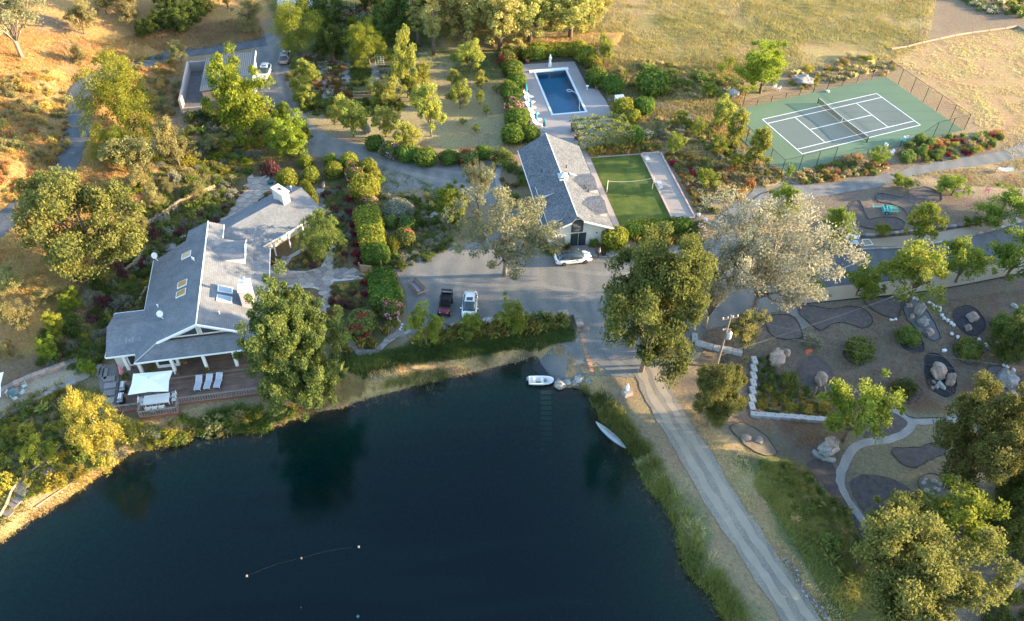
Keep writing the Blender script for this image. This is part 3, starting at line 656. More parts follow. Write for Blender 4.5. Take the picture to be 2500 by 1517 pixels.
for i in range(8): b.add([(-.02, ysn[i], top[i]), (.02, ysn[i], top[i]), (.02, ysn[i + 1], top[i + 1]), (-.02, ysn[i + 1], top[i + 1]), (-.02, ysn[i], top[i] - .09), (.02, ysn[i], top[i] - .09), (.02, ysn[i + 1], top[i + 1] - .09), (-.02, ysn[i + 1], top[i + 1] - .09)], [(0, 1, 2, 3), (4, 5, 6, 7), (0, 3, 7, 4), (1, 2, 6, 5)])
b.build('top_tape', WHITE, net); MB().box((0, -5.485, .48), (.03, .1, .9)).build('centre_strap', WHITE, net)
def fence(name, pts, hs, label, step=3.1, hmesh=True):
    a, c = np.array(pts[0]), np.array(pts[1]); d = c - a; n = max(1, round(np.linalg.norm(d) / step))
    f = thing(name, label, 'fence', (*a, .03), math.atan2(d[1], d[0]), 'chain link fences round the tennis court'); l = np.linalg.norm(d)
    hh = np.interp(np.linspace(0, 1, n + 1), np.linspace(0, 1, len(hs)), hs)
    for i in range(n + 1): MB().tube([(l * i / n, 0, 0), (l * i / n, 0, hh[i])], .05, 6).build('post', BLACK, f)
    b = MB()
    for i in range(n):
        x0, x1 = l * i / n, l * (i + 1) / n
        MB().tube([(x0, 0, hh[i] - .03), (x1, 0, hh[i + 1] - .03)], .032, 5).build('rail', BLACK, f)
        b.add([(x0, 0, .03), (x1, 0, .03), (x1, 0, hh[i + 1]), (x0, 0, hh[i])], [(0, 1, 2, 3)])
    b.build('wire_mesh', CHAIN, f); return f
fence('court_fence', [ct(29.4, -4.3), ct(29.4, 14.7)], [3.0, 3.0], 'tall black chain link fence beside the dry straw field')
fence('court_fence', [ct(29.4, -4.3), ct(16.5, -4.3)], [3.0, 3.0], 'tall black chain link fence by the far flower border of the court')
fence('court_fence', [ct(16.5, -4.3), ct(-1.0, -4.3)], [1.1, 1.1], 'low black fence section behind the tennis net post')
fence('court_fence', [ct(-1.0, -4.3), ct(-6.7, -4.3)], [3.0, 3.0], 'short tall fence corner by the bright green court tree')
fence('court_fence', [ct(-6.7, -4.3), ct(-6.7, 14.7)], [3.0, 3.0], 'black chain link fence behind the slender court-side trees')
fence('court_fence', [ct(-6.7, 14.7), ct(3.0, 14.7)], [3.0, 3.0], 'black chain link fence above the feathery grass border')
fence('court_fence', [ct(3.0, 14.7), ct(19.5, 14.7)], [1.1, 1.1], 'low black fence behind the boulder border of the court')
fence('court_fence', [ct(19.5, 14.7), ct(29.4, 14.7)], [1.2, 3.0, 3.0, 3.0], 'black fence stepping up to the court corner near red shrubs')

# ------------------------------------------------------------------ main house
HA = R(11.5); house = thing('main_house', 'white lakeside house with large grey shingle roof, porch and front gable', 'house', (-35.6, 64.5, 0), HA)
FZ = .45
sl = (6.3 - 3.2) / 7.2
rz = lambda u: 6.3 - abs(u) * sl
wb = MB().box((0, 7.9, (FZ + 3.1) / 2 - .2), (12.6, 14.4, 3.5)); wb.build('wall', STUCCO, house)
MB().box((-8.4, 2.75, 1.6), (3.5, 5.4, 3.3)).build('wall', STUCCO, house)
MB().prism([(-2.4, 15.2), (1.3, 15.2), (1.3, 17.9), (-2.4, 17.9)], 0, 5.2).build('wall', STUCCO, house)
T = .16
def roof(pts, m, parent=house): return MB().slab(pts, T).build('roof_slope', m, parent)
roof([(-7.3, -2.3, rz(7.2)), (-4.62, -.5, rz(4.62)), (0, -.62, 6.3), (0, 15.5, 6.3), (-2.9, 15.5, rz(2.9)), (-5.6, 15.5, rz(5.6)), (-7.2, 15.4, rz(7.2))], ROOF)
roof([(7.2, -2.3, rz(7.2)), (7.2, 15.4, rz(7.2)), (0, 15.5, 6.3), (0, -.62, 6.3), (4.62, -.5, rz(4.62))], ROOF)
roof([(-7.3, -2.3, rz(7.2) - .004), (7.2, -2.3, rz(7.2) - .004), (4.62, -.5, rz(4.62) - .004), (-4.62, -.5, rz(4.62) - .004)], ROOF2)
roof([(0, 15.5, 6.27), (0, 18.3, 6.27), (-2.8, 18.3, 5.05), (-2.9, 15.5, 5.02)], ROOF); roof([(0, 15.5, 6.27), (1.75, 15.5, 5.52), (1.75, 18.3, 5.52), (0, 18.3, 6.27)], ROOF)
roof([(-2.9, 15.5, rz(2.9) - .01), (-2.8, 17.0, 4.75), (-5.6, 15.7, rz(5.6) - .05), (-5.6, 15.45, rz(5.6) - .01)], ROOF)
# left wing
roof([(-10.6, 2.75, 4.42), (-10.6, -.85, 3.18), (-7.0, -.85, 3.18), (-4.2, 2.75, 4.42)], ROOF2)
roof([(-10.6, 2.75, 4.42), (-4.2, 2.75, 4.42), (-7.0, 6.25, 3.18), (-10.6, 6.25, 3.18)], ROOF2)
MB().add([(-10.12, .05, 3.1), (-10.12, 5.45, 3.1), (-10.12, 2.75, 4.2), (-10.1, .05, 3.1), (-10.1, 5.45, 3.1), (-10.1, 2.75, 4.2)], [(0, 1, 2), (5, 4, 3), (0, 3, 4, 1), (1, 4, 5, 2), (2, 5, 3, 0)]).build('wing_gable', STUCCO, house)
# gable front
gz0 = rz(4.62) - .02
MB().prism([(-4.4, -.12), (4.4, -.12), (0, -.12)], 0, 0)
g = MB().add([(-4.5, -.18, gz0), (4.5, -.18, gz0), (0, -.18, 6.16), (-4.5, -.05, gz0), (4.5, -.05, gz0), (0, -.05, 6.16)], [(0, 1, 2), (5, 4, 3), (0, 3, 4, 1), (1, 4, 5, 2), (2, 5, 3, 0)]).build('gable_wall', STUCCO, house)
def tri_window(s):
    pts = [(s * .28, gz0 + .28), (s * 2.35, gz0 + .28), (s * .28, gz0 + 1.28)]
    o = MB().add([(p[0] * 1.0 + s * (.12 if i == 1 else -.06), -.24, p[1] + (.16 if i == 2 else -.1)) for i, p in enumerate(pts)] + [(p[0] + s * (.12 if i == 1 else -.06), -.185, p[1] + (.16 if i == 2 else -.1)) for i, p in enumerate(pts)], [(0, 1, 2), (5, 4, 3), (0, 3, 4, 1), (1, 4, 5, 2), (2, 5, 3, 0)]).build('window', TRIM, house)
    MB().add([(p[0], -.25, p[1]) for p in pts], [(0, 1, 2)]).build('pane', GLASS, o)
tri_window(1); tri_window(-1)
for s in (-1, 1):
    MB().add([(s * a, y, z) for a, y, z in ((4.85, -.72, rz(4.85) - .16), (4.85, -.72, rz(4.85) + .08), (0, -.72, 6.42), (0, -.72, 6.16), (4.85, -.52, rz(4.85) - .16), (4.85, -.52, rz(4.85) + .08), (0, -.52, 6.42), (0, -.52, 6.16))],
             [(0, 1, 2, 3), (7, 6, 5, 4), (0, 4, 5, 1), (1, 5, 6, 2), (2, 6, 7, 3), (3, 7, 4, 0)]).build('bargeboard', TRIM, house)
for a, c in (((-7.35, -2.36, 3.12), (7.2, -2.36, 3.12)), ((-10.62, -.9, 3.08), (-7.4, -.9, 3.08)), ((-10.66, -.85, 3.1), (-10.66, 6.25, 3.1)), ((-7.25, 6.3, 3.1), (-7.25, 15.4, 3.1)), ((7.26, -2.3, 3.1), (7.26, 15.4, 3.1)), ((1.8, 15.55, 5.45), (1.8, 18.3, 5.45)), ((-10.6, 6.3, 3.1), (-7.3, 6.3, 3.1))):
    a, c = np.array(a), np.array(c); d = c - a; MB().box((a + c) / 2, (np.linalg.norm(d), .07, .2), math.atan2(d[1], d[0])).build('fascia', TRIM, house)
MB().tube([(0, -.6, 6.32), (0, 18.3, 6.3)], .075, 6).build('ridge_cap', TRIM, house)
MB().tube([(-10.6, 2.75, 4.44), (-4.25, 2.75, 4.44)], .06, 6).build('ridge_cap', ROOF2, house)
MB().tube([(-7.3, -2.3, 3.22), (-4.62, -.5, rz(4.62) + .02)], .06, 6).build('hip_cap', GREYM, house); MB().tube([(7.2, -2.3, 3.22), (4.62, -.5, rz(4.62) + .02)], .07, 6).build('hip_cap', ROOF2, house)
# dormer
dm = MB().add([(.56, 13, 6.05), (4.7, 13, 6.05), (4.7, 11.2, 5.4), (2.05, 11.2, 5.43), (4.7, 14.8, 5.4), (2.05, 14.8, 5.43)], [(0, 1, 2, 3), (0, 5, 4, 1)]).mesh('dormer', ROOF2)
dormer = put('dormer', dm, house)
MB().add([(4.55, 11.28, 4.2), (4.55, 14.72, 4.2), (4.55, 14.72, 5.38), (4.55, 13, 5.98), (4.55, 11.28, 5.38), (2.1, 11.28, 5.4), (2.1, 14.72, 5.4)], [(0, 1, 2, 3, 4), (0, 4, 5), (1, 6, 2)]).build('dormer_wall', TRIM, dormer)
MB().box((4.7, 13, 5.9), (.06, .3, .3)).build('dormer_trim', TRIM, dormer)
for v0, v1, z0, z1 in ((11.18, 13, 5.36, 6.03), (14.82, 13, 5.36, 6.03)): MB().tube([(4.72, v0, z0), (4.72, v1, z1)], .06, 5).build('dormer_bargeboard', TRIM, dormer)
MB().slab([(5.35, 12.4, rz(5.35) + .02), (5.35, 14.6, rz(5.35) + .02), (5.95, 14.6, rz(5.95) + .02), (5.95, 13.2, rz(5.95) + .02), (5.75, 13.2, rz(5.75) + .02), (5.75, 12.4, rz(5.75) + .02)], .01).build('shingle_patch', ROOFP, house)
for u0, v0, w, l in ((-9.3, .6, 2.2, .7), (-8.9, 4.2, 1.9, .5)):
    z = lambda v: 4.42 - abs(v - 2.75) * (1.24 / 3.55)
    for k in range(7): 
        uu = u0 + w * k / 6; ll = l * (.6 + .5 * random.random())
        MB().slab([(uu, v0, z(v0) + .012), (uu + .27, v0, z(v0) + .012), (uu + .27, v0 + ll, z(v0 + ll) + .012), (uu, v0 + ll, z(v0 + ll) + .012)], .006).build('roof_stain', MOSS, house)
def skylight(u, v, w, l, m):
    up = lambda a: rz(a) + .13
    q = [(u - w / 2, v - l / 2), (u + w / 2, v - l / 2), (u + w / 2, v + l / 2), (u - w / 2, v + l / 2)]
    o = MB().slab([(a, b, up(a)) for a, b in q], .2).build('skylight', TRIM, house)
    MB().slab([(u + (a - u) * .85, v + (b - v) * .85, up(u + (a - u) * .85) + .02) for a, b in q], .02).build('pane', m, o)
for v in (13.2, 7.85, 6.2): skylight(-2.5, v, 1.25, 1.05, SKYAMB)
for v in (6.0, 4.35): skylight(2.6, v, 1.6, 1.05, GLASSW)
ch = MB().box((5.05, 5.0, 5.1), (1.25, 2.1, 2.6)).build('chimney', STUCCO, house)
MB().box((5.05, 5.0, 6.44), (1.4, 2.25, .14)).build('chimney_cap', TRIM, ch); MB().lathe((5.05, 5.5, 6.5), [(.2, 0), (.2, .55), (.28, .6), (.28, .72), (.1, .85)], 10).build('flue', STEEL, ch)
MB().add([(4.5, 3.9, 3.7), (5.7, 3.9, 3.7), (5.65, 3.55, 3.7), (4.5, 3.55, 3.9), (4.5, 3.94, 5.9), (5.7, 3.94, 5.9)], [(3, 2, 5, 4), (2, 1, 5), (3, 4, 0)]).build('chimney_shoulder', plain('pink_stucco', (.58, .45, .40), .85, .08), ch)
for u, v in ((-5.4, 5.7), (-1.55, 11.8), (-1.3, 11.4), (5.0, 7.6), (2.2, 1.8)): MB().lathe((u, v, rz(u) - .05), [(.09, 0), (.07, .4), (.12, .42), (.05, .5)], 8).build('roof_vent', WHITE, house)
def dish(u, v, z):
    o = MB().tube([(u + .5, v - .3, z - .2), (u, v, z + .55)], .04, 6).build('satellite_dish', STEEL, house)
    MB().add([(u + .38 * math.cos(t) * r, v + .2 + .15 * r * r * 0 + .34 * math.sin(t) * r * .7, z + .55 + .34 * math.sin(t) * r + .1 * r) for r in (.15, .6, 1) for t in np.linspace(0, 2 * math.pi, 12, endpoint=False)],
             [(i * 12 + k, i * 12 + (k + 1) % 12, (i + 1) * 12 + (k + 1) % 12, (i + 1) * 12 + k) for i in range(2) for k in range(12)] + [tuple(range(12))]).build('reflector', WHITE, o, smooth=True)
dish(-6.9, 15.1, 3.4); dish(-4.7, 3.2, 4.3)
# porch columns, bay, doors
for u, v in ((-8.9, -.5), (-7.2, -1.6), (-3.5, -2.05), (0, -2.05), (3.35, -2.05), (6.8, -2.05)): MB().box((u, v, (FZ + 3.05) / 2), (.34, .34, 3.05 - FZ)).build('porch_column', TRIM, house)
bay = MB().box((-4.4, -.1, 1.5), (2.5, 1.7, 2.1)).build('bay_window', TRIM, house); MB().box((-4.4, -.98, 1.65), (1.9, .06, 1.3)).build('pane', GLASS, bay); MB().box((-3.12, -.1, 1.65), (.06, 1.1, 1.3)).build('pane', GLASS, bay); MB().box((-4.4, -.1, 2.62), (2.7, 1.9, .12)).build('bay_roof', TRIM, bay)
for u in (-.6, 1.2, 3.0, 4.8):
    d = MB().box((u, .66, 1.55), (1.5, .08, 2.2)).build('french_door', TRIM, house); MB().box((u - .33, .6, 1.6), (.5, .06, 1.7)).build('pane', GLASS, d); MB().box((u + .33, .6, 1.6), (.5, .06, 1.7)).build('pane', GLASS, d)
d = MB().box((-8.3, .02, 1.6), (1.2, .08, 2.3)).build('french_door', TRIM, house); MB().box((-8.3, -.04, 1.65), (.75, .06, 1.8)).build('pane', GLASS, d)
for v in (2.2, 5.0, 8.5, 12.5):
    wdw = MB().box((6.33, v, 1.8), (.08, 1.3, 1.3)).build('window', TRIM, house); MB().box((6.38, v, 1.8), (.04, 1.05, 1.05)).build('pane', GLASS, wdw)
    wdw = MB().box((-6.33, v + 1.5, 1.9), (.08, 1.2, 1.1)).build('window', TRIM, house); MB().box((-6.38, v + 1.5, 1.9), (.04, 1.0, .9)).build('pane', GLASS, wdw)
# north-east wing, its own axis
wing = put('garden_wing', MB().box((6.2, .55, 1.3), (12.0, 6.4, 2.9)).mesh('garden_wing', STUCCO), house)
A0 = Vector((-37.9, 82.6, 0)) - Vector((-35.6, 64.5, 0)); A0.rotate(Matrix.Rotation(-HA, 3, 'Z')); wing.matrix_local = Matrix.Translation(A0) @ Matrix.Rotation(R(49.3) - HA, 4, 'Z')
MB().slab([(-.6, 0, 4.6), (12.9, 0, 4.6), (12.9, -4.5, 2.85), (1.2, -4.5, 2.85), (-.6, -3.0, 3.43)], T).build('roof_slope', ROOF2, wing)
MB().slab([(-.6, 0, 4.6), (-.6, 3.4, 3.3), (12.9, 3.4, 3.3), (12.9, 0, 4.6)], T).build('roof_slope', ROOF2, wing)
MB().box((7.05, -4.53, 2.78), (11.7, .06, .18)).build('fascia', TRIM, wing)
ch = MB().box((9.6, .1, 4.9), (1.1, 2.3, 2.0)).build('chimney', STUCCO, wing); MB().box((9.6, .1, 5.96), (1.3, 2.5, .14)).build('chimney_cap', TRIM, ch); MB().box((9.6, .1, 6.07), (.3, .6, .12)).build('flue', POTD, ch)
MB().lathe((11.6, .6, 4.3), [(.1, 0), (.1, .8), (.18, .85), (.05, 1.0)], 8).build('roof_vent', STEEL, wing)
for k in range(6):
    o = MB().box((2.6 + k * 1.55, -2.72, 1.75), (1.2, .1, 1.0)).build('window', TRIM, wing); MB().box((2.6 + k * 1.55, -2.79, 1.75), (1.0, .05, .8)).build('pane', GLASS, o)
for k in range(5): MB().box((2.0 + k * 2.4, -4.2, 1.35), (.16, .16, 2.7)).build('porch_column', TRIM, wing)

# deck
deck = thing('deck', 'brown timber deck with railing in front of the main house porch', 'deck', (-35.6, 64.5, 0), HA)
MB().box((-1.35, -.95, FZ - .08), (16.5, 3.3, .16)).build('deck_boards', DECK, deck)
MB().box((-1.35, -4.62, FZ - .3), (16.5, 4.0, .16)).build('deck_boards', DECK, deck); MB().box((-4.8, -7.25, FZ - .3), (4.0, 1.3, .16)).build('deck_boards', DECK, deck)
MB().box((-1.35, -2.66, FZ - .24), (16.5, .08, .3)).build('deck_step', WOODG, deck)
for u in np.arange(-9.2, 7, 2.7):
    for v in (-2.9, -6.2): MB().box((u, v, -1.1), (.16, .16, 2.0)).build('deck_pier', WOODG, deck)
for u in (-6.5, -3.1): MB().box((u, -7.6, -1.3), (.16, .16, 1.9)).build('deck_pier', WOODG, deck)
def railing(a, c, skirt=True):
    a, c = np.array(a), np.array(c); d = c - a; l = np.linalg.norm(d); rzz = math.atan2(d[1], d[0]); z0 = FZ - .22
    o = MB().box((*((a + c) / 2), z0 + .98), (l, .2, .05), rzz).build('railing', WOODG, deck); n = max(2, int(l / .28))
    MB().box((*((a + c) / 2), z0 + .12), (l, .06, .08), rzz).build('bottom_rail', WOODG, o)
    for i in range(n + 1): MB().box((*(a + d * i / n), z0 + .55), (.05, .05, .85), rzz).build('baluster', WOODG, o)
    if skirt: MB().box((*((a + c) / 2), z0 - .2), (l + .06, .1, .32), rzz).build('rim_board', CEDAR, o)
for a, c in (((-9.55, -6.6), (-6.85, -6.6)), ((-6.8, -6.6), (-6.8, -7.85)), ((-6.8, -7.88), (-2.8, -7.88)), ((-2.8, -7.85), (-2.8, -6.6)), ((-2.75, -6.6), (6.9, -6.6)), ((6.9, -6.6), (6.9, -2.4))): railing(a, c)

# ------------------------------------------------------------------ guest house
GA = R(11.1); gh = thing('guest_house', 'guest house with mottled grey gable roof, dormers and white end wall', 'house', (8.97, 83.55, 0), GA)
gz_ = lambda u: 4.9 - abs(u - .15) * .41
gw = MB(); gw.add([(u, v, z) for v in (3.1, 21.9) for u, z in ((-3.45, 0), (4.5, 0), (4.5, gz_(4.5) - .2), (.15, 4.68), (-3.45, gz_(-3.45) - .2))], [(0, 1, 2, 3, 4), (9, 8, 7, 6, 5), (0, 5, 6, 1), (1, 6, 7, 2), (4, 9, 5, 0)])
gw.build('wall', plain('cream_stucco', (.70, .66, .58), .85, .06), gh)
def roofg(pts): return MB().slab(pts, .14).build('roof_slope', ROOFG, gh)
roofg([(-4.3, 2.45, gz_(-4.3)), (-.75, 2.45, gz_(-.75)), (.15, 3.25, 4.9), (.15, 23.7, 4.9), (-4.3, 22.6, gz_(-4.3))])
roofg([(5.2, 2.45, gz_(5.2)), (5.2, 22.6, gz_(5.2)), (.15, 23.7, 4.9), (.15, 3.25, 4.9), (.85, 2.45, gz_(.85))])
for a, c in (((-4.3, 2.42), (-.75, 2.42)), ((.85, 2.42), (5.2, 2.42))):
    MB().add([(x, y, gz_(x) + dz) for x, y in (a, c) for dz in (-.2, .06)] + [(x, y + .06, gz_(x) + dz) for x, y in (a, c) for dz in (-.2, .06)], [(0, 1, 3, 2), (4, 6, 7, 5), (0, 4, 5, 1), (2, 3, 7, 6), (1, 5, 7, 3), (0, 2, 6, 4)]).build('bargeboard', TRIM, gh)
MB().tube([(.15, 3.25, 4.92), (.15, 23.7, 4.92)], .06, 6).build('ridge_cap', TRIM, gh)
MB().box((5.24, 12.5, gz_(5.2) - .08), (.08, 20.1, .14)).build('gutter', BLACK, gh); MB().box((-4.34, 12.5, gz_(-4.3) - .08), (.08, 20.1, .14)).build('gutter', TRIM, gh)
for v in (12.2, 6.8):
    d = put('dormer', MB().add([(1.5, v, 4.34), (4.85, v, 4.34), (4.85, v - 2.0, 3.72), (3.0, v - 2.0, 3.72), (4.85, v + 2.0, 3.72), (3.0, v + 2.0, 3.72)], [(0, 1, 2, 3), (0, 5, 4, 1)]).mesh('dormer', ROOFG), gh)
    MB().add([(4.7, v - 1.9, 2.95), (4.7, v + 1.9, 2.95), (4.7, v + 1.9, 3.72), (4.7, v, 4.28), (4.7, v - 1.9, 3.72), (3.05, v - 1.9, 3.72), (3.05, v + 1.9, 3.72)], [(0, 1, 2, 3, 4), (0, 4, 5), (1, 6, 2)]).build('dormer_wall', TRIM, d)
    MB().box((4.74, v, 3.45), (.05, 1.5, .6)).build('pane', GLASS, d); MB().tube([(4.88, v - 2.0, 3.7), (3.0, v - 2.0, 3.72)], .05, 5).build('dormer_gutter', WOODG, d)
for v in (11.2, 5.4):
    d = put('dormer', MB().add([(-1.3, v - 1.6, 4.35), (-3.8, v - 1.6, 3.95), (-3.8, v + 1.4, 3.95), (-1.3, v + 1.4, 4.35)], [(0, 1, 2, 3)]).mesh('dormer', ROOFG), gh)
    MB().add([(-3.7, v - 1.55, gz_(-3.7)), (-3.7, v + 1.35, gz_(-3.7)), (-3.7, v + 1.35, 3.93), (-3.7, v - 1.55, 3.93), (-1.4, v - 1.55, 4.3), (-1.4, v + 1.35, 4.3)], [(0, 1, 2, 3), (0, 3, 4), (1, 5, 2)]).build('dormer_wall', TRIM, d)
cp_ = MB().box((.15, 12.1, 5.05), (1.15, 1.15, .5)).build('cupola', TRIM, gh); MB().add([(-.55, 11.4, 5.32), (.85, 11.4, 5.32), (.85, 12.8, 5.32), (-.55, 12.8, 5.32), (.15, 12.1, 5.75)], [(0, 1, 4), (1, 2, 4), (2, 3, 4), (3, 0, 4), (3, 2, 1, 0)]).build('cupola_roof', GLASSW, cp_)
for u0, u1, v in ((-.58, .15, 11.4), (.15, .88, 12.8)): MB().tube([(u0, v, 5.32), (u1, v, 5.32)], .05, 5).build('cupola_frame', BLACK, cp_)
MB().slab([(1.5, 13.4, gz_(1.5) + .12), (2.5, 13.4, gz_(2.5) + .12), (2.5, 13.9, gz_(2.5) + .12), (1.5, 13.9, gz_(1.5) + .12)], .14).build('skylight', GLASSW, gh)
for u, v in ((3.1, 11.0), (3.2, 10.6), (3.4, 10.0), (-2.2, 15.3), (1.4, 15.2)): MB().lathe((u, v, gz_(u) - .05), [(.08, 0), (.06, .4), (.12, .42), (.04, .5)], 8).build('roof_vent', BLACK, gh)
for k in (0, 1):
    d = MB().box((-.1 + k * 1.12, 3.06, 1.08), (1.0, .08, 2.12)).build('glass_door', BLACK, gh); MB().box((-.1 + k * 1.12, 3.0, 1.08), (.78, .06, 1.85)).build('pane', GLASS, d)
wdw = MB().add([(u, v, z) for v in (3.0, 3.08) for u, z in ((-.62, 2.4), (1.0, 2.4), (1.0, 4.2), (.15, 4.5), (-.62, 4.2))], [(0, 1, 2, 3, 4), (9, 8, 7, 6, 5)] + [(i, 5 + i, 5 + (i + 1) % 5, (i + 1) % 5) for i in range(5)]).build('gable_window', BLACK, gh)
MB().add([(-.54, 2.98, 2.5), (.92, 2.98, 2.5), (.92, 2.98, 4.1), (.15, 2.98, 4.38), (-.54, 2.98, 4.1)], [(0, 1, 2, 3, 4)]).build('pane', GLASS, wdw)
MB().box((3.0, 3.05, 1.9), (.16, .1, .16)).build('wall_lamp', BLACK, gh)
cab = thing('meter_cabinet', 'grey utility cabinet against the white end wall of the guest house', 'cabinet', tuple(Pz('D', 700, 1010)), GA)
MB().box((0, 0, .9), (1.3, .45, 1.8)).build('body', GREYM, cab); MB().box((-.33, -.24, .9), (.6, .03, 1.65)).build('cabinet_door', GREYM, cab); MB().box((.33, -.24, .9), (.6, .03, 1.65)).build('cabinet_door', GREYM, cab)

# ------------------------------------------------------------------ garage
q = [Pz(1, 1875, 525, 3.6), Pz(1, 2328, 465, 4.2), Pz(1, 2360, 860, 4.2), Pz(1, 1868, 960, 3.6)]
gar0 = np.array(q[0][:2]); ga = math.atan2(q[1][1] - q[0][1], q[1][0] - q[0][0])
gw_ = float(np.linalg.norm(np.array(q[1][:2]) - gar0)); gl_ = 11.5
gh0 = 0.0
gg = thing('garage', 'long garage with dark corrugated roof and pale walls beside the gravel drive', 'garage', (*gar0, gh0), ga)
MB().slab([(0, 0, 3.6), (gw_, 0, 4.2), (gw_, -gl_, 4.2), (0, -gl_, 3.6)], .12).build('roof', CORR, gg)
MB().box((gw_ + .05, -gl_ / 2, 4.1), (.12, gl_ + .1, .3)).build('fascia', TRIM, gg); MB().box((gw_ / 2, -gl_ / 2, 1.7), (gw_ - .6, gl_ - .6, 3.4)).build('wall', WOODG, gg)
for k in range(3):
    o = MB().box((gw_ - .27, -2 - k * 3.4, 1.5), (.08, 2.8, 2.8)).build('garage_door', TRIM, gg)
    for j in range(3): MB().box((gw_ - .22, -2 - k * 3.4, .75 + j * .75), (.03, 2.5, .6)).build('door_panel', WHITE, o)
MB().box((-1.6, -gl_ / 2 - .6, 1.2), (2.9, gl_ + 1.0, .12)).build('flat_roof', ROCKD, gg)
MB().box((-3.15, -gl_ / 2 - .6, 1.4), (.35, gl_ + 1.6, 3.2)).build('parapet_wall', CONC, gg); MB().box((-1.6, .05, 1.4), (2.9, .35, 3.2)).build('parapet_wall', CONC, gg); MB().box((-1.6, -gl_ - 1.2, .8), (2.9, .3, 1.4)).build('parapet_wall', CONC, gg)
# ------------------------------------------------------------------ vegetation: builders
LM = {k: leafmat('leaf_' + k, *v) for k, v in {
    'oak': ((.036, .05, .016), (.104, .118, .036)), 'silver': ((.075, .093, .066), (.195, .21, .15)), 'greyoak': ((.042, .054, .032), (.13, .14, .082)),
    'maple': ((.055, .085, .012), (.155, .19, .028)), 'locust': ((.052, .078, .012), (.155, .18, .03)), 'big': ((.022, .045, .016), (.105, .135, .04)),
    'olive': ((.07, .08, .036), (.17, .165, .07)), 'fruit': ((.07, .098, .022), (.19, .205, .048)), 'cotton': ((.11, .135, .04), (.27, .27, .095)),
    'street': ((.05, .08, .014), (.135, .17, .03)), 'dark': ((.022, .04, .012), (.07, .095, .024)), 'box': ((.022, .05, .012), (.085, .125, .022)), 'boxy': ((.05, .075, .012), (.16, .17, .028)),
    'mid': ((.038, .066, .018), (.115, .145, .038)), 'yel': ((.08, .10, .018), (.22, .20, .035)), 'grey': ((.07, .085, .065), (.16, .175, .13)), 'red': ((.06, .010, .016), (.17, .025, .035)), 'purple': ((.035, .018, .022), (.10, .05, .05)),
    'gold': ((.17, .10, .03), (.36, .25, .085)), 'rust': ((.10, .06, .022), (.22, .14, .06)), 'silverbush': ((.09, .09, .05), (.22, .20, .11)), 'vine': ((.05, .085, .022), (.145, .185, .055)), 'yellowtree': ((.10, .11, .02), (.25, .235, .05))}.items()}
for k, fl in {'pink': (.75, .33, .38), 'whitefl': (.80, .74, .68), 'redfl': (.40, .03, .05), 'coral': (.50, .19, .11), 'lilac': (.55, .40, .55)}.items():
    LM[k] = leafmat('leaf_' + k, (.035, .055, .018), (.10, .12, .035), flower=fl)
GM = {k: leafmat('blade_' + k, *v, .35) for k, v in {
    'dry': ((.20, .115, .04), (.42, .28, .11)), 'straw': ((.22, .15, .07), (.42, .29, .145)), 'meadow': ((.085, .095, .034), (.29, .225, .088)), 'reed': ((.038, .06, .018), (.135, .155, .045)), 'green': ((.035, .07, .02), (.10, .145, .035)),
    'flax': ((.055, .065, .018), (.18, .17, .05)), 'juniper': ((.025, .06, .018), (.075, .125, .035)), 'weed': ((.06, .09, .025), (.20, .20, .06)), 'brown': ((.12, .085, .05), (.24, .17, .09)), 'silver': ((.12, .11, .05), (.30, .25, .13)), 'lawn': ((.045, .085, .018), (.13, .16, .035))}.items()}
MESH = {}
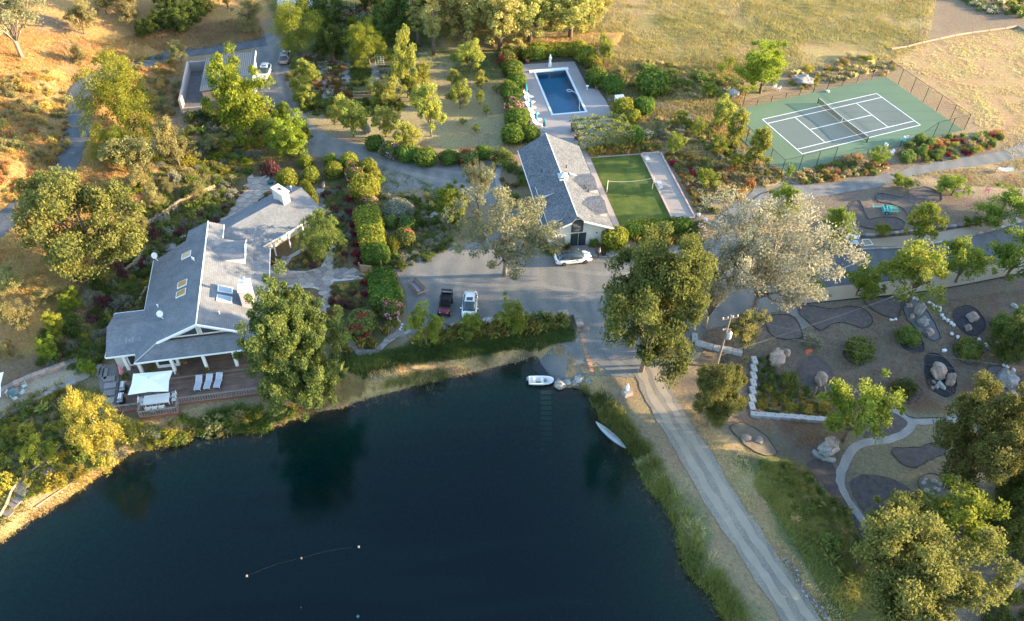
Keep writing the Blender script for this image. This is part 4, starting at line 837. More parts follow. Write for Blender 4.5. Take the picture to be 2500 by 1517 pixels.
def crown(key, seed, W, Ht, base, ncl, per, leaf, m, clump=.13, col=0.0, flat=.75, bark=BARK, tr=.022, limbs=7, up=.35, shell=.45, droop=0.0, asp=.62, lobes=0):
    r = np.random.default_rng(seed); d = unit(ncl, r)
    lump = 1 + .28 * np.sin(d[:, 0] * 3.1 + seed) * np.cos(d[:, 1] * 2.7 + seed * 1.7) + .16 * np.sin(d[:, 2] * 4 + seed * .7)
    rad = (shell ** 3 + (1 - shell ** 3) * r.random(ncl)) ** (1 / 3) * lump
    zc, rz_ = (1 + base) / 2 * Ht, (1 - base) / 2 * Ht
    if lobes:                                   # clumps gather into limbs' lobes, leaving gaps between them
        ld = unit(lobes, r); lr = .3 + .55 * r.random(lobes) ** .6; w = r.integers(lobes, size=ncl)
        q = ld[w] * lr[w][:, None] + d * (.42 * r.random(ncl) ** .4 * (.7 + .6 * r.random(lobes))[w])[:, None]; d = q; rad = np.ones(ncl)
    C = np.stack([d[:, 0] * rad * W / 2, d[:, 1] * rad * W / 2, zc + d[:, 2] * rad * rz_ * .95], 1)
    if col: k = np.clip((C[:, 2] / Ht), 0, 1); C[:, :2] *= (1.25 - k * col)[:, None]
    rc = clump * W * (.65 + .7 * r.random(ncl)); idx = np.repeat(np.arange(ncl), per)
    off = unit(len(idx), r) * (.35 + .65 * r.random(len(idx)))[:, None] * rc[idx][:, None]; off[:, 2] *= flat
    P = C[idx] + off
    if droop: P[:, 2] -= droop * (np.linalg.norm(P[:, :2], axis=1) / (W / 2)) ** 2
    k = np.percentile(np.linalg.norm(P[:, :2], axis=1), 96); P[:, :2] *= W * .5 / k; C[:, :2] *= W * .5 / k
    zt = np.percentile(P[:, 2], 99.3); f = Ht / zt; P[:, 2] *= f; C[:, 2] *= f; P[:, 2] = np.maximum(P[:, 2], .1)
    Q = leaves(P, leaf, r, up, asp=asp); v = np.clip(.55 * r.random(ncl)[idx] + .45 * r.random(len(idx)), 0, 1)
    me = quads(key + '_crown', Q, m, v)
    b = MB(); top = Vector((0, 0, zc + rz_ * .35)); R0 = max(.06, tr * Ht)
    b.tube([(0, 0, -.4), (.05 * W * r.normal() * .3, .02 * W, zc * .35), (.03 * W * r.normal(), .03 * W * r.normal(), zc * .75), top], [R0 * 1.25, R0, R0 * .75, R0 * .2], 8)
    for i in r.choice(ncl, min(limbs, ncl), replace=False):
        e = Vector(C[i]); s = Vector((0, 0, max(.2, base) * Ht * (.6 + .6 * r.random()))); mid = (s + e) / 2 + Vector((0, 0, -.04 * Ht + .06 * Ht * r.random()))
        b.tube([s, mid, e], [R0 * .55, R0 * .36, R0 * .1], 5)
    MESH.setdefault(key, []).append((me, b.mesh(key + '_trunk', bark, True), W, Ht, base))
SP = [('oak', 3, 10, 9.5, .1, 160, 100, .235, 'oak', dict(clump=.085, limbs=14, bark=BARK, lobes=30)), ('silveroak', 2, 13, 10, .2, 200, 76, .225, 'silver', dict(clump=.07, limbs=20, bark=BARKP, lobes=22)),
      ('greyoak', 2, 10, 9, .25, 105, 78, .22, 'greyoak', dict(clump=.075, limbs=18, bark=BARKP, lobes=15)), ('maple', 3, 6.5, 8, .04, 120, 78, .23, 'maple', dict(clump=.10, lobes=26)),
      ('locust', 2, 9, 8, .06, 160, 80, .21, 'locust', dict(clump=.085, droop=.8, asp=.4, lobes=28)), ('big', 1, 12, 12, .0, 440, 92, .225, 'big', dict(clump=.06, shell=.62, col=.4, lobes=64)),
      ('olive', 3, 5, 5, .08, 85, 60, .19, 'olive', dict(clump=.11, lobes=13)), ('fruit', 3, 4.6, 4.4, .2, 80, 60, .19, 'fruit', dict(clump=.10, up=.6, lobes=12)), ('poplar', 2, 1.9, 11, .06, 80, 45, .2, 'cotton', dict(clump=.26, col=.5)),
      ('cotton', 2, 8, 12, .05, 150, 60, .30, 'cotton', dict(clump=.10, col=.4, lobes=20)), ('street', 3, 5.6, 6, .15, 85, 52, .22, 'street', dict(clump=.11, droop=.5, lobes=16)), ('young', 2, 3, 3.6, .3, 45, 42, .16, 'street', dict(clump=.13)),
      ('darktree', 2, 7, 7.5, .1, 130, 60, .27, 'dark', dict(clump=.11)), ('yellow', 1, 6.5, 6.5, .15, 150, 60, .20, 'yellowtree', dict(clump=.09, droop=.8, asp=.4, limbs=10, bark=BARKP)), ('willow', 1, 5, 5, .1, 110, 60, .2, 'mid', dict(clump=.10, droop=1.0, asp=.35)),
      ('columnar', 2, 2.6, 5.4, .12, 75, 50, .2, 'fruit', dict(clump=.17, col=.55)), ('ginkgo', 2, 5.5, 6, .1, 110, 60, .25, 'locust', dict(clump=.11))]
for key, nv, W, Ht, base, ncl, per, leaf, m, kw in SP:
    g = 1.1 if 'oak' in key and key != 'oak' else 1.9 if key in ('oak', 'big') else 1.5
    for i in range(nv): crown(key, 101 + 17 * i + 7 * len(MESH), W, Ht, base, ncl, int(per * g * 1.45), leaf * .95, LM[m], **kw)
def plant_tree(key, x, y, W, Ht, label, name, group=None, var=None):
    me, tk, w0, h0, _ = MESH[key][(var if var is not None else random.randrange(99)) % len(MESH[key])]
    t = thing(name, label, 'tree', (x, y, h1(x, y) - .05), random.uniform(0, 6.28), group, (W / w0, W / w0, Ht / h0))
    put('trunk', tk, t); put('crown', me, t); return t
def tree(key, n, bx, by, top, wp, label, name='tree', group=None, var=None, xc=None):
    B = G(n, bx, by); k = mpp(B); zs = ZO.get(n) and .26786 or ZK[n][2]
    W = wp * zs * k; E = (by - top) * zs * k; th = math.atan2(CAM_H - B[2], math.hypot(B[0], B[1])); bs = MESH[key][0][4]
    lo, hi = .5, 30
    for _ in range(40):
        h = (lo + hi) / 2; e = math.cos(th) * (1 + bs) / 2 * h + math.hypot(math.cos(th) * (1 - bs) / 2 * h, W / 2 * math.sin(th) * .9)
        lo, hi = (h, hi) if e < E else (lo, h)
    h = max(h, W * .45); zc = B[2] + h * .55; k2 = (project((B[0], B[1], zc))[0] - px(n, bx, by)[0]) * k
    B[0] -= k2 * .85
    return plant_tree(key, B[0], B[1], W, h, label, name, group, var)

def ball_mesh(key, m, seed, n=1500, leaf=.17, core=.86, flower=0.0, sq=2.0, rough_=.05, hz=.85):
    """clipped shrub of radius 1: solid core with a skin of small leaves"""
    r = np.random.default_rng(seed); d = unit(n, r); d = d[d[:, 2] > -.55]
    def shape(d):
        k = (np.abs(d) ** sq).sum(1) ** (-1 / sq) if sq != 2 else np.ones(len(d))
        lum = 1 + rough_ * (np.sin(d[:, 0] * 5 + seed) + np.sin(d[:, 1] * 6 + seed * 2) + np.sin(d[:, 2] * 5 + seed))
        q = d * (k * lum)[:, None]; q[:, 2] *= hz; return q
    P = shape(d) * (.88 + .17 * r.random(len(d)))[:, None]; P[:, 2] += hz * .72
    Q = leaves(P, leaf, r, .15, d * .9); v = r.random(len(P)) * .8 + .2 * (np.sin(d[:, 0] * 9) > 0)
    if flower:
        cl = unit(max(3, int(30 * flower)), r); near = (d @ cl.T).max(1) > .965 - .05 * flower; f = near & (r.random(len(d)) < .6); v = np.where(f, 2.0, np.minimum(v, 1))
    cv = shape(ICO2[0]) * core; cv[:, 2] = np.maximum(cv[:, 2] + hz * .72, -.05)
    MESH.setdefault(key, []).append(quads(key, Q, m, v, (cv, ICO2[1], np.full(len(ICO2[1]), .12))))
def loose_mesh(key, m, seed, ncl=26, per=44, leaf=.15, flower=0.0, tall=.8, spike=False):
    r = np.random.default_rng(seed); d = unit(ncl, r); d[:, 2] = abs(d[:, 2]); rad = .35 + .55 * r.random(ncl)
    C = d * rad[:, None]; C[:, 2] = C[:, 2] * tall + .15; idx = np.repeat(np.arange(ncl), per)
    P = C[idx] + unit(len(idx), r) * (.30 * (.4 + .6 * r.random(len(idx))))[:, None]; P[:, 2] = np.maximum(P[:, 2], .02)
    v = np.clip(.5 * r.random(ncl)[idx] + .5 * r.random(len(idx)), 0, 1)
    if flower: v = np.where((r.random(len(idx)) < flower) & (P[:, 2] > .35), 2.0, v)
    MESH.setdefault(key, []).append(quads(key, leaves(P, leaf, r, .4, asp=.5), m, v))
def blades(P, h, w, lean, r, droop=.35):
    n = len(P); a = r.random(n) * 6.283; d = np.stack([np.cos(a), np.sin(a)], 1); L = lean * r.random(n) * h
    hh = h * (.55 + .7 * r.random(n)); side = np.stack([-d[:, 1], d[:, 0], np.zeros(n)], 1) * (w * .5)
    mid = P + np.column_stack([d * (L * .45)[:, None], hh * .7]); tip = P + np.column_stack([d * L[:, None], hh * (1 - droop * lean * r.random(n))])
    return np.stack([P - side, P + side, mid + side * .7, tip], 1)
def tuft_mesh(key, m, seed, n=70, h=1.0, w=.05, lean=1.0, spread=.18):
    r = np.random.default_rng(seed); P = np.column_stack([r.normal(size=(n, 2)) * spread, np.zeros(n)])
    MESH.setdefault(key, []).append(quads(key, blades(P, np.full(n, h), w, lean, r), m, r.random(n)))
for i in range(3):
    ball_mesh('ball', LM['box'], 31 + i); ball_mesh('bally', LM['boxy'], 41 + i); ball_mesh('hedge', LM['box'], 51 + i, 2000, .16, .88, 0, 5.0, .03, .9); ball_mesh('hedgey', LM['boxy'], 55 + i, 2000, .16, .88, 0, 5.0, .03, .9)
    ball_mesh('ballpink', LM['pink'], 61 + i, 1500, .17, .82, .5, 2, .08); ball_mesh('ballred', LM['redfl'], 65 + i, 1500, .17, .82, .45, 2, .08); ball_mesh('balllilac', LM['lilac'], 68 + i, 1500, .17, .82, .6, 2, .08); ball_mesh('ballcoral', LM['coral'], 72 + i, 1500, .17, .82, .35, 2, .08)
    ball_mesh('ballgrey', LM['grey'], 75 + i, 1500, .16, .85); ball_mesh('balldark', LM['mid'], 78 + i, 1500, .17, .85, 0, 2, .1); loose_mesh('silverbush', LM['silverbush'], 84 + i)
    for k, m in (('green', 'mid'), ('dark', 'dark'), ('grey', 'grey'), ('yel', 'yel'), ('olive', 'olive'), ('red', 'red'), ('purple', 'purple'), ('bright', 'maple'), ('gold', 'gold'), ('rust', 'rust')): loose_mesh('l_' + k, LM[m], 90 + 11 * i + len(MESH))
    for k, f in (('whitefl', .3), ('pink', .3), ('redfl', .3), ('coral', .25)): loose_mesh('f_' + k, LM[k], 190 + 11 * i + len(MESH), flower=f)
    for k in ('straw', 'green', 'flax', 'silver', 'dry', 'weed'): tuft_mesh('g_' + k, GM[k], 290 + 3 * i + len(MESH), 110, 1.0, .07, 1.1 if k != 'flax' else .7)
def shrub(key, n, x, y, r, label, name='shrub', group=None, cat='shrub', rr=None, rz=None, sc3=(1, 1, 1), zk=.6):
    p = G(n, x, y); zs = .26786 if n in ZO else ZK[n][2]; rad = r * zs * mpp(p)
    for _ in range(2): p = Pz(n, x, y, h1(p[0], p[1]) + zk * rad)
    o = put(name, random.choice(MESH[key]), None, (p[0], p[1], h1(p[0], p[1])), random.uniform(0, 6.28) if rz is None else rz, (rad * sc3[0], rad * sc3[1], rad * sc3[2]))
    return tag(o, label, cat, group)
def balls(key, n, L, label, name='clipped_shrub', group=None, **k):
    for a in L: shrub(key, n, *a, label, name, group or label, **k)
NOGO = []
def fill(poly, count, kinds, lo, hi, label, name, group, cat='shrub', gap=.75, seed=1, avoid=()):
    r = np.random.default_rng(seed); a, b = poly.min(0), poly.max(0); out = []; count = int(count * 1.5); lo *= 1.2; hi *= 1.3; gap *= .76
    for _ in range(count * 30):
        if len(out) >= count: break
        p = a + (b - a) * r.random(2); rad = lo + (hi - lo) * r.random() ** 1.5
        if not inside(p[None], poly)[0]: continue
        if any(inside(p[None], q)[0] for q in avoid): continue
        if any((p[0] - q[0]) ** 2 + (p[1] - q[1]) ** 2 < (gap * (rad + q[2])) ** 2 for q in out): continue
        out.append((p[0], p[1], rad))
    keys = [k for k, w in kinds for _ in range(w)]
    for x, y, rad in out:
        k = keys[r.integers(len(keys))]; word = KW.get(k.split('_')[-1] if '_' in k else k, '')
        rad *= .68 if k[:2] == 'g_' and k != 'g_flax' else 1
        o = put(name, MESH[k][r.integers(len(MESH[k]))], None, (x, y, h1(x, y) - .03), r.random() * 6.28, (rad, rad, rad * (.85 + .4 * r.random())))
        tag(o, (word + ' ' + label).strip(), cat, word + ' ' + group)
KW = {'green': 'mid-green', 'dark': 'dark green', 'grey': 'grey-green', 'yel': 'yellow-green', 'olive': 'olive', 'red': 'crimson-leaved', 'purple': 'purple-leaved', 'bright': 'bright green', 'gold': 'golden', 'rust': 'rust-coloured', 'whitefl': 'white-flowered', 'pink': 'pink-flowered', 'redfl': 'red-flowered', 'coral': 'coral-flowered',
      'straw': 'straw-coloured', 'flax': 'bronze strap-leaved', 'silver': 'silvery', 'dry': 'dry golden', 'weed': 'green', 'ball': 'rounded green', 'bally': 'rounded yellow-green', 'balldark': 'rounded dark', 'silverbush': 'pale silvery', 'ballgrey': 'rounded grey'}
def stuff(name, poly, count, kind, h, w, lean, label, cat='grass', per=6, seed=1, patch=None, avoid=(), wet=False, spread=.12):
    """countless grass blades as one object"""
    r = np.random.default_rng(seed); a, b = poly.min(0), poly.max(0); P = a + (b - a) * r.random((count, 2)); P = P[inside(P, poly)]
    if patch: P = P[.65 * noise2(P, patch[0], seed) + .35 * noise2(P, patch[0] * 3.7, seed + 1) + .22 * (r.random(len(P)) - .5) > patch[1]]
    for q in avoid: P = P[~inside(P, q)]
    if not wet: P = P[sdist(P, SHORE) < .1]
    P = np.repeat(P, per, 0) + r.normal(size=(len(P) * per, 2)) * spread
    z = np.maximum(H(P) - .03, WATER_Z - .3); Q = blades(np.column_stack([P, z]), h * (.6 + .8 * noise2(P, .3, seed + 3)), w, lean, r)
    v = np.clip(.6 * noise2(P, .45, seed + 5) + .5 * r.random(len(P)) - .05, 0, 1)
    return tag(put(name, quads(name, np.ascontiguousarray(Q[:, [0, 1, 3]]), GM[kind], v, nper=3)), label, cat, kind='stuff')
# ------------------------------------------------------------------ trees
tree('oak', 0, 195, 645, 392, 250, 'broad olive-green oak with forked pale trunk on the golden hillside', 'oak_tree', var=0)
tree('locust', 0, 288, 345, 145, 180, 'feathery yellow-green locust tree standing over the hill road', 'locust_tree', var=0)
tree('locust', 0, 262, 385, 300, 110, 'low spreading locust under the big feathery roadside tree', 'locust_tree', var=1)
tree('maple', 0, 578, 348, 148, 138, 'bright green sycamore in front of the corrugated garage roof', 'sycamore_tree', var=0)
tree('olive', 0, 320, 415, 320, 120, 'grey olive tree just downhill of the locust', 'olive_tree')
tree('olive', 0, 415, 400, 285, 75, 'slender olive tree on the slope below the parapet wall', 'olive_tree')
tree('greyoak', 0, 8, 128, -60, 220, 'grey-leaved oak at the top of the dry hillside', 'oak_tree')
tree('olive', 0, 190, 78, 5, 70, 'olive tree beside the dirt track on the hilltop', 'olive_tree'); tree('olive', 0, 298, 48, -20, 75, 'olive tree above the dry track beside dark thicket', 'olive_tree')
tree('olive', 0, 245, 30, -40, 70, 'half-hidden olive tree behind the hilltop track', 'olive_tree'); tree('olive', 0, 188, 150, 100, 36, 'young staked olive with white tree guard on hillside', 'olive_tree'); tree('olive', 0, 430, 150, 100, 45, 'thin olive sapling beside the gravel road bend', 'olive_tree')
tree('olive', 0, 600, 75, -10, 60, 'grey-green olive on the bank behind the garage', 'olive_tree'); tree('olive', 0, 540, 20, -50, 60, 'pinkish grey shrub-tree at the hill crest', 'olive_tree')
for x, y, t, w in ((350, 85, 45, 50), (385, 70, 15, 60), (425, 75, 10, 60), (455, 55, -5, 60), (480, 30, -40, 60), (400, 35, -40, 60)): tree('darktree', 0, x, y, t, w, 'dark evergreen tree in the thicket on the hilltop', 'evergreen_tree', 'dark evergreen thicket on the hill')
tree('locust', 0, 712, 132, 8, 125, 'yellow-green tree beside the parked tan sedan', 'locust_tree', var=0)
tree('maple', 0, 690, 372, 270, 95, 'bushy bright tree on the inside of the driveway bend', 'garden_tree', var=1); tree('maple', 0, 722, 350, 290, 55, 'small leafy tree edging the driveway bend', 'garden_tree', var=2); tree('maple', 0, 680, 300, 250, 50, 'low bright tree next to the plum-leaved bush', 'garden_tree', var=0)
tree('darktree', 0, 800, 150, 70, 75, 'dark green tree behind the rose garden', 'garden_tree'); tree('locust', 0, 885, 158, 55, 100, 'golden-green tree over the rose garden gate', 'garden_tree', var=1)
tree('darktree', 0, 770, 55, -30, 110, 'dark spreading tree by the fenced kitchen garden', 'background_tree'); tree('darktree', 0, 960, 92, -20, 125, 'large dark willow-like tree behind the vegetable beds', 'background_tree'); tree('darktree', 0, 1060, 40, -70, 120, 'dark tree behind the slender poplars', 'background_tree'); tree('darktree', 0, 890, 15, -70, 90, 'dark tree at the far end of the garden fence', 'background_tree')
tree('poplar', 0, 1002, 112, -20, 34, 'leaning slender poplar with bare lower stem', 'poplar_tree'); tree('poplar', 0, 1040, 132, -20, 40, 'slender upright poplar left of the cottonwoods', 'poplar_tree')
for x, y, t, w, l in ((1118, 112, -60, 140, 'nearest the slender poplars'), (1203, 122, -40, 160, 'with the pale exposed trunk base'), (1275, 105, -60, 150, 'directly behind the pool hedge'), (1375, 95, -55, 150, 'standing alone at the meadow side of the row'), (1330, 75, -70, 130, 'tucked behind the pool hedge one'), (1160, 60, -90, 140, 'at the back between two others'), (1090, 80, -70, 120, 'beside the dark tree and poplars'), (1240, 60, -90, 140, 'hidden behind the exposed-trunk one'), (1420, 70, -60, 100, 'smallest, out in the meadow grass')): tree('cotton', 0, x, y, t, w, 'pale-leaved cottonwood ' + l, 'cottonwood_tree', 'cottonwoods along the meadow')
tree('fruit', 0, 975, 235, 85, 70, 'tall grey-green tree between the vegetable beds and orchard', 'orchard_tree'); tree('fruit', 0, 1130, 175, 98, 75, 'yellow-green tree on the grass at the orchard end', 'orchard_tree')
for x, y, t, w, l in ((845, 330, 232, 80, 'orchard tree beside the driveway shoulder'), (925, 330, 255, 70, 'orchard tree with leaning double stem by the wrapped pallet'), (1035, 328, 205, 85, 'tall rounded orchard tree in the centre of the dry orchard'), (975, 365, 292, 70, 'bright low orchard tree behind the round clipped bushes'), (1107, 262, 195, 62, 'orchard tree with dark trunk on pale straw ground'),
                      (1093, 214, 168, 38, 'small dark orchard tree in tree shade'), (1158, 215, 170, 38, 'second small dark orchard tree near the grass path'), (925, 258, 190, 80, 'dense orchard tree at the end of the raised beds'), (1010, 245, 190, 60, 'orchard tree close behind the tall rounded one'), (1012, 215, 150, 60, 'upright orchard tree beside the raised beds'), (820, 300, 235, 50, 'leafy orchard tree above the driveway bend')): tree('fruit', 0, x, y, t, w, l, 'orchard_tree')
for x, y, t in ((1155, 258, 218), (1170, 275, 255), (1195, 225, 205), (1145, 320, 300), (1115, 300, 285)): tree('young', 0, x, y, t, 22, 'staked orchard sapling on pale straw ground', 'orchard_sapling', 'orchard saplings')
for x, y, t, w in ((738, 205, 145, 62), (722, 240, 182, 52), (736, 262, 205, 55)): tree('fruit', 0, x, y, t, w, 'willowy bright shrub-tree lining the inner drive edge', 'willow_shrub', 'willowy shrubs along the drive')
tree('ginkgo', 0, 1092, 535, 448, 80, 'rounded yellow-green tree on the planted driveway island', 'garden_tree')
tree('greyoak', 0, 1213, 662, 448, 250, 'gnarled sparse oak standing in the gravel parking yard', 'oak_tree', var=0); tree('greyoak', 0, 1150, 520, 395, 75, 'thin pale-leaved oak limb reaching over the driveway', 'oak_tree', var=1)
tree('willow', 0, 772, 618, 505, 112, 'drooping green tree shading the flagstone courtyard', 'courtyard_tree')
tree('big', 0, 694, 962, 692, 236, 'massive dark green tree with yellow tips beside the deck', 'shade_tree')
for x, y, t, w, l in ((1022, 835, 738, 82, 'small bright tree in front of the red utility vehicle'), (1133, 815, 752, 66, 'small bright tree in front of the parked white car'), (1226, 800, 718, 82, 'airy small tree by the long stone wall')): tree('street', 0, x, y, t, w, l, 'young_tree')
tree('oak', 0, 1568, 893, 612, 262, 'large olive-green oak where the dam road begins', 'oak_tree', var=1); tree('oak', 0, 1615, 800, 640, 135, 'oak crown over the edge of the parking yard', 'oak_tree', var=2)
tree('greyoak', 0, 1720, 790, 600, 150, 'grey-green oak behind the utility pole', 'oak_tree', var=1)
tree('silveroak', 0, 1850, 745, 488, 320, 'spreading silvery oak beside the east road', 'oak_tree', var=0)
tree('oak', 0, 1722, 1022, 872, 125, 'bushy oak beside the dusty dam road', 'oak_tree', var=0); tree('olive', 0, 1800, 850, 740, 85, 'dull grey-green tree above the white block wall', 'olive_tree')
SG = 'young trees along the east road'
for x, y, t, w, l in ((1885, 535, 445, 85, 'bright young tree behind the silvery oak'), (2015, 600, 500, 85, 'young tree behind the white-lidded shed'), (2225, 580, 484, 90, 'sunlit young tree above the tan roadside strip'), (2125, 572, 535, 40, 'tiny tree with dark stem on the roadside strip'), (2410, 540, 448, 125, 'dense young tree at the far end of the roadside strip'),
                      (2340, 548, 512, 42, 'small dark-stemmed tree on the roadside strip'), (2298, 470, 418, 78, 'low spreading tree above the hammock'), (2175, 452, 415, 58, 'small tree beside the court path'), (2075, 712, 628, 95, 'street tree on the lower strip by the drain cover'), (2212, 728, 580, 165, 'widest street tree over the lower roadside strip'),
                      (2325, 680, 565, 115, 'street tree right of the widest one'), (2450, 670, 545, 130, 'street tree at the bend of the lower strip'), (1958, 705, 655, 52, 'small tree under the silvery oak crown')): tree('street', 0, x, y, t, w, l, 'street_tree', SG)
tree('maple', 0, 1843, 225, 105, 118, 'big bright green tree at the court corner', 'court_tree', var=1)
for x, y, t, w, l in ((1741, 310, 232, 48, 'slim tree beside the court fence path'), (1775, 350, 263, 46, 'slim tree overlapping the green court corner'), (1827, 400, 308, 52, 'slim tree against the near court fence')): tree('columnar', 0, x, y, t, w, l, 'court_tree')
for x, y, t, w, l in ((1625, 375, 322, 48, 'at the far corner of the bocce strip'), (1700, 455, 405, 58, 'inside the curved kerb of the rose border'), (1770, 410, 370, 36, 'above the silvery border'), (1732, 370, 325, 42, 'between rose border and slim court trees'), (1640, 300, 265, 40, 'beside the path behind the pergola'), (1706, 235, 198, 40, 'by the grey rock pile'), (1680, 330, 285, 40, 'in the middle of the grass garden'), (2115, 400, 352, 48, 'in the feathery grass border'), (1900, 432, 395, 22, 'at the court path fork'), (1610, 160, 150, 20, 'at the meadow border'), (1755, 165, 135, 25, 'near the bright court corner tree'), (1735, 185, 150, 22, 'in straw near the court corner tree')): tree('young', 0, x, y, t, w, 'small leafy tree ' + l, 'small_tree', 'small trees around the court garden')
tree('street', 0, 2065, 1062, 888, 155, 'sunlit yellow-green tree above the curving white path', 'garden_tree', var=0)
tree('oak', 0, 2375, 1170, 925, 225, 'large dark tree with sunlit top beside the garden path', 'garden_tree', var=2); tree('street', 0, 2300, 1310, 1145, 185, 'yellow-green tree by the ring of stones', 'garden_tree', var=1); tree('oak', 0, 2215, 1500, 1235, 300, 'huge oak in the low garden corner', 'oak_tree', var=1); tree('oak', 0, 2170, 1340, 1190, 150, 'oak crown reaching over the end of the white path', 'oak_tree', var=0)
tree('darktree', 0, 2410, 1310, 1205, 110, 'dark dense tree behind the boulder with black edging', 'garden_tree'); tree('darktree', 0, 2440, 870, 740, 100, 'dark tree at the stone garden border', 'garden_tree'); tree('darktree', 0, 2480, 1240, 1090, 120, 'dark tree beyond the large sunlit-topped tree', 'garden_tree')
tree('yellow', 0, 222, 1085, 905, 135, 'glowing yellow-green tree on the bank left of the deck', 'bank_tree')
for x, y, t, w in ((130, 800, 740, 52), (115, 860, 800, 48), (165, 740, 690, 50), (212, 905, 865, 40)): tree('maple', 0, x, y, t, w, 'small bright maple on the slope left of the house', 'small_maple', 'small bright maples on the slope')
tree('street', 0, 100, 1120, 1045, 75, 'rounded sunlit shrub-tree above the lower steps', 'bank_tree')
for x, y, t, w in ((25, 700, 635, 75), (40, 790, 715, 80), (20, 860, 810, 60), (110, 730, 690, 60)): tree('olive', 0, x, y, t, w, 'olive bush-tree on the shaded left slope', 'olive_tree', 'olive bush-trees on the left slope')
for x, y, t, w, l in ((340, 455, 395, 60, 'just right of the broad oak'), (400, 460, 430, 50, 'with white tree guard on the terraces'), (480, 470, 430, 55, 'above the log palisade end'), (375, 500, 440, 55, 'over bare orange soil'), (330, 560, 515, 45, 'below the bare orange soil'), (440, 385, 330, 60, 'below the pale gravelly slope'), (520, 360, 320, 60, 'downhill of the sycamore'), (400, 310, 280, 40, 'beside the lavender rows under the garage')): tree('olive', 0, x, y, t, w, 'small olive tree ' + l, 'olive_tree', 'small olives on the terraced slope')
# trees on the rise east of the frame, which shade the low garden
r = np.random.default_rng(5)
for x, y, W, h in [(80, 36, 12, 13), (88, 47, 13, 14), (84, 58, 12, 12.5), (92, 66, 12, 14), (96, 76, 13, 14), (100, 86, 13, 13), (70, 27, 12, 12), (108, 94, 12, 12), (104, 60, 13, 15), (90, 30, 13, 14), (112, 80, 13, 15)]:
    plant_tree('oak', x, y, W, h, 'tall oak on the rise east of the stone garden', 'oak_tree', 'oaks on the eastern rise')

# ------------------------------------------------------------------ clipped and named shrubs
balls('ball', 0, [(903, 346, 23), (980, 371, 26), (1025, 380, 28), (1080, 380, 23), (1163, 368, 21), (1235, 322, 25), (1275, 322, 22)], 'round clipped bush lining the far edge of the driveway')
balls('balllilac', 0, [(938, 361, 25)], 'round bush with lilac flowers between clipped driveway bushes'); balls('ballred', 0, [(1127, 380, 25)], 'round bush with red flowers between clipped driveway bushes'); balls('ballpink', 0, [(965, 378, 12)], 'small pink-flowered bush at the driveway edge')
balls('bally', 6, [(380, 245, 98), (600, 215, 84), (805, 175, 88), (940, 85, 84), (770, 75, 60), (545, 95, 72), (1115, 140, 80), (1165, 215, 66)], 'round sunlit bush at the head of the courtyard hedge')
balls('ball', 6, [(1225, 260, 48)], 'round green bush at the driveway side of the tall hedge'); balls('ballcoral', 6, [(965, 150, 72), (1170, 275, 55)], 'coral-flowered bush in the tall hedge'); balls('ballpink', 6, [(990, 225, 85), (1130, 470, 75)], 'pale pink-flowered bush in the tall hedge')
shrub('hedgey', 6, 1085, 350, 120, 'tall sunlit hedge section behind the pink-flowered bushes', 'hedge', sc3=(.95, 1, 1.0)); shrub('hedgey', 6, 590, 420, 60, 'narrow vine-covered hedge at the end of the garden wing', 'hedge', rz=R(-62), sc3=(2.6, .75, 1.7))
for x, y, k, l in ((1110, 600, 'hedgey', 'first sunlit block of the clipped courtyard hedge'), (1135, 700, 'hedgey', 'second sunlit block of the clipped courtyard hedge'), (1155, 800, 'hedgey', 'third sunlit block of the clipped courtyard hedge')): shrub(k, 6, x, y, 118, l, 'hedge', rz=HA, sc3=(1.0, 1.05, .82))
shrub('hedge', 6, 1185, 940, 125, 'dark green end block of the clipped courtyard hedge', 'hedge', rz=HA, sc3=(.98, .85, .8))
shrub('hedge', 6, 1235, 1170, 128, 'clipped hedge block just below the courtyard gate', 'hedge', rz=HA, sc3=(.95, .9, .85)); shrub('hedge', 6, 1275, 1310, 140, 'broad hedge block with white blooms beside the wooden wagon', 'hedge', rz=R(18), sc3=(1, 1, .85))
shrub('ballgrey', 6, 1380, 515, 135, 'large rounded dark green bush on the driveway island', 'clipped_shrub', sc3=(1, 1, .75)); balls('balldark', 6, [(1320, 640, 70), (1475, 665, 85)], 'rounded bush below the large island bush'); balls('ballcoral', 6, [(1455, 790, 95)], 'egg-shaped bush with coral tips on the island'); balls('bally', 6, [(1350, 835, 72)], 'small egg-shaped bush at the island edge')
balls('bally', 3, [(1205, 985, 105), (1285, 1060, 75)], 'round sunlit bush beside the white pool chest'); shrub('ball', 3, 1390, 970, 100, 'large round bush by the path behind the pergola', 'clipped_shrub'); shrub('hedge', 3, 1305, 1260, 75, 'clipped bush at the corner of the pergola', 'clipped_shrub', sc3=(.9, .9, 1.3)); shrub('f_whitefl', 3, 1420, 1220, 85, 'white-blooming shrub behind the lawn', 'flowering_shrub', sc3=(1, 1, 1.2))
balls('ball', 3, [(190, 630, 94), (230, 745, 88), (160, 805, 80), (185, 880, 92), (235, 1085, 112), (195, 1235, 108), (350, 1225, 90)], 'round bush in the hedge line left of the pool'); balls('ballred', 3, [(140, 545, 90)], 'red-flowered bush near the far corner of the pool'); balls('ballpink', 3, [(200, 965, 88)], 'pink-flowered bush behind the sun loungers'); balls('bally', 3, [(300, 1050, 60)], 'sunlit bush tucked behind the sun loungers')
balls('bally', 3, [(160, 490, 80), (330, 480, 85), (420, 470, 90), (510, 470, 75), (620, 450, 75), (700, 455, 75), (790, 450, 85), (860, 500, 95), (920, 560, 80)], 'clipped hedge bush behind the pool statue')
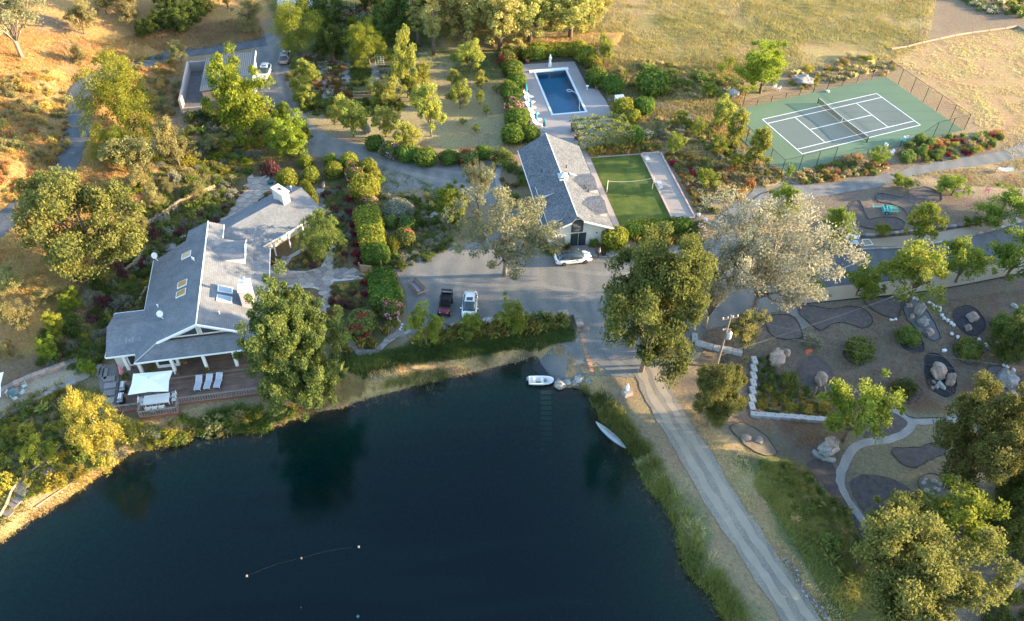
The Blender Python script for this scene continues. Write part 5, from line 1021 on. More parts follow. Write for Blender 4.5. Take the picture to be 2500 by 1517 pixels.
balls('ballred', 3, [(960, 640, 75)], 'bush with red blooms right of the pool'); balls('ball', 3, [(960, 700, 95), (1105, 775, 105)], 'dark green bush right of the pool terrace'); tree('fruit', 3, 1040, 570, 330, 160, 'thin tree standing over the pool hedge corner', 'hedge_tree')
shrub('ball', 3, 1475, 760, 150, 'broad dark green bush in the meadow border beyond the pool', 'clipped_shrub'); balls('l_green', 3, [(1930, 690, 85), (1690, 740, 70), (1420, 600, 70)], 'loose green bush in the meadow border', 'loose_shrub'); tree('young', 3, 1980, 880, 750, 130, 'rounded sunlit tree by the rock pile', 'small_tree')
balls('l_dark', 0, [(462, 278, 22), (495, 272, 24), (520, 280, 26)], 'dark bush at the low end of the garage parapet', 'loose_shrub', sc3=(1, 1, 1.3))
# vine pergola
pg = thing('pergola', 'vine-covered pergola at the near end of the pool terrace', 'pergola', tuple(Pz(3, 1000, 1290)), HA)
rr_ = np.random.default_rng(8); n = 5200; q = np.column_stack([rr_.uniform(-4.6, 4.6, n), rr_.uniform(-2.2, 3.6, n), 2.3 + .5 * rr_.random(n)]); q[:, 2] += .35 * np.sin(q[:, 0] * 2.1) * np.cos(q[:, 1] * 2.7); k = rr_.random(n) < .3; q[k, 1] = -2.2 - .5 * rr_.random(k.sum()); q[k, 2] = .3 + 2.3 * rr_.random(k.sum())
put('vine', quads('pergola_vine', leaves(q, .26, rr_, .5), LM['vine'], rr_.random(n)), pg)
for x in (-4.2, 0, 4.2):
    for y in (-2, 3.3): MB().box((x, y, 1.15), (.16, .16, 2.3)).build('post', WOODG, pg)
for y in (-2, .6, 3.3): MB().box((0, y, 2.3), (9.2, .14, .18)).build('beam', WOODG, pg)
balls('l_purple', 6, [(215, 130, 110), (870, 1390, 90)], 'plum-leaved bush near the courtyard', 'plum_shrub', sc3=(1, 1, 1.3)); balls('l_purple', 2, [(130, 1000, 70)], 'plum-leaved bush beside the sycamore', 'plum_shrub', sc3=(1, 1, 1.3))
balls('l_red', 6, [(985, 650, 55), (985, 740, 50), (1000, 830, 50), (1005, 920, 55), (1025, 1000, 50), (960, 540, 50), (1070, 1190, 45), (1078, 1290, 45), (940, 420, 55), (1040, 1380, 40), (215, 1010, 50)], 'crimson barberry bush along the courtyard hedge', 'barberry_shrub')
balls('f_redfl', 10, [(780, 60, 55), (775, 130, 55), (800, 190, 50), (850, 220, 40)], 'red-flowering bush below the courtyard by the shade tree', 'flowering_shrub'); shrub('ballred', 10, 1050, 170, 150, 'big domed shrub with reddish tips beside the slab path', 'clipped_shrub', sc3=(1.1, .9, .8)); shrub('ballpink', 10, 1330, 60, 110, 'rounded bush with pale blooms at the parking corner', 'clipped_shrub')
shrub('bally', 7, 1115, 800, 125, 'sunlit golden-green bush at the corner of the guest house', 'clipped_shrub', sc3=(1, 1, 1.05)); balls('l_bright', 7, [(440, 810, 55), (550, 900, 60), (480, 880, 60), (690, 850, 45), (930, 830, 60)], 'leafy green bush by the end wall of the guest house', 'loose_shrub', sc3=(1, 1, 1.4)); shrub('f_coral', 7, 1000, 890, 65, 'coral-leaved bush behind the standing person', 'flowering_shrub')
for i, (x, y) in enumerate(((1310, 720), (1420, 710), (1530, 700), (1640, 690), (1740, 690))): shrub('hedge', 7, x, y, 88, 'dark leafy hedge bush at the near end of the lawn', 'hedge_shrub', 'hedge bushes ending the lawn', rz=HA, sc3=(1, .8, 1))
shrub('balllilac', 7, 1880, 710, 90, 'lilac-flowering bush at the end of the lawn hedge', 'flowering_shrub')
balls('l_green', 7, [(80, 40, 130), (160, 110, 100), (290, 260, 80), (190, 430, 100), (250, 180, 60)], 'green bush between the walk and the guest house', 'loose_shrub', sc3=(1, 1, 1.2)); balls('f_redfl', 7, [(140, 300, 45), (200, 300, 40), (100, 250, 35)], 'low red and white flowers by the guest house walk', 'flower_clump')
balls('balldark', 12, [(1415, 300, 105), (965, 420, 125), (1960, 420, 115), (2290, 190, 100)], 'dull green rounded shrub in a black-edged bed', sc3=(1, 1, .95)); shrub('l_dark', 12, 1415, 770, 135, 'dark glossy shrub in a grey gravel bed', 'loose_shrub', sc3=(1, 1, 1.1)); shrub('l_green', 12, 330, 690, 120, 'leafy shrub behind the white block wall', 'loose_shrub', sc3=(1, 1, 1.2)); shrub('l_grey', 12, 550, 340, 110, 'thin grey-green shrub by the rusty metal piece', 'loose_shrub', sc3=(1, 1, 1.3))
balls('l_grey', 'S', [(360, 540, 40), (410, 500, 38), (380, 590, 38), (470, 580, 36), (410, 640, 38), (460, 650, 36), (530, 750, 40), (480, 760, 36), (590, 760, 38), (640, 720, 38), (555, 800, 36), (430, 560, 30), (350, 490, 30)], 'grey lavender mound in rows above the white blocks', 'lavender_mound', sc3=(1, 1, .8))
balls('g_weed', 0, [(790, 905, 55), (765, 915, 55), (740, 925, 50)], 'fountain grass clump beside the shade tree', 'grass_clump', cat='grass')

# ------------------------------------------------------------------ planted areas
def area(n, pts): return GP(n, pts)
HOUSE_AV = [np.array([(-35.6, 64.5) + np.array([math.cos(HA) * a - math.sin(HA) * c, math.sin(HA) * a + math.cos(HA) * c]) for a, c in q]) for q in ([(-11, -8.5), (7.8, -8.5), (7.8, 16), (2.5, 19), (-3, 19), (-7.8, 16), (-7.8, 7), (-11, 7)],)]
WINGQ = [np.array([(-38, 80.5), (-32.5, 79.5), (-26.5, 87), (-31.5, 95.5), (-40, 86)])]
COURTY = area(6, [(190, 1040), (560, 850), (880, 640), (800, 1010), (1030, 1000), (1050, 1180), (760, 1240), (720, 1400), (600, 1260), (200, 1290)])
PATIO = area(6, [(-180, 640), (0, 230), (250, 120), (300, 280), (120, 430), (-60, 620)])
GV = []
fill(area(0, [(300, 480), (430, 440), (560, 440), (600, 420), (650, 300), (500, 265), (430, 330), (330, 420)]), 90, [('l_green', 4), ('l_olive', 3), ('l_grey', 3), ('l_yel', 2), ('g_green', 2), ('l_bright', 1)], .5, 1.3, 'shrub on the planted slope above the patio', 'slope_shrub', 'shrubs on the slope above the patio', seed=3, avoid=[PATIO])
fill(area(0, [(360, 500), (520, 440), (590, 470), (500, 560), (470, 600), (380, 640), (300, 640), (310, 560)]), 85, [('l_green', 5), ('l_grey', 4), ('l_dark', 2), ('g_green', 2), ('l_purple', 1)], .5, 1.15, 'shrub on the terrace behind the main house', 'terrace_shrub', 'shrubs on the terrace behind the main house', seed=4, avoid=HOUSE_AV + [PATIO] + WINGQ)
fill(area(0, [(200, 660), (330, 640), (385, 640), (360, 760), (270, 770), (255, 860), (200, 900), (90, 880), (120, 800)]), 80, [('l_green', 5), ('l_dark', 3), ('l_yel', 1), ('l_purple', 1), ('l_olive', 2), ('l_grey', 1)], .55, 1.3, 'shrub on the shaded slope left of the main house', 'slope_shrub', 'shrubs on the slope left of the main house', seed=5, avoid=HOUSE_AV)
fill(area(0, [(280, 1010), (430, 1010), (570, 985), (640, 1000), (560, 1035), (420, 1068), (300, 1090), (230, 1130), (220, 1060)]), 75, [('l_green', 4), ('l_yel', 3), ('l_olive', 3), ('l_grey', 1), ('g_weed', 2)], .55, 1.3, 'shrub on the pond bank below the deck', 'bank_shrub', 'shrubs on the bank below the deck', seed=6, avoid=HOUSE_AV)
fill(area(0, [(-20, 1010), (140, 940), (230, 1000), (230, 1080), (240, 1120), (120, 1190), (60, 1215), (70, 1130), (0, 1200)]), 75, [('l_yel', 4), ('l_green', 3), ('l_olive', 2), ('g_weed', 3)], .5, 1.2, 'shrub on the lower-left bank beside log steps', 'steps_shrub', 'shrubs beside the log steps', seed=7)
fill(area(6, [(560, 640), (700, 560), (850, 640), (940, 980), (800, 1080), (830, 850), (780, 840), (680, 1060), (400, 1090), (390, 1040), (560, 880)]), 60, [('l_olive', 3), ('l_gold', 3), ('l_green', 3), ('l_grey', 2), ('l_purple', 1), ('f_pink', 1)], .3, .65, 'low plant in the flagstone courtyard bed', 'bed_plant', 'low plants in the courtyard beds', 'plant', seed=8)
fill(area(6, [(720, 380), (880, 330), (960, 560), (930, 850), (800, 840), (740, 560)]), 45, [('l_green', 4), ('l_grey', 4), ('l_purple', 2), ('l_olive', 2)], .35, .75, 'low plant in the long bed behind the hedge', 'bed_plant', 'low plants behind the courtyard hedge', 'plant', seed=9, avoid=WINGQ)
fill(area(6, [(780, 1240), (1030, 1200), (1040, 1420), (900, 1450), (760, 1400)]), 30, [('l_olive', 3), ('l_gold', 2), ('l_purple', 2), ('l_green', 2), ('f_coral', 1)], .35, .7, 'low plant in the bed below the courtyard gate', 'bed_plant', 'low plants below the courtyard gate', 'plant', seed=10)
fill(area(6, [(200, 830), (430, 700), (480, 880), (330, 960), (230, 1030)]), 24, [('l_green', 3), ('l_olive', 3), ('f_coral', 2), ('l_red', 1)], .4, .8, 'shrub against the garden wing of the house', 'bed_plant', 'shrubs against the garden wing', 'plant', seed=11, avoid=WINGQ + HOUSE_AV)
fill(area(6, [(1250, 430), (1760, 400), (1800, 480), (1700, 560), (1830, 720), (1900, 860), (1700, 950), (1480, 1060), (1330, 1050), (1330, 920), (1560, 900), (1580, 700), (1530, 440)]), 70, [('l_dark', 3), ('l_green', 4), ('l_grey', 3), ('l_gold', 1), ('g_silver', 2), ('g_green', 2)], .4, .95, 'plant on the driveway island bed', 'island_plant', 'plants on the driveway island', 'plant', seed=12)
fill(area(2, [(480, 520), (600, 500), (640, 900), (560, 920), (500, 800)]), 26, [('f_whitefl', 4), ('f_pink', 4), ('f_redfl', 1), ('l_green', 2)], .45, .8, 'rose bush in the first rose bed by the drive', 'rose_bush', 'roses in the first bed', seed=13)
fill(area(2, [(620, 530), (810, 540), (820, 640), (790, 720), (880, 780), (890, 880), (690, 900), (650, 700)]), 40, [('f_whitefl', 5), ('f_pink', 2), ('f_redfl', 2), ('l_green', 2)], .45, .85, 'rose bush in the middle rose bed', 'rose_bush', 'roses in the middle bed', seed=14)
fill(area(2, [(880, 580), (1045, 575), (1050, 780), (890, 780)]), 26, [('l_dark', 2), ('l_green', 5)], .4, .7, 'leafy crop in the vegetable bed', 'vegetable_plant', 'crops in the vegetable bed', 'plant', seed=15)
fill(area(2, [(740, 80), (1040, 70), (1050, 190), (760, 190)]), 26, [('f_whitefl', 4), ('f_pink', 1), ('l_dark', 3)], .5, .95, 'rose bush inside the far fenced garden', 'rose_bush', 'roses in the far fenced garden', seed=16)
fill(area(2, [(400, 900), (560, 900), (700, 960), (1050, 930), (1350, 960), (1300, 1060), (1000, 1050), (740, 1060), (600, 1060), (480, 1040)]), 34, [('l_dark', 4), ('l_green', 4), ('l_olive', 1)], .5, 1.1, 'leafy bush screening the garden from the drive', 'screen_shrub', 'bushes screening the garden', seed=17)
fill(area(7, [(1560, 20), (1850, 50), (2150, 200), (2080, 330), (1870, 330), (1980, 470), (2050, 560), (1880, 560), (1700, 200)]), 75, [('f_redfl', 4), ('f_whitefl', 2), ('f_coral', 2), ('l_green', 4), ('l_olive', 2), ('l_red', 1)], .35, .8, 'flowering plant in the red rose border beside the bocce strip', 'rose_border_plant', 'plants in the red rose border', 'plant', seed=18)
fill(area(3, [(1500, 1090), (1800, 1100), (1960, 1180), (2150, 1300), (2300, 1470), (2100, 1480), (1900, 1300), (1640, 1330), (1500, 1250)]), 70, [('g_straw', 4), ('g_silver', 3), ('l_green', 3), ('l_olive', 2), ('g_green', 2), ('l_yel', 1), ('l_grey', 2)], .4, .95, 'ornamental plant in the grass garden left of the court', 'grass_garden_plant', 'plants in the grass garden by the court', 'plant', seed=19)
fill(area(7, [(2080, 160), (2260, 130), (2370, 320), (2240, 450), (2130, 460), (2080, 330)]), 26, [('silverbush', 4), ('g_straw', 3), ('g_silver', 2), ('l_rust', 2), ('l_yel', 1)], .45, .9, 'plant in the silvery border by the curved path', 'path_border_plant', 'plants in the silvery border', 'plant', seed=20)
fill(area(3, [(1060, 600), (1280, 560), (1900, 620), (2250, 760), (2330, 860), (1960, 900), (1640, 880), (1260, 880)]), 60, [('g_straw', 4), ('l_olive', 3), ('l_green', 2), ('g_silver', 2), ('g_weed', 2)], .45, 1.0, 'plant in the wild border between pool and court', 'wild_border_plant', 'plants in the wild border', 'plant', seed=21)
fill(area(4, [(330, 640), (600, 640), (760, 560), (900, 490), (1200, 560), (1330, 600), (1250, 680), (950, 720), (620, 790), (420, 820), (340, 760)]), 46, [('g_silver', 3), ('silverbush', 2), ('l_yel', 3), ('g_straw', 2), ('l_rust', 2), ('l_green', 2)], .45, .95, 'plant in the colourful border behind the court', 'court_border_plant', 'plants in the border behind the court', 'plant', seed=22)
fill(area(4, [(1300, 1440), (1450, 1300), (1720, 1280), (2000, 1210), (2260, 1220), (2270, 1290), (2050, 1400), (1750, 1470), (1480, 1490)]), 38, [('balldark', 2), ('l_green', 3), ('l_yel', 2), ('l_rust', 2), ('l_red', 1), ('g_weed', 2), ('silverbush', 2)], .45, .95, 'plant in the boulder border below the court', 'boulder_border_plant', 'plants in the boulder border', 'plant', seed=23)
fill(area(8, [(360, 260), (420, 180), (580, 150), (700, 130), (800, 60), (1000, 70), (1250, 110), (1200, 190), (900, 240), (700, 290), (450, 300)]), 40, [('g_straw', 4), ('g_silver', 3), ('l_rust', 2), ('l_green', 3), ('l_dark', 2), ('silverbush', 1)], .45, .95, 'plant in the feathery grass border below the court', 'feather_grass_plant', 'plants in the feathery grass border', 'plant', seed=24)
fill(area(8, [(0, 240), (40, 200), (200, 150), (260, 220), (200, 300), (80, 310)]), 14, [('silverbush', 4), ('l_yel', 2), ('g_silver', 1)], .4, .7, 'plant in the small bed at the court path fork', 'fork_bed_plant', 'plants at the court path fork', 'plant', seed=25)
fill(area(8, [(30, 270), (80, 240), (60, 120), (-60, 60), (-220, -120), (-300, -60), (-150, 150)]), 26, [('g_straw', 3), ('silverbush', 1), ('l_olive', 2), ('l_green', 2), ('l_grey', 2)], .4, .85, 'plant along the near court corner', 'court_corner_plant', 'plants along the near court corner', 'plant', seed=26)
fill(area(0, [(40, 160), (160, 200), (170, 330), (130, 440), (30, 520), (-20, 400), (-20, 200)]), 70, [('l_olive', 4), ('l_rust', 3), ('l_gold', 4)], .4, 1.1, 'bush on the golden hillside above the road', 'hillside_bush', 'bushes on the hillside above the road', seed=27)
fill(area(0, [(250, 120), (420, 140), (440, 250), (390, 300), (260, 190)]), 44, [('l_olive', 4), ('l_rust', 2), ('l_gold', 4)], .4, .9, 'bush on the dry slope behind the garage', 'hillside_bush', 'bushes on the slope behind the garage', seed=28)
fill(area(4, [(1900, 0), (2000, 0), (2230, 110), (2180, 140), (2050, 100)]), 16, [('f_whitefl', 3), ('l_green', 2)], .6, 1.0, 'shrub along the far ploughed soil', 'hedgerow_shrub', 'shrubs along the ploughed soil', seed=40)
fill(area(4, [(2060, 0), (2464, 0), (2520, 120), (2464, 180), (2300, 130)]), 22, [('l_green', 3), ('l_dark', 1), ('g_weed', 2), ('g_straw', 2)], .7, 1.4, 'shrub on the far rise above the soil field', 'hedgerow_shrub', 'shrubs on the far rise', seed=41)
fill(area(16, [(100, 60), (350, 60), (500, 140), (620, 300), (850, 500), (1000, 820), (1050, 1100), (860, 1200), (560, 800), (330, 520)]), 60, [('g_weed', 5), ('l_green', 3), ('g_green', 3), ('g_straw', 2), ('l_olive', 1)], .5, 1.1, 'weedy clump on the green slope below the dam road', 'weed_clump', 'weeds on the slope below the dam road', 'plant', seed=29)
fill(area(16, [(2250, 300), (2464, 300), (2520, 700), (2464, 1000), (2330, 800), (2200, 780)]), 14, [('l_dark', 3), ('l_green', 2), ('l_yel', 1)], .7, 1.4, 'dense shrub at the edge of the low garden', 'loose_shrub', 'dense shrubs of the low garden', seed=30)
fill(area(16, [(2140, 1400), (2300, 1280), (2464, 1150), (2520, 1500), (2200, 1560)]), 14, [('l_dark', 3), ('l_green', 2), ('l_rust', 1)], .7, 1.2, 'dark shrub below the pale gravel path corner', 'loose_shrub', 'dark shrubs below the path corner', seed=31)
fill(area(12, [(30, 820), (200, 740), (430, 760), (690, 880), (700, 1010), (400, 1020), (30, 960)]), 46, [('l_yel', 4), ('g_weed', 3), ('l_gold', 2), ('l_green', 2)], .3, .6, 'small plant in the rows inside the white block corner', 'row_plant', 'plants inside the white block corner', 'plant', seed=32)
fill(area(12, [(20, 500), (130, 480), (210, 600), (220, 760), (40, 800)]), 16, [('l_green', 3), ('g_green', 3)], .4, .7, 'green plant beside the white block wall', 'row_plant', 'green plants beside the block wall', 'plant', seed=33)
fill(area(10, [(1540, 330), (1780, 250), (2464, 180), (2900, 130), (2920, 230), (2464, 290), (1900, 340), (1560, 400)]), 64, [('g_flax', 8), ('l_green', 1)], .75, 1.1, 'plant in the row along the parking wall', 'flax_plant', 'flax along the parking wall', 'plant', gap=.45, seed=34)
fill(area(10, [(800, 370), (920, 400), (960, 470), (860, 480)]), 8, [('g_flax', 1)], .7, 1.0, 'plant by the corner of the slab path', 'flax_plant', 'flax by the slab path corner', 'plant', seed=35); fill(area(10, [(1030, 370), (1160, 360), (1180, 430), (1050, 440)]), 7, [('g_flax', 1)], .7, .95, 'plant in the triangle between the slab paths', 'flax_plant', 'flax between the slab paths', 'plant', seed=36); fill(area(10, [(1240, 230), (1400, 170), (1420, 230), (1280, 290)]), 8, [('g_flax', 1)], .6, .9, 'plant below the domed shrub', 'flax_plant', 'flax below the domed shrub', 'plant', seed=37)
fill(area(7, [(1280, 830), (1460, 800), (1900, 770), (1930, 830), (1700, 850), (1400, 890)]), 36, [('g_flax', 4), ('g_weed', 2)], .55, .85, 'grass in front of the lawn hedge', 'grass_clump', 'grass clumps before the lawn hedge', 'grass', gap=.5, seed=38)
fill(area(3, [(880, 1370), (1530, 1320), (1540, 1370), (900, 1430)]), 26, [('g_flax', 3), ('l_gold', 1), ('l_rust', 1)], .5, .8, 'grass at the far end of the lawn', 'grass_clump', 'grass clumps at the far lawn end', 'grass', gap=.5, seed=39)
# ------------------------------------------------------------------ grass and ground cover
GAR_AV = [np.array([gar0 + np.array([math.cos(ga) * a - math.sin(ga) * c, math.sin(ga) * a + math.cos(ga) * c]) for a, c in [(-5, 1), (gw_ + 3, 1), (gw_ + 3, -13), (-5, -13.5)]])]
RDQ = [ribbon(ROAD_L, 4.2)]
stuff('dry_grass', area(0, [(-60, 60), (330, 100), (440, 130), (450, 250), (380, 300), (330, 420), (300, 560), (200, 700), (-60, 760)]), 30000, 'dry', .45, .06, .9, 'golden dry grass over the sunlit hillside', per=7, seed=1, patch=(.35, .3), avoid=RDQ)
stuff('dry_grass', area(0, [(280, 90), (620, 40), (640, 95), (430, 125)]), 7000, 'brown', .5, .05, .8, 'brown dry grass on the bank behind the garage', per=7, seed=2)
stuff('meadow_grass', area(0, [(1050, -50), (2260, -50), (2230, 100), (2150, 150), (2000, 185), (1900, 175), (1780, 200), (1500, 230), (1450, 130), (1420, 100), (1190, 105), (1050, 90)]), 52000, 'meadow', .45, .075, .9, 'yellow-green meadow grass beyond the pool', per=4, seed=3, patch=(.16, .42), spread=.25)
stuff('meadow_straw', area(0, [(1250, -50), (2260, -50), (2230, 100), (2150, 150), (2000, 190), (1880, 150), (1780, 180), (1500, 160), (1450, 110)]), 30000, 'straw', .4, .07, .9, 'straw-coloured grass mixed through the meadow', per=4, seed=33, patch=(.2, .45), spread=.25)
stuff('tall_straw', area(0, [(1180, 95), (1500, 85), (1480, 112), (1190, 118)]), 3500, 'straw', .95, .07, .5, 'tall straw-coloured grass behind the pool hedge', per=8, seed=4)
stuff('straw_stubble', area(0, [(2160, 118), (2480, 66), (2700, 60), (2700, 400), (2450, 400), (2340, 290), (2150, 150)]), 22000, 'straw', .26, .07, 1.0, 'short straw stubble in the field beside the court', per=5, seed=5, patch=(.35, .42))
stuff('straw_mulch', area(2, [(1500, 680), (2250, 500), (2300, 1100), (2100, 1380), (1650, 1350), (1300, 1180), (1500, 900)]), 12000, 'straw', .14, .05, 1.3, 'dry cut grass on the orchard floor', per=5, seed=6, patch=(.3, .35))
stuff('bank_grass', area(0, [(0, 1320), (280, 1105), (420, 1070), (700, 1010), (830, 880), (1000, 880), (1380, 830), (1330, 850), (1200, 890), (830, 992), (560, 1060), (300, 1110), (0, 1330)]), 9000, 'straw', .5, .05, .9, 'dry straw grass on the pond bank', per=7, seed=7)
stuff('bank_grass', area(0, [(-40, 1330), (0, 1290), (280, 1095), (420, 1060), (600, 1045), (420, 1085), (300, 1112), (100, 1250), (0, 1318)]), 5000, 'dry', .55, .06, .8, 'golden grass along the lower-left water edge', per=7, seed=8, patch=(.4, .3))
stuff('dry_reeds', area(11, [(800, 800), (1050, 850), (1230, 1080), (1530, 1493), (1800, 1850), (2100, 2400), (1950, 2400), (1700, 1950), (1400, 1450), (1230, 1340), (970, 1060), (880, 850)]), 2600, 'straw', .8, .06, 1.0, 'dry straw stalks among the reeds', 'reeds', per=6, seed=35, patch=(.6, .5), wet=True)
stuff('reeds', area(11, [(720, 780), (900, 800), (1050, 850), (1230, 1080), (1420, 1330), (1530, 1493), (1380, 1493), (1230, 1340), (970, 1060), (960, 960), (880, 850)]), 3300, 'reed', .9, .07, .8, 'green reeds along the dam edge of the pond', 'reeds', per=8, seed=9, wet=True, patch=(.5, .36), spread=.22)
stuff('reeds', area(15, [(1280, 40), (1480, 0), (1600, 200), (1780, 480), (1930, 760), (2000, 980), (2150, 1160), (2330, 1493), (2130, 1520), (2030, 1310), (1850, 1130), (1750, 990), (1670, 700), (1590, 480), (1390, 270)]), 4400, 'reed', .9, .07, .9, 'tall reeds hanging over the water below the dam road', 'reeds', per=8, seed=10, wet=True, patch=(.5, .36), spread=.22)
stuff('juniper_cover', area(10, [(850, 500), (1100, 480), (1540, 400), (2000, 350), (2464, 290), (2980, 230), (3000, 350), (2464, 420), (2000, 500), (1500, 560), (1120, 620), (1080, 700), (880, 600)]), 17000, 'juniper', .42, .09, 1.1, 'dark green creeping juniper above the pond bank', 'juniper', per=6, seed=11, spread=.16)
stuff('bank_weeds', area(10, [(380, 960), (560, 780), (870, 640), (1080, 720), (1100, 800), (900, 900), (480, 1040)]), 2200, 'straw', .55, .05, .9, 'dry straw tufts below the fountain grass', per=7, seed=12); stuff('bank_weeds', area(10, [(1480, 640), (1800, 600), (1850, 690), (1700, 780), (1450, 760), (1100, 800), (1050, 860), (1010, 840)]), 1600, 'weed', .5, .05, .9, 'green weeds at the foot of the pond bank', per=8, seed=13)
stuff('bank_weeds', area(9, [(1900, 1000), (2200, 950), (2464, 1100), (2464, 1190), (2200, 1180), (1900, 1250)]), 1500, 'green', .8, .06, 1.1, 'long green grass hanging over the water below the shade tree', per=8, seed=14)
stuff('garden_grass', area(12, [(-300, 1040), (200, 1100), (560, 1000), (1000, 200), (1100, 60), (2464, -120), (2700, 300), (2700, 1100), (1500, 1000), (1240, 900), (900, 1200), (500, 1300), (0, 1420)]), 26000, 'brown', .18, .06, 1.2, 'thin dry grass over the stone garden', per=4, seed=15, patch=(.25, .38))
stuff('garden_straw', area(12, [(-300, 1040), (200, 1100), (560, 1000), (1000, 200), (1100, 60), (2464, -120), (2700, 300), (2700, 1100), (1500, 1000), (1240, 900), (900, 1200), (500, 1300), (0, 1420)]), 8000, 'brown', .2, .06, 1.2, 'pale dry grass patches over the stone garden', per=4, seed=45, patch=(.45, .58))
stuff('slope_weeds', area(16, [(60, 60), (350, 60), (520, 160), (650, 330), (860, 520), (1000, 820), (1060, 1140), (860, 1493), (560, 1100), (330, 700), (100, 380), (0, 250)]), 7000, 'weed', .5, .06, 1.0, 'mixed green weeds on the slope below the dam road', per=7, seed=16)
stuff('verge_grass', area(0, [(1640, 960), (1730, 1050), (1800, 1110), (1880, 1300), (2060, 1530), (2010, 1530), (1860, 1330), (1760, 1160)]), 5000, 'straw', .35, .05, 1.0, 'dry straw verge on the low side of the dam road', per=6, seed=17)
stuff('path_verge', area(8, [(1500, 200), (2000, 150), (2464, 70), (2700, 40), (2700, 330), (2300, 330), (1700, 300), (1500, 290)]), 7000, 'straw', .25, .06, 1.1, 'pale dry grass above the hammocks', per=5, seed=18, patch=(.3, .35))
stuff('lawn_blades', np.array(LQ), 26000, 'lawn', .07, .05, .9, 'short blades of the mown lawn', per=2, seed=19, spread=.05)
fill(area(0, [(430, 1005), (560, 990), (640, 985), (720, 990), (700, 1010), (640, 1035), (540, 1038), (430, 1062)]), 50, [('l_green', 4), ('g_green', 3), ('l_olive', 2), ('g_weed', 2)], .6, 1.2, 'shrub at the water edge below the loungers', 'water_edge_shrub', 'shrubs below the loungers', seed=44, gap=.6, avoid=HOUSE_AV)
stuff('ground_cover', area(0, [(240, 640), (330, 500), (430, 400), (500, 265), (640, 262), (730, 372), (660, 400), (560, 450), (470, 570), (370, 640), (270, 780), (255, 880), (120, 870)]), 15000, 'weed', .3, .09, 1.2, 'low green ground cover on the garden slope', 'ground cover', per=6, seed=21, patch=(.35, .42), avoid=HOUSE_AV + [PATIO] + WINGQ, spread=.2)
stuff('ground_cover', area(0, [(830, 380), (920, 400), (1130, 480), (1180, 560), (1080, 590), (960, 635), (940, 820), (840, 880), (790, 800), (800, 640), (720, 560), (760, 460)]), 11000, 'green', .28, .09, 1.2, 'low green ground cover in the courtyard beds', 'ground cover', per=6, seed=22, patch=(.4, .4), avoid=HOUSE_AV + [COURTY] + WINGQ, spread=.2)
stuff('ground_cover', area(0, [(1440, 140), (1800, 150), (1780, 280), (1880, 430), (1820, 455), (1700, 480), (1610, 370), (1490, 345)]), 15000, 'meadow', .38, .09, 1.1, 'mixed grasses between the pool and the court', 'ground cover', per=6, seed=23, patch=(.3, .35), spread=.2)
stuff('ground_cover', area(0, [(-40, 1020), (140, 920), (280, 950), (290, 1010), (560, 1000), (560, 1035), (300, 1085), (80, 1220), (-40, 1290)]), 9000, 'weed', .4, .09, 1.0, 'green ground cover on the lower bank', 'ground cover', per=6, seed=24, patch=(.4, .35), spread=.2, avoid=HOUSE_AV)
stuff('ground_cover', area(0, [(640, 0), (1060, 0), (1060, 115), (1190, 110), (1200, 200), (1060, 190), (760, 250), (700, 130)]), 9000, 'green', .35, .09, 1.0, 'green grass under the far garden trees', 'ground cover', per=5, seed=25, patch=(.3, .4), spread=.2)
for n, pts, c, kd, sd_ in ((10, [(380, 1000), (900, 880), (1500, 800), (1900, 700), (2250, 640), (2300, 690), (1900, 800), (1450, 950), (1000, 960), (500, 1080)], 260, 'straw', 51), (15, [(1000, 0), (1300, 200), (1600, 560), (1800, 1050), (2050, 1400), (1950, 1450), (1650, 1050), (1450, 560), (1150, 260), (900, 40)], 330, 'weed', 52), (9, [(1300, 1450), (1900, 1230), (2464, 1190), (2464, 1260), (1900, 1320), (1300, 1520)], 160, 'dry', 53)):
    r = np.random.default_rng(sd_); q = np.array([Pz(n, x, y, WATER_Z)[:2] for x, y in pts]); a, b = q.min(0), q.max(0); P = a + (b - a) * r.random((c * 3, 2)); P = P[inside(P, q)]; d_ = sdist(P, SHORE); P = P[(d_ > .15) & (d_ < 3.2) & (r.random(len(P)) < np.exp(-d_ / 1.3))][:c]
    P = np.repeat(P, 4, 0) + r.normal(size=(len(P) * 4, 2)) * .12
    Q = blades(np.column_stack([P, np.full(len(P), WATER_Z - .25)]), np.full(len(P), .55), .045, 1.3, r)
    tag(put('emergent_stalks', quads('emergent_stalks', np.ascontiguousarray(Q[:, [0, 1, 3]]), GM[kd], nper=3)), {51: 'dry stalks standing in the shallow water below the bank', 52: 'green water weed breaking the surface beside the reeds', 53: 'golden stalks in the shallows below the deck'}[sd_], 'reeds', kind='stuff')
r = np.random.default_rng(61); q = catmull(GP(0, DRV), 4); a, b = q.min(0), q.max(0); P = a + (b - a) * r.random((16000, 2)); d_ = sdist(P, q); P = P[(d_ > -.3) & (r.random(len(P)) < np.exp(-np.maximum(d_, 0) / .9) + .03)]
tag(put('leaf_litter', quads('leaf_litter', leaves(np.column_stack([P, H(P) + .07]), .13, r, 2.5), leafmat('dead_leaf', (.10, .07, .035), (.24, .17, .08), .1), r.random(len(P)))), 'fallen leaves scattered along the driveway edges', 'leaf litter', kind='stuff')
fill(area(2, [(320, 560), (420, 540), (620, 900), (900, 960), (1350, 880), (1400, 1000), (1000, 1060), (560, 1060), (400, 960), (330, 760)]), 40, [('l_green', 4), ('l_bright', 4), ('l_olive', 3)], .5, 1.0, 'leafy bush between the drive bend and the orchard', 'orchard_shrub', 'bushes between drive bend and orchard', seed=62)
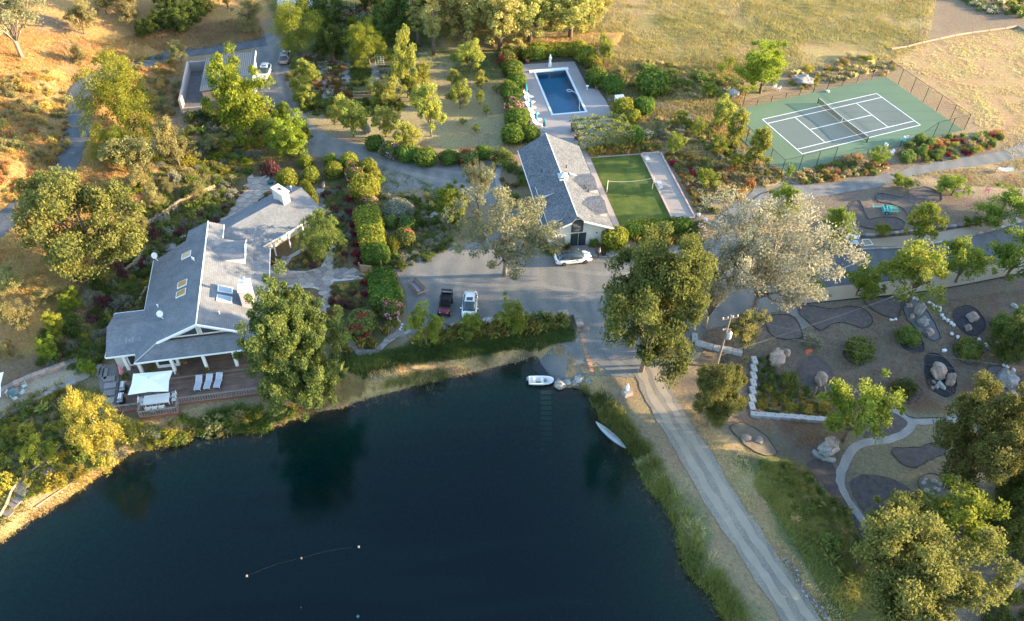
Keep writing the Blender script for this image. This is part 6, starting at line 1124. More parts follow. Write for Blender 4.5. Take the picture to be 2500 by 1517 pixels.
fill(area(2, [(560, 200), (860, 120), (1300, 200), (1330, 560), (1150, 520), (880, 520), (600, 480)]), 40, [('l_green', 5), ('l_dark', 2), ('l_bright', 3)], .7, 1.5, 'leafy shrub behind the rose and vegetable beds', 'orchard_shrub', 'shrubs behind the rose beds', seed=63)
# ------------------------------------------------------------------ stone, boulders, beds
def rock_mesh(key, m, seed, sub=ICO3, rough_=.22, flat=1.0):
    r = np.random.default_rng(seed); v = sub[0].copy()
    for k in range(5):
        d = unit(1, r)[0]; o = .55 + .35 * r.random(); t = v @ d; v -= np.maximum(t - o, 0)[:, None] * d * .9
    for k in range(6):
        d = unit(1, r)[0]; v *= (1 + rough_ * .3 * np.sin(v @ d * (2 + 3 * k * .6) + 6 * r.random()))[:, None]
    v[:, 2] *= flat
    me = bpy.data.meshes.new(key); me.from_pydata(v.tolist(), [], sub[1].tolist()); me.update(); me.materials.append(m)
    MESH.setdefault(key, []).append(me)
for i in range(4): rock_mesh('rock', ROCK, 400 + i); rock_mesh('rockg', ROCKG, 410 + i); rock_mesh('rockw', ROCKW, 420 + i, ICO2, .15); rock_mesh('rockd', ROCKD, 430 + i, ICO2)
def rock(key, n, x, y, rx, ry, label, name='boulder', group=None, parent=None, tilt=.25, sink=.25):
    p = G(n, x, y + ry * .5); k = mpp(p) * (.26786 if n in ZO else ZK[n][2]); a = rx * k; c = max(ry * k * 1.05, a * .55)
    o = put(name, random.choice(MESH[key]), parent, (p[0], p[1], h1(p[0], p[1]) + c * .62 - sink * c), (random.uniform(-tilt, tilt), random.uniform(-tilt, tilt), random.uniform(-.4, .4)), (a, (a + c) / 2, c))
    return tag(o, label, 'boulder', group) if label else o
SOILB = plain('dry_soil', (.15, .125, .09), .95, .3, 1.5, 30, .3)
def bed(n, pts, m, label, edge=True, smooth=True, name='planting_bed', off=.05):
    q = rough_edge(catmull(GP(n, pts), 7), .1, len(label)) if smooth else GP(n, pts)
    t = thing(name, label, 'garden bed')
    put('mulch', sheet_mesh('mulch', q, m, off, step=.7), t)
    if edge:
        c = [(x, y, h1(x, y) + .09) for x, y in np.vstack([q, q[:1]])]; MB().tube(c, .032, 5, False).build('edging', BLACK, t)
bed('R', [(540, 870), (700, 832), (900, 815), (980, 880), (960, 1040), (870, 1070), (700, 1000)], MULCH, 'dark mulch bed with pointed end near the tan roadside strip')
bed(12, [(420, 60), (500, 25), (720, 60), (870, 30), (1000, 60), (1070, 130), (1060, 210), (980, 235), (850, 188), (740, 190), (640, 240), (580, 240), (480, 160), (420, 110)], MULCH, 'long wavy dark mulch bed beside the grey path stub')
bed('R', [(1010, 920), (1050, 855), (1150, 850), (1250, 940), (1380, 1120), (1450, 1290), (1430, 1330), (1350, 1340), (1180, 1210), (1080, 1110), (1020, 1000)], GRAVELB, 'grey gravel bed holding a column of tall boulders')
bed('R', [(1610, 1020), (1660, 950), (1780, 925), (1900, 980), (1980, 1090), (1985, 1180), (1930, 1260), (1850, 1285), (1740, 1240), (1650, 1140)], MULCHB, 'black oval bed with two round boulders')
bed(12, [(1330, 350), (1360, 280), (1450, 250), (1530, 330), (1545, 430), (1500, 460), (1420, 445), (1350, 400)], MULCHB, 'small black bed below the tall boulder column')
bed(12, [(810, 470), (860, 400), (960, 380), (1030, 460), (1010, 550), (960, 570), (880, 540)], MULCH, 'small dark bed under a dull shrub in dry grass')
bed(12, [(1815, 400), (1850, 360), (1960, 380), (2030, 500), (1990, 555), (1900, 540), (1830, 480)], GRAVELB, 'small grey bed right of the chain of white stones')
bed(12, [(1560, 500), (1600, 465), (1700, 475), (1790, 560), (1845, 690), (1840, 800), (1790, 855), (1700, 840), (1600, 770), (1565, 640)], MULCHB, 'large black bed with jagged rock pile and upright boulder')
bed(12, [(1255, 780), (1300, 720), (1420, 700), (1530, 800), (1500, 890), (1400, 920), (1310, 880)], GRAVELB, 'grey bed beneath the dark glossy shrub')
bed(12, [(2105, 720), (2130, 600), (2200, 575), (2300, 600), (2390, 720), (2400, 820), (2330, 900), (2200, 880), (2130, 820)], GRAVELB, 'grey bed with a broad reddish boulder')
bed(12, [(2155, 200), (2200, 165), (2330, 180), (2400, 260), (2350, 320), (2270, 325), (2190, 270)], GRAVELB, 'grey bed under the dark border tree')
bed(12, [(400, 600), (430, 520), (560, 490), (680, 560), (720, 680), (700, 780), (480, 810), (440, 740)], MULCH, 'dark mulch bed around the upright block-like boulder', edge=False)
bed(12, [(110, 150), (200, 110), (360, 130), (420, 220), (430, 320), (250, 330), (150, 280)], MULCH, 'dark mulch bed under the silvery oak branches')
bed(12, [(1260, 1360), (1300, 1320), (1480, 1320), (1640, 1275), (1750, 1290), (1730, 1380), (1620, 1420), (1530, 1480), (1430, 1500), (1320, 1450)], MULCH, 'dark mulch bed between the curved path and the big tree')
bed(12, [(1180, 1030), (1290, 1010), (1380, 1070), (1390, 1120), (1300, 1190), (1150, 1210), (1000, 1225), (1080, 1120)], MULCH, 'mulch bed inside the elbow of the white path', edge=False)
bed(16, [(880, 230), (1000, 160), (1180, 170), (1350, 240), (1480, 350), (1420, 480), (1200, 560), (1060, 560), (950, 420)], MULCH, 'broad mulch patch inside the curve of the white path', edge=False)
bed(16, [(480, 60), (640, 20), (740, 110), (760, 260), (860, 440), (980, 620), (1080, 720), (1040, 850), (960, 760), (860, 520), (640, 270)], MULCH, 'strip of dark mulch between weeds and the white path', edge=False)
bed(16, [(1500, 230), (1550, 165), (1650, 150), (1740, 200), (1780, 300), (1760, 380), (1640, 390), (1540, 320)], SOILB, 'oval bed with a ring of rounded stones')
bed(11, [(2185, 1140), (2230, 1100), (2330, 1110), (2464, 1190), (2560, 1290), (2590, 1380), (2500, 1390), (2380, 1350), (2260, 1250)], SOILB, 'black-edged oval bed with two long boulders by the dam road')
bed(8, [(1105, 420), (1150, 385), (1250, 400), (1350, 420), (1440, 350), (1560, 330), (1680, 370), (1715, 430), (1680, 470), (1560, 462), (1470, 490), (1430, 560), (1440, 620), (1400, 580), (1370, 530), (1250, 480), (1150, 465)], MULCH, 'winding dark mulch bed above the teal implements')
bed(8, [(850, 600), (900, 480), (960, 460), (1010, 560), (1050, 620), (1180, 600), (1300, 610), (1380, 660), (1330, 710), (1220, 720), (1090, 710), (960, 680)], MULCH, 'dark mulch mound below the teal implements')
bed(8, [(20, 230), (60, 190), (200, 140), (260, 200), (230, 290), (110, 318)], ORCH, 'small planted bed at the fork of the court path', edge=False)
for n, x, y, rx, ry, l in (('R', 1195, 960, 55, 105, 'tall upright reddish boulder in the grey gravel bed'), ('R', 1240, 1105, 62, 62, 'cracked pale boulder below the tall upright one'), ('R', 1320, 1230, 48, 55, 'smooth egg-shaped boulder at the low end of the gravel bed'), ('R', 1110, 1045, 26, 38, 'small leaning stone beside the tall boulder'), ('R', 1075, 915, 42, 24, 'flat reddish stone at the top of the gravel bed'),
                           ('R', 1830, 1050, 76, 55, 'larger rounded boulder on the black oval bed'), ('R', 1780, 1180, 45, 40, 'smaller pinkish boulder on the black oval bed'), ('R', 2345, 915, 45, 30, 'lone pale boulder in dry grass under the street trees'), ('R', 2045, 1410, 42, 34, 'grey boulder at the end of the white stone chain'),
                           (12, 200, 490, 72, 88, 'big standing slab boulder below the silvery oak'), (12, 285, 450, 42, 42, 'smaller boulder leaning behind the standing slab'), (12, 605, 680, 52, 78, 'blocky upright boulder on dark mulch'), (12, 1670, 605, 65, 85, 'jagged layered rock pile on the black bed'), (12, 1775, 685, 40, 75, 'smooth upright boulder beside the jagged rock'), (12, 1735, 610, 24, 18, 'small pale rock between the jagged and smooth boulders'),
                           (12, 2290, 680, 98, 78, 'broad reddish boulder on the grey bed'), (12, 2160, 775, 24, 20, 'small stone left of the broad reddish boulder'), (12, 2350, 830, 42, 42, 'rounded boulder below the broad reddish one'), (11, 2310, 1225, 52, 32, 'long low boulder in the oval bed by the dam road'), (11, 2430, 1248, 48, 28, 'second long boulder in the oval bed by the dam road'),
                           (16, 2010, 750, 62, 55, 'angular boulder inside black edging under trees'), (16, 2160, 880, 40, 26, 'flat grey stone beside the black edging'), (16, 2305, 1105, 66, 42, 'large smooth boulder above the corner path'), (16, 2412, 1075, 56, 40, 'smooth boulder at the edge of the corner path'), (16, 2220, 1170, 46, 30, 'low boulder touching the corner path'),
                           (5, 1570, 885, 52, 40, 'round grey boulder behind the main house roof'), (5, 1690, 790, 45, 25, 'flat pale boulder on the terrace behind the house'), (6, 710, 305, 18, 32, 'small standing stone in the courtyard'), (6, 1715, 585, 35, 30, 'pale boulder on the driveway island'), (11, 870, 230, 28, 24, 'tan boulder at the end of the parking wall'), (9, 1440, 1190, 36, 36, 'grey boulder among shrubs below the deck'), (9, 1980, 1110, 45, 25, 'pale boulder on the bank under the shade tree'),
                           (4, 440, 730, 88, 55, 'large speckled boulder ringed by silvery plants'), (4, 1395, 1420, 62, 45, 'dark pitted boulder in the court border'), (3, 2200, 845, 60, 40, 'grey rock pile behind the court corner')): rock('rockg' if any(w in l for w in ('grey', 'speckled', 'pale')) else 'rockd' if 'dark pitted' in l else 'rock', n, x, y, rx, ry, l)
for x, y, s in ((1640, 715, 18), (1690, 735, 28), (1720, 765, 24), (1630, 775, 18), (1740, 785, 12), (1665, 760, 22), (1660, 690, 12)): rock('rockg', 12, x, y, s, s, 'fist-like pale rock in the cluster on the black bed', 'rock', 'rocks clustered on the black bed')
for x, y, s in ((1555, 235, 26), (1575, 295, 30), (1640, 208, 30), (1700, 242, 22), (1690, 295, 24), (1655, 280, 20), (1568, 205, 18), (1740, 275, 16), (1620, 320, 22)): rock('rockg', 16, x, y, s, s * .8, 'rounded stone in the ring on the oval bed', 'rock', 'ring of rounded stones')
WS = [(1080, 805, 22, 36), (1122, 822, 18, 34), (1166, 832, 18, 34), (1215, 852, 17, 24), (1315, 876, 22, 14), (1345, 895, 22, 24), (1368, 910, 20, 22), (1415, 925, 24, 24), (1445, 940, 22, 24), (1445, 968, 22, 24), (1376, 947, 14, 14), (1470, 1030, 22, 26), (1500, 1065, 22, 26), (1540, 1092, 22, 26), (1580, 1122, 22, 26), (1612, 1147, 22, 26), (1592, 1255, 22, 26), (1660, 1292, 24, 24), (1918, 1322, 20, 26), (1992, 1385, 22, 28), (862, 1086, 20, 15), (886, 1088, 14, 14), (920, 1078, 20, 18)]
for x, y, a, c in WS: rock('rockw', 'R', x, y, a, c, 'white stone in the winding chain across the stone garden', 'white_stone', 'winding chain of white stones')
for x, y in ((2278, 560), (2306, 578), (2365, 606)): rock('rockw', 12, x, y, 18, 22, 'white stone beside the broad reddish boulder', 'white_stone', 'white stones by the reddish boulder')
# big carved boulder
t = thing('carved_boulder', 'pale carved boulder seated on a curved stone slab by the white path', 'boulder', tuple(G(12, 660, 1410)))
put('stone_body', MESH['rockg'][0], t, (.1, .5, 1.1), .4, (1.05, .9, 1.2)); put('stone_top', MESH['rock'][1], t, (.2, .7, 1.9), 1.1, (.75, .7, .65)); MB().slab([(-1.5, .6, .35), (-1.3, .1, .35), (-.5, -.5, .35), (.6, -.7, .35), (.9, -.5, .35), (.85, -.25, .35), (-.3, .0, .35), (-1.2, .9, .35)], .35).build('stone_slab', ROCKG, t)
# white concrete blocks
def block_wall(n, pts, label, rot, size=(1.15, .62, .55)):
    w = thing('block_wall', label, 'wall')
    for i, (x, y) in enumerate(pts):
        p = G(n, x, y); o = MB().box((p[0], p[1], h1(p[0], p[1]) + .22), size, rot + random.uniform(-.05, .05)).build('concrete_block', CONCW, w)
        MB().tube([(p[0], p[1], p[2] + .4), (p[0], p[1], h1(p[0], p[1]) + .52)], .06, 8).build('lifting_hole', BLACK, o)
block_wall('S', [(750, 560), (742, 660), (738, 760), (735, 855), (728, 955), (722, 1055), (718, 1160)], 'straight run of white concrete blocks beside green plants', R(94))
block_wall('S', [(765, 1265), (888, 1272), (1015, 1282), (1145, 1290), (1275, 1299), (1405, 1310), (1535, 1322), (1665, 1334), (1790, 1338)], 'stepped run of white concrete blocks above the curved path', R(-9))
block_wall('S', [(40, 335), (150, 365), (280, 398), (400, 415), (530, 445)], 'white concrete blocks behind the utility pole', R(-14))
block_wall(11, [(1835, 10), (1838, 60), (1832, 110), (1850, 330), (1830, 175)], 'white blocks half hidden beneath the oak crowns', R(85))
# rock edging of the dam road and the shore
w = thing('rock_edging', 'line of small dark rocks along the low side of the dam road', 'edging')
for i in range(46):
    t = i / 45; x = 262 + 390 * t + 20 * math.sin(t * 9); y = 915 + 560 * t ** .95
    for dx in (0, 26): rock('rockd' if random.random() < .7 else 'rockg', 16, x + dx + random.uniform(-8, 8), y + random.uniform(-8, 8), random.uniform(9, 17), random.uniform(8, 13), None, 'rock', parent=w)
for x, y, a, c, l in ((630, 745, 58, 42, 'largest flat boulder at the water edge beside the boat'), (692, 716, 34, 26, 'grey boulder behind the largest shore boulder'), (750, 725, 25, 30, 'upright pale boulder in the shore row'), (810, 690, 50, 32, 'broad flat boulder in the shore row'), (790, 747, 14, 12, 'small stone at the foot of the shore row'), (878, 702, 28, 20, 'tan stone at the end of the shore row'), (902, 726, 20, 15, 'small tan stone next to the stepping stones'), (705, 758, 13, 10, 'little stone between the big shore boulders')): rock('rockg', 11, x, y, a, c, l, 'shore_boulder')
# stepping stones
sp_ = thing('stepping_stones', 'row of reddish stepping stones leading from the wall corner to the shore', 'path'); REDST = plain('red_flagstone', (.33, .19, .12), .85, .25, 2, 12, .2)
for x, y, a, c in ((800, 250, 22, 14), (828, 300, 26, 26), (838, 348, 26, 22), (828, 382, 18, 10), (842, 402, 16, 12), (852, 428, 18, 14), (862, 455, 22, 14), (872, 488, 26, 20), (884, 524, 24, 16), (896, 556, 24, 16), (906, 588, 24, 16), (912, 618, 24, 14), (918, 645, 18, 12)):
    p = G(11, x, y); k = mpp(p) * .26786; b = MB(); poly = [(p[0] + a * k * math.cos(u) * random.uniform(.85, 1.1), p[1] + c * k * 1.4 * math.sin(u) * random.uniform(.85, 1.1)) for u in np.linspace(0, 6.283, 8, endpoint=False)]
    b.prism(poly, p[2] + .0, p[2] + .1).build('stone', REDST, sp_)
# submerged slabs
ss = thing('submerged_steps', 'row of pale slabs descending under the pond water from the shore', 'steps'); SLAB = plain('algae_slab', (.17, .19, .10), .9, .2)
for i in range(15):
    x0, y0 = 496 + i * .3, 795 + i * 47; z = WATER_Z - .15 - i * .24
    p = Pz(11, x0, y0, z); q = Pz(11, x0, y0 + 40, z); MB().box(((p[0] + q[0]) / 2, (p[1] + q[1]) / 2, z - .06), (1.28, abs(p[1] - q[1]) * .92, .12), R(1)).build('slab', SLAB, ss)

# ------------------------------------------------------------------ flagstones
def flagstones(poly, holes, cell, label, m, name='flagstone_path', seed=3, mortar=None, kind='structure'):
    """irregular stones: jittered cells shrunk to leave joints, each a stone of its own"""
    r = np.random.default_rng(seed); base = tag(put(name, sheet_mesh(name, poly, mortar or CONC, .05, step=.8)), label, None, kind=kind)
    a, b = poly.min(0), poly.max(0); S = []
    for _ in range(4000):
        p = a + (b - a) * r.random(2)
        if all((p[0] - q[0]) ** 2 + (p[1] - q[1]) ** 2 > (cell * (.75 + .5 * r.random())) ** 2 for q in S): S.append(p)
    S = np.array(S)
    for i, p in enumerate(S):
        if not inside(p[None], poly)[0] or any(inside(p[None], h)[0] for h in holes): continue
        c = [np.array(v) for v in ((-2, -2), (2, -2), (2, 2), (-2, 2))]
        for q in S:
            d = q - p; l = np.linalg.norm(d)
            if l < 1e-6 or l > 4 * cell: continue
            nrm = d / l; lim = l / 2 - .045; out = []
            for u, v in zip(c, c[1:] + c[:1]):
                du, dv = u @ nrm - lim, v @ nrm - lim
                if du <= 0: out.append(u)
                if du * dv < 0: out.append(u + (v - u) * du / (du - dv))
            c = out
            if len(c) < 3: break
        if len(c) < 3: continue
        c = [v * min(1, cell * 1.0 / max(np.linalg.norm(v), 1e-6)) for v in c]
        z = h1(*p) + .052; MB().prism([p + v for v in c], z, z + .05 + .015 * r.random()).build('stone', m[r.integers(len(m))], base)
JOINT = plain('pale_joint', (.36, .34, .31), .9, .1)
ST = [STONE, plain('flagstone_dark', (.19, .165, .15), .85, .25, .9, 14, .25), plain('flagstone_tan', (.29, .25, .21), .85, .25, .9, 14, .25)]
flagstones(area(6, [(215, 1060), (400, 950), (560, 860), (590, 890), (420, 970), (380, 1040), (400, 1090), (560, 1095), (680, 1060), (740, 960), (790, 850), (830, 870), (800, 990), (800, 1080), (1020, 1085), (1040, 1170), (800, 1190), (760, 1280), (770, 1420), (690, 1440), (710, 1280), (620, 1250), (400, 1240), (230, 1280)]), [], .8, 'flagstone courtyard', ST, 'flagstone_path', 3, JOINT)
flagstones(area(6, [(-190, 640), (-120, 500), (0, 330), (40, 240), (130, 230), (270, 290), (300, 330), (120, 440), (0, 560), (-120, 680)]), [], .85, 'flagstone patio', [ST[2], plain('flagstone_cream', (.33, .285, .235), .85, .2, .9, 14, .2)], 'flagstone_patio', 5, STONE)
flagstones(area(6, [(640, 345), (720, 340), (700, 400), (710, 470), (750, 560), (700, 560), (660, 450)]), [], .7, 'flagstone walk', ST, 'flagstone_path', 6, JOINT)
flagstones(area(10, [(1180, 430), (1280, 320), (1380, 260), (1500, 235), (1510, 265), (1400, 310), (1300, 370), (1210, 460), (1020, 480), (990, 440), (860, 260), (870, 215), (960, 290), (1010, 400), (1040, 430)]), [], .75, 'slab path', [ST[1], STONE], 'slab_path', 7, CONC)
# parking wall
def stone_wall(n, pts, label, w=.45, h=.55, m=STONE, step=.8, seed=1, name='stone_wall'):
    P = catmull(GP(n, pts), 4, False) if len(pts) > 2 else GP(n, pts); t = thing(name, label, 'wall'); r = random.Random(seed)
    for a, c in zip(P[:-1], P[1:]):
        d = c - a; l = np.linalg.norm(d); k = max(1, int(l / step))
        for i in range(k):
            p = a + d * (i + .5) / k; MB().box((p[0], p[1], h1(*p) + h / 2 - .1), (l / k * .96, w * r.uniform(.85, 1.1), h * r.uniform(.9, 1.08)), math.atan2(d[1], d[0])).build('stone', m if r.random() < .7 else ST[r.randrange(3)], t)
stone_wall(11, [(-560, 270), (0, 175), (400, 135), (770, 100)], 'low flat-topped stone wall along the parking yard', 1.0, .5, plain('grey_wallstone', (.30, .29, .28), .9, .2, 1, 12, .3), 1.1); stone_wall(11, [(770, 100), (810, 230)], 'short return of the parking wall toward the shore', 1.0, .5, STONE, 1.0)
stone_wall(9, [(-60, 870), (90, 790), (300, 690), (560, 600), (720, 545)], 'rough stone retaining edge above the sand terrace', .7, .7, ROCK, .7, 2); stone_wall(9, [(-60, 1090), (200, 960), (480, 825), (700, 730)], 'straight grey kerb wall below the sand terrace', .5, .5, CONC, 1.2, 3)
stone_wall(8, [(960, 770), (1100, 770), (1350, 745), (1650, 705), (1900, 680), (2100, 640)], 'dark rubble edge above the tan roadside strip', .5, .4, ROCKD, .5, 4, 'rubble_edge'); stone_wall(8, [(820, 905), (1100, 890), (1350, 880), (1600, 850), (1850, 800), (2120, 735), (2464, 635)], 'rough rock kerb between roadside strip and east road', .35, .3, ROCKG, .6, 5, 'rock_kerb')
for n, pts, l, hh in ((8, [(415, 1365), (470, 1388), (900, 1347), (1350, 1303), (1720, 1252), (2100, 1182), (2464, 1107), (2700, 1040)], 'thin black edging along the lower roadside strip', .12), (8, [(-60, 500), (0, 440), (80, 385), (220, 345), (340, 290)], 'curved black edging at the court path fork', .12), (12, [(1240, 960), (1330, 975), (1430, 1045), (1560, 1052), (1750, 1045)], 'black edging along the top of the white path', .12)):
    c = catmull(GP(n, pts), 6, False); tag(MB().tube([(x, y, h1(x, y) + .06) for x, y in c], .06, 5).build('path_edging', BLACK), l, 'edging')
# log retaining walls
def logs(n, pts, label, h=.75, step=.26, m=None):
    c = catmull(GP(n, pts), 8, False); t = thing('log_wall', label, 'wall'); d = np.r_[0, np.cumsum(np.linalg.norm(np.diff(c, axis=0), axis=1))]
    for s in np.arange(0, d[-1], step):
        x, y = np.interp(s, d, c[:, 0]), np.interp(s, d, c[:, 1]); z = h1(x, y); MB().tube([(x, y, z - .3), (x, y, z + h * random.uniform(.8, 1.1))], .125, 7).build('log', m or PALELOG, t)
PALELOG = plain('pale_log', (.34, .24, .16), .9, .3, 4, 14, .3)
logs(5, [(1350, 680), (1450, 620), (1570, 530), (1700, 450), (1850, 380), (1960, 340)], 'upper palisade of upright logs on the terraced slope'); logs(5, [(1150, 1100), (1210, 1060), (1290, 980), (1335, 910)], 'short log palisade left of the upper roof corner'); logs(5, [(1290, 1380), (1320, 1310), (1355, 1260)], 'log palisade beside the left roof eave')
# meadow log barrier
def lying(n, pts, r_, label, m=PALELOG, name='log_barrier', sub='log'):
    t = thing(name, label, 'log'); P = GP(n, pts)
    for a, c in zip(P[:-1], P[1:]): MB().tube([(*a, h1(*a) + r_), (*(c * .97 + a * .03), h1(*c) + r_)], [r_, r_ * .85], 7).build(sub, m, t)
lying(4, [(1250, 460), (1400, 435), (1530, 400), (1690, 365), (1830, 335), (1990, 310), (2140, 290), (2290, 270), (2400, 250)], .22, 'line of bleached logs bounding the straw field'); lying(4, [(2400, 250), (2464, 285), (2560, 320)], .22, 'short line of grey logs at the field corner', WOODG)
lying(13, [(0, 540), (60, 440), (110, 310), (170, 230), (290, 140), (400, 50), (470, -10), (560, -100)], .16, 'winding bleached log rail above the lower steps'); lying(13, [(330, 455), (470, 360), (690, 215), (930, 30)], .1, 'long straight pale rail along the lower bank')
st = thing('garden_steps', 'weathered grey board steps going down the lower bank', 'steps')
for x, y in ((60, 500), (110, 420), (150, 380), (190, 310), (210, 250), (390, 140), (440, 80)):
    p = G(13, x, y); MB().box((p[0], p[1], p[2] + .1), (1.5, .75, .12), R(-25)).build('tread', WOODG, st)
sheet('stone_landing', GP(9, [(880, 590), (960, 560), (1060, 560), (1085, 700), (1065, 900), (1045, 1010), (960, 1000), (900, 720)]), ST[1], .06, step=.7)
st = thing('stone_steps', 'grey stone steps at the left end of the deck', 'steps')
for i, (x, y) in enumerate(((900, 620), (930, 640), (960, 655), (1000, 700), (1010, 760), (1000, 830), (990, 900), (985, 970))):
    p = G(9, x, y); MB().box((p[0], p[1], p[2] + .12), (1.3 if i > 2 else .55, .8 if i > 2 else 1.7, .2), HA).build('tread', STONE if i % 2 else CONC, st)
# ------------------------------------------------------------------ vehicles
def wheel(parent, x, y, r=.34, w=.24, rim=STEEL):
    o = MB().tube([(x, y - w / 2, r), (x, y - w / 2 + .03, r), (x, y + w / 2 - .03, r), (x, y + w / 2, r)], [r * .9, r, r, r * .9], 18).build('wheel', DARK, parent)
    s = 1 if y > 0 else -1; MB().tube([(x, y + s * (w / 2 - .02), r), (x, y + s * (w / 2 + .015), r)], [r * .66, r * .6], 14).build('rim', rim, o)
def body_ring(x, w, zb, zt, crown=.04): return [(x, a * w, z) for a, z in ((-.86, zb), (.86, zb), (.97, zb + .12), (1, (zb + zt) * .55), (.95, zt - .06), (.82, zt), (.35, zt + crown), (-.35, zt + crown), (-.82, zt), (-.95, zt - .06), (-1, (zb + zt) * .55), (-.97, zb + .12))]
def cabin_ring(x, wb, wt, z0, z1): return [(x, a, z) for a, z in ((-wb, z0), (wb, z0), (wb * .98, z0 + (z1 - z0) * .4), (wt, z1 - .05), (wt * .7, z1), (-wt * .7, z1), (-wt, z1 - .05), (-wb * .98, z0 + (z1 - z0) * .4))]
def car(label, loc, head, paint, L=4.95, W=1.95, Ht=1.44, glassroof=False, hatch=False, light=None, group=None, rails=False):
    t = thing('parked_car', label, 'car', loc, head); h = L / 2; w = W / 2; b = .58 * Ht
    xs_ = [(-h, .72, .42, b * .82), (-h + .12, .86, .3, b * 1.04), (-h + .7, .98, .2, b * 1.1), (-h * .35, 1, .18, b * 1.06), (h * .25, 1, .18, b * 1.02), (h * .55, .99, .2, b * .99), (h - .55, .95, .22, b * .9), (h - .12, .84, .28, b * .74), (h, .66, .36, b * .6)]
    MB().loft([body_ring(x, w * k, z0, z1) for x, k, z0, z1 in xs_]).build('body', paint, t, True)
    back = -h + (.45 if hatch else .25)
    cab = [(back, w * .78, w * .60, b * .98, b * 1.12 if not hatch else b * 1.35), (back + (.45 if hatch else 1.0), w * .88, w * .68, b, Ht * (.97 if hatch else .93)), (-.25, w * .91, w * .70, b, Ht), (h * .12, w * .90, w * .69, b, Ht * .985), (h * .42, w * .86, w * .62, b * .98, Ht * .80), (h * .60, w * .80, w * .58, b * .96, b * 1.02)]
    MB().loft([cabin_ring(*q) for q in cab]).build('windows', GLASS, t, True)
    if not glassroof:
        r = [[(x, a * k, z) for a, z in ((-wt, z1 - .05), (-wt * .7, z1 + .012), (wt * .7, z1 + .012), (wt, z1 - .05), (wt * .7, z1 - .06), (-wt * .7, z1 - .06))] for (x, wb, wt, z0, z1), k in zip(cab[1:4], (1.0, 1.02, 1.0))]
        ro = MB().loft(r).build('roof', paint, t, True)
        MB().box((-.15, 0, Ht + .012), (.62, .8, .02)).build('sunroof', GLASS, ro)
        for s in (-1, 1):
            MB().tube([(cab[1][0], s * w * .88, b), (cab[1][0] + .25, s * w * .7, Ht * .95)], .05, 5).build('pillar', paint, t)
            if rails: MB().tube([(-h * .5, s * w * .66, Ht + .04), (h * .1, s * w * .66, Ht + .04)], .025, 5).build('roof_rail', BLACK, ro)
    for s in (-1, 1):
        MB().tube([(-.35, s * w * .905, b), (-.32, s * w * .70, Ht - .05)], .035, 5).build('pillar', BLACK if glassroof else paint, t)
        MB().box((h * .40, s * (w + .09), b + .05), (.12, .2, .14)).build('mirror', paint, t)
        MB().box((h - .2, s * w * .62, b * .80), (.3, .32, .12)).build('headlight', light or STEEL, t); MB().box((-h + .06, s * w * .6, b * .93), (.1, .36, .1)).build('tail_light', TAILR, t)
        MB().tube([(-h * .55, s * w * .99, b * .86), (h * .35, s * w * .995, b * .84)], .012, 4).build('door_line', BLACK, t); MB().box((-.75, s * (w + .005), b * .92), (.2, .02, .03)).build('door_handle', STEEL, t); MB().box((.25, s * (w + .005), b * .92), (.2, .02, .03)).build('door_handle', STEEL, t)
        for x in (-h * .58, h * .60): wheel(t, x, s * (w - .12), rim=DARKRIM if glassroof else STEEL)
    MB().box((h - .03, 0, b * .55), (.06, W * .5, .14)).build('grille', BLACK, t); MB().box((-h + .03, 0, b * .7), (.05, .5, .13)).build('number_plate', WHITE, t)
    return t
CARW = plain('white_car_paint', (.80, .80, .80), .22, .02, spec=.6); TANP = plain('tan_car_paint', (.30, .24, .19), .3, .05, spec=.6); TAILR = plain('tail_lamp', (.45, .03, .03), .3, .1); DARKRIM = plain('dark_rim', (.12, .09, .09), .4, .1, metal=.5); REDP = plain('red_paint', (.11, .013, .022), .3, .1, spec=.6)
a, c = Pz('D', 795, 1395), Pz('D', 1210, 1345); d = c - a; hd_ = math.atan2(d[1], d[0]); m_ = (a + c) / 2 + np.array([-math.sin(hd_), math.cos(hd_), 0]) * .85
car('white electric sedan with dark glass roof in front of the guest house', (m_[0], m_[1], .04), hd_, CARW, 5.0, 1.98, 1.44, True)
p = Pz('E', 1635, 1095); car('white hatchback with sunroof parked nose to the stone wall', (p[0] - .05, p[1] + 2.2, .04), R(-91), CARW, 4.6, 1.9, 1.55, False, True, rails=True)
p = Pz(1, 2392, 745); car('white wagon parked in front of the garage doors', (p[0], p[1] + 2.3, .04), R(-88), CARW, 4.7, 1.9, 1.62, False, True)
p = Pz(2, 262, 607); car('tan sedan parked on the drive beyond the garage', (p[0], p[1] + 2.3, .04), R(92), TANP, 4.6, 1.82, 1.42)
# utility vehicle
p = Pz('E', 1105, 1040); u_ = thing('utility_vehicle', 'dark red utility vehicle with open roll cage and cargo bed', 'utility vehicle', (p[0], p[1] + 1.75, .04), R(-94))
MB().loft([[(x, a * w, z) for a, z in ((-1, z0), (1, z0), (1, z1), (.6, z1 + .06), (-.6, z1 + .06), (-1, z1))] for x, w, z0, z1 in ((.75, .72, .45, 1.02), (1.3, .70, .5, .95), (1.7, .6, .55, .8))]).build('hood', REDP, u_, True)
MB().box((0, 0, .55), (3.1, 1.3, .25)).build('chassis', BLACK, u_); MB().box((-1.2, 0, .85), (1.1, 1.42, .08)).build('cargo_floor', BLACK, u_)
for y in (-.7, .7): MB().box((-1.2, y, 1.0), (1.1, .05, .3)).build('cargo_side', BLACK, u_)
MB().box((-1.74, 0, 1.0), (.05, 1.42, .3)).build('tailgate', BLACK, u_)
for y in (-.38, .38):
    s_ = MB().box((0, y, .82), (.5, .6, .14)).build('seat', DARK, u_); MB().box((-.28, y, 1.12), (.12, .6, .55)).build('seat_back', DARK, s_)
cg = MB()
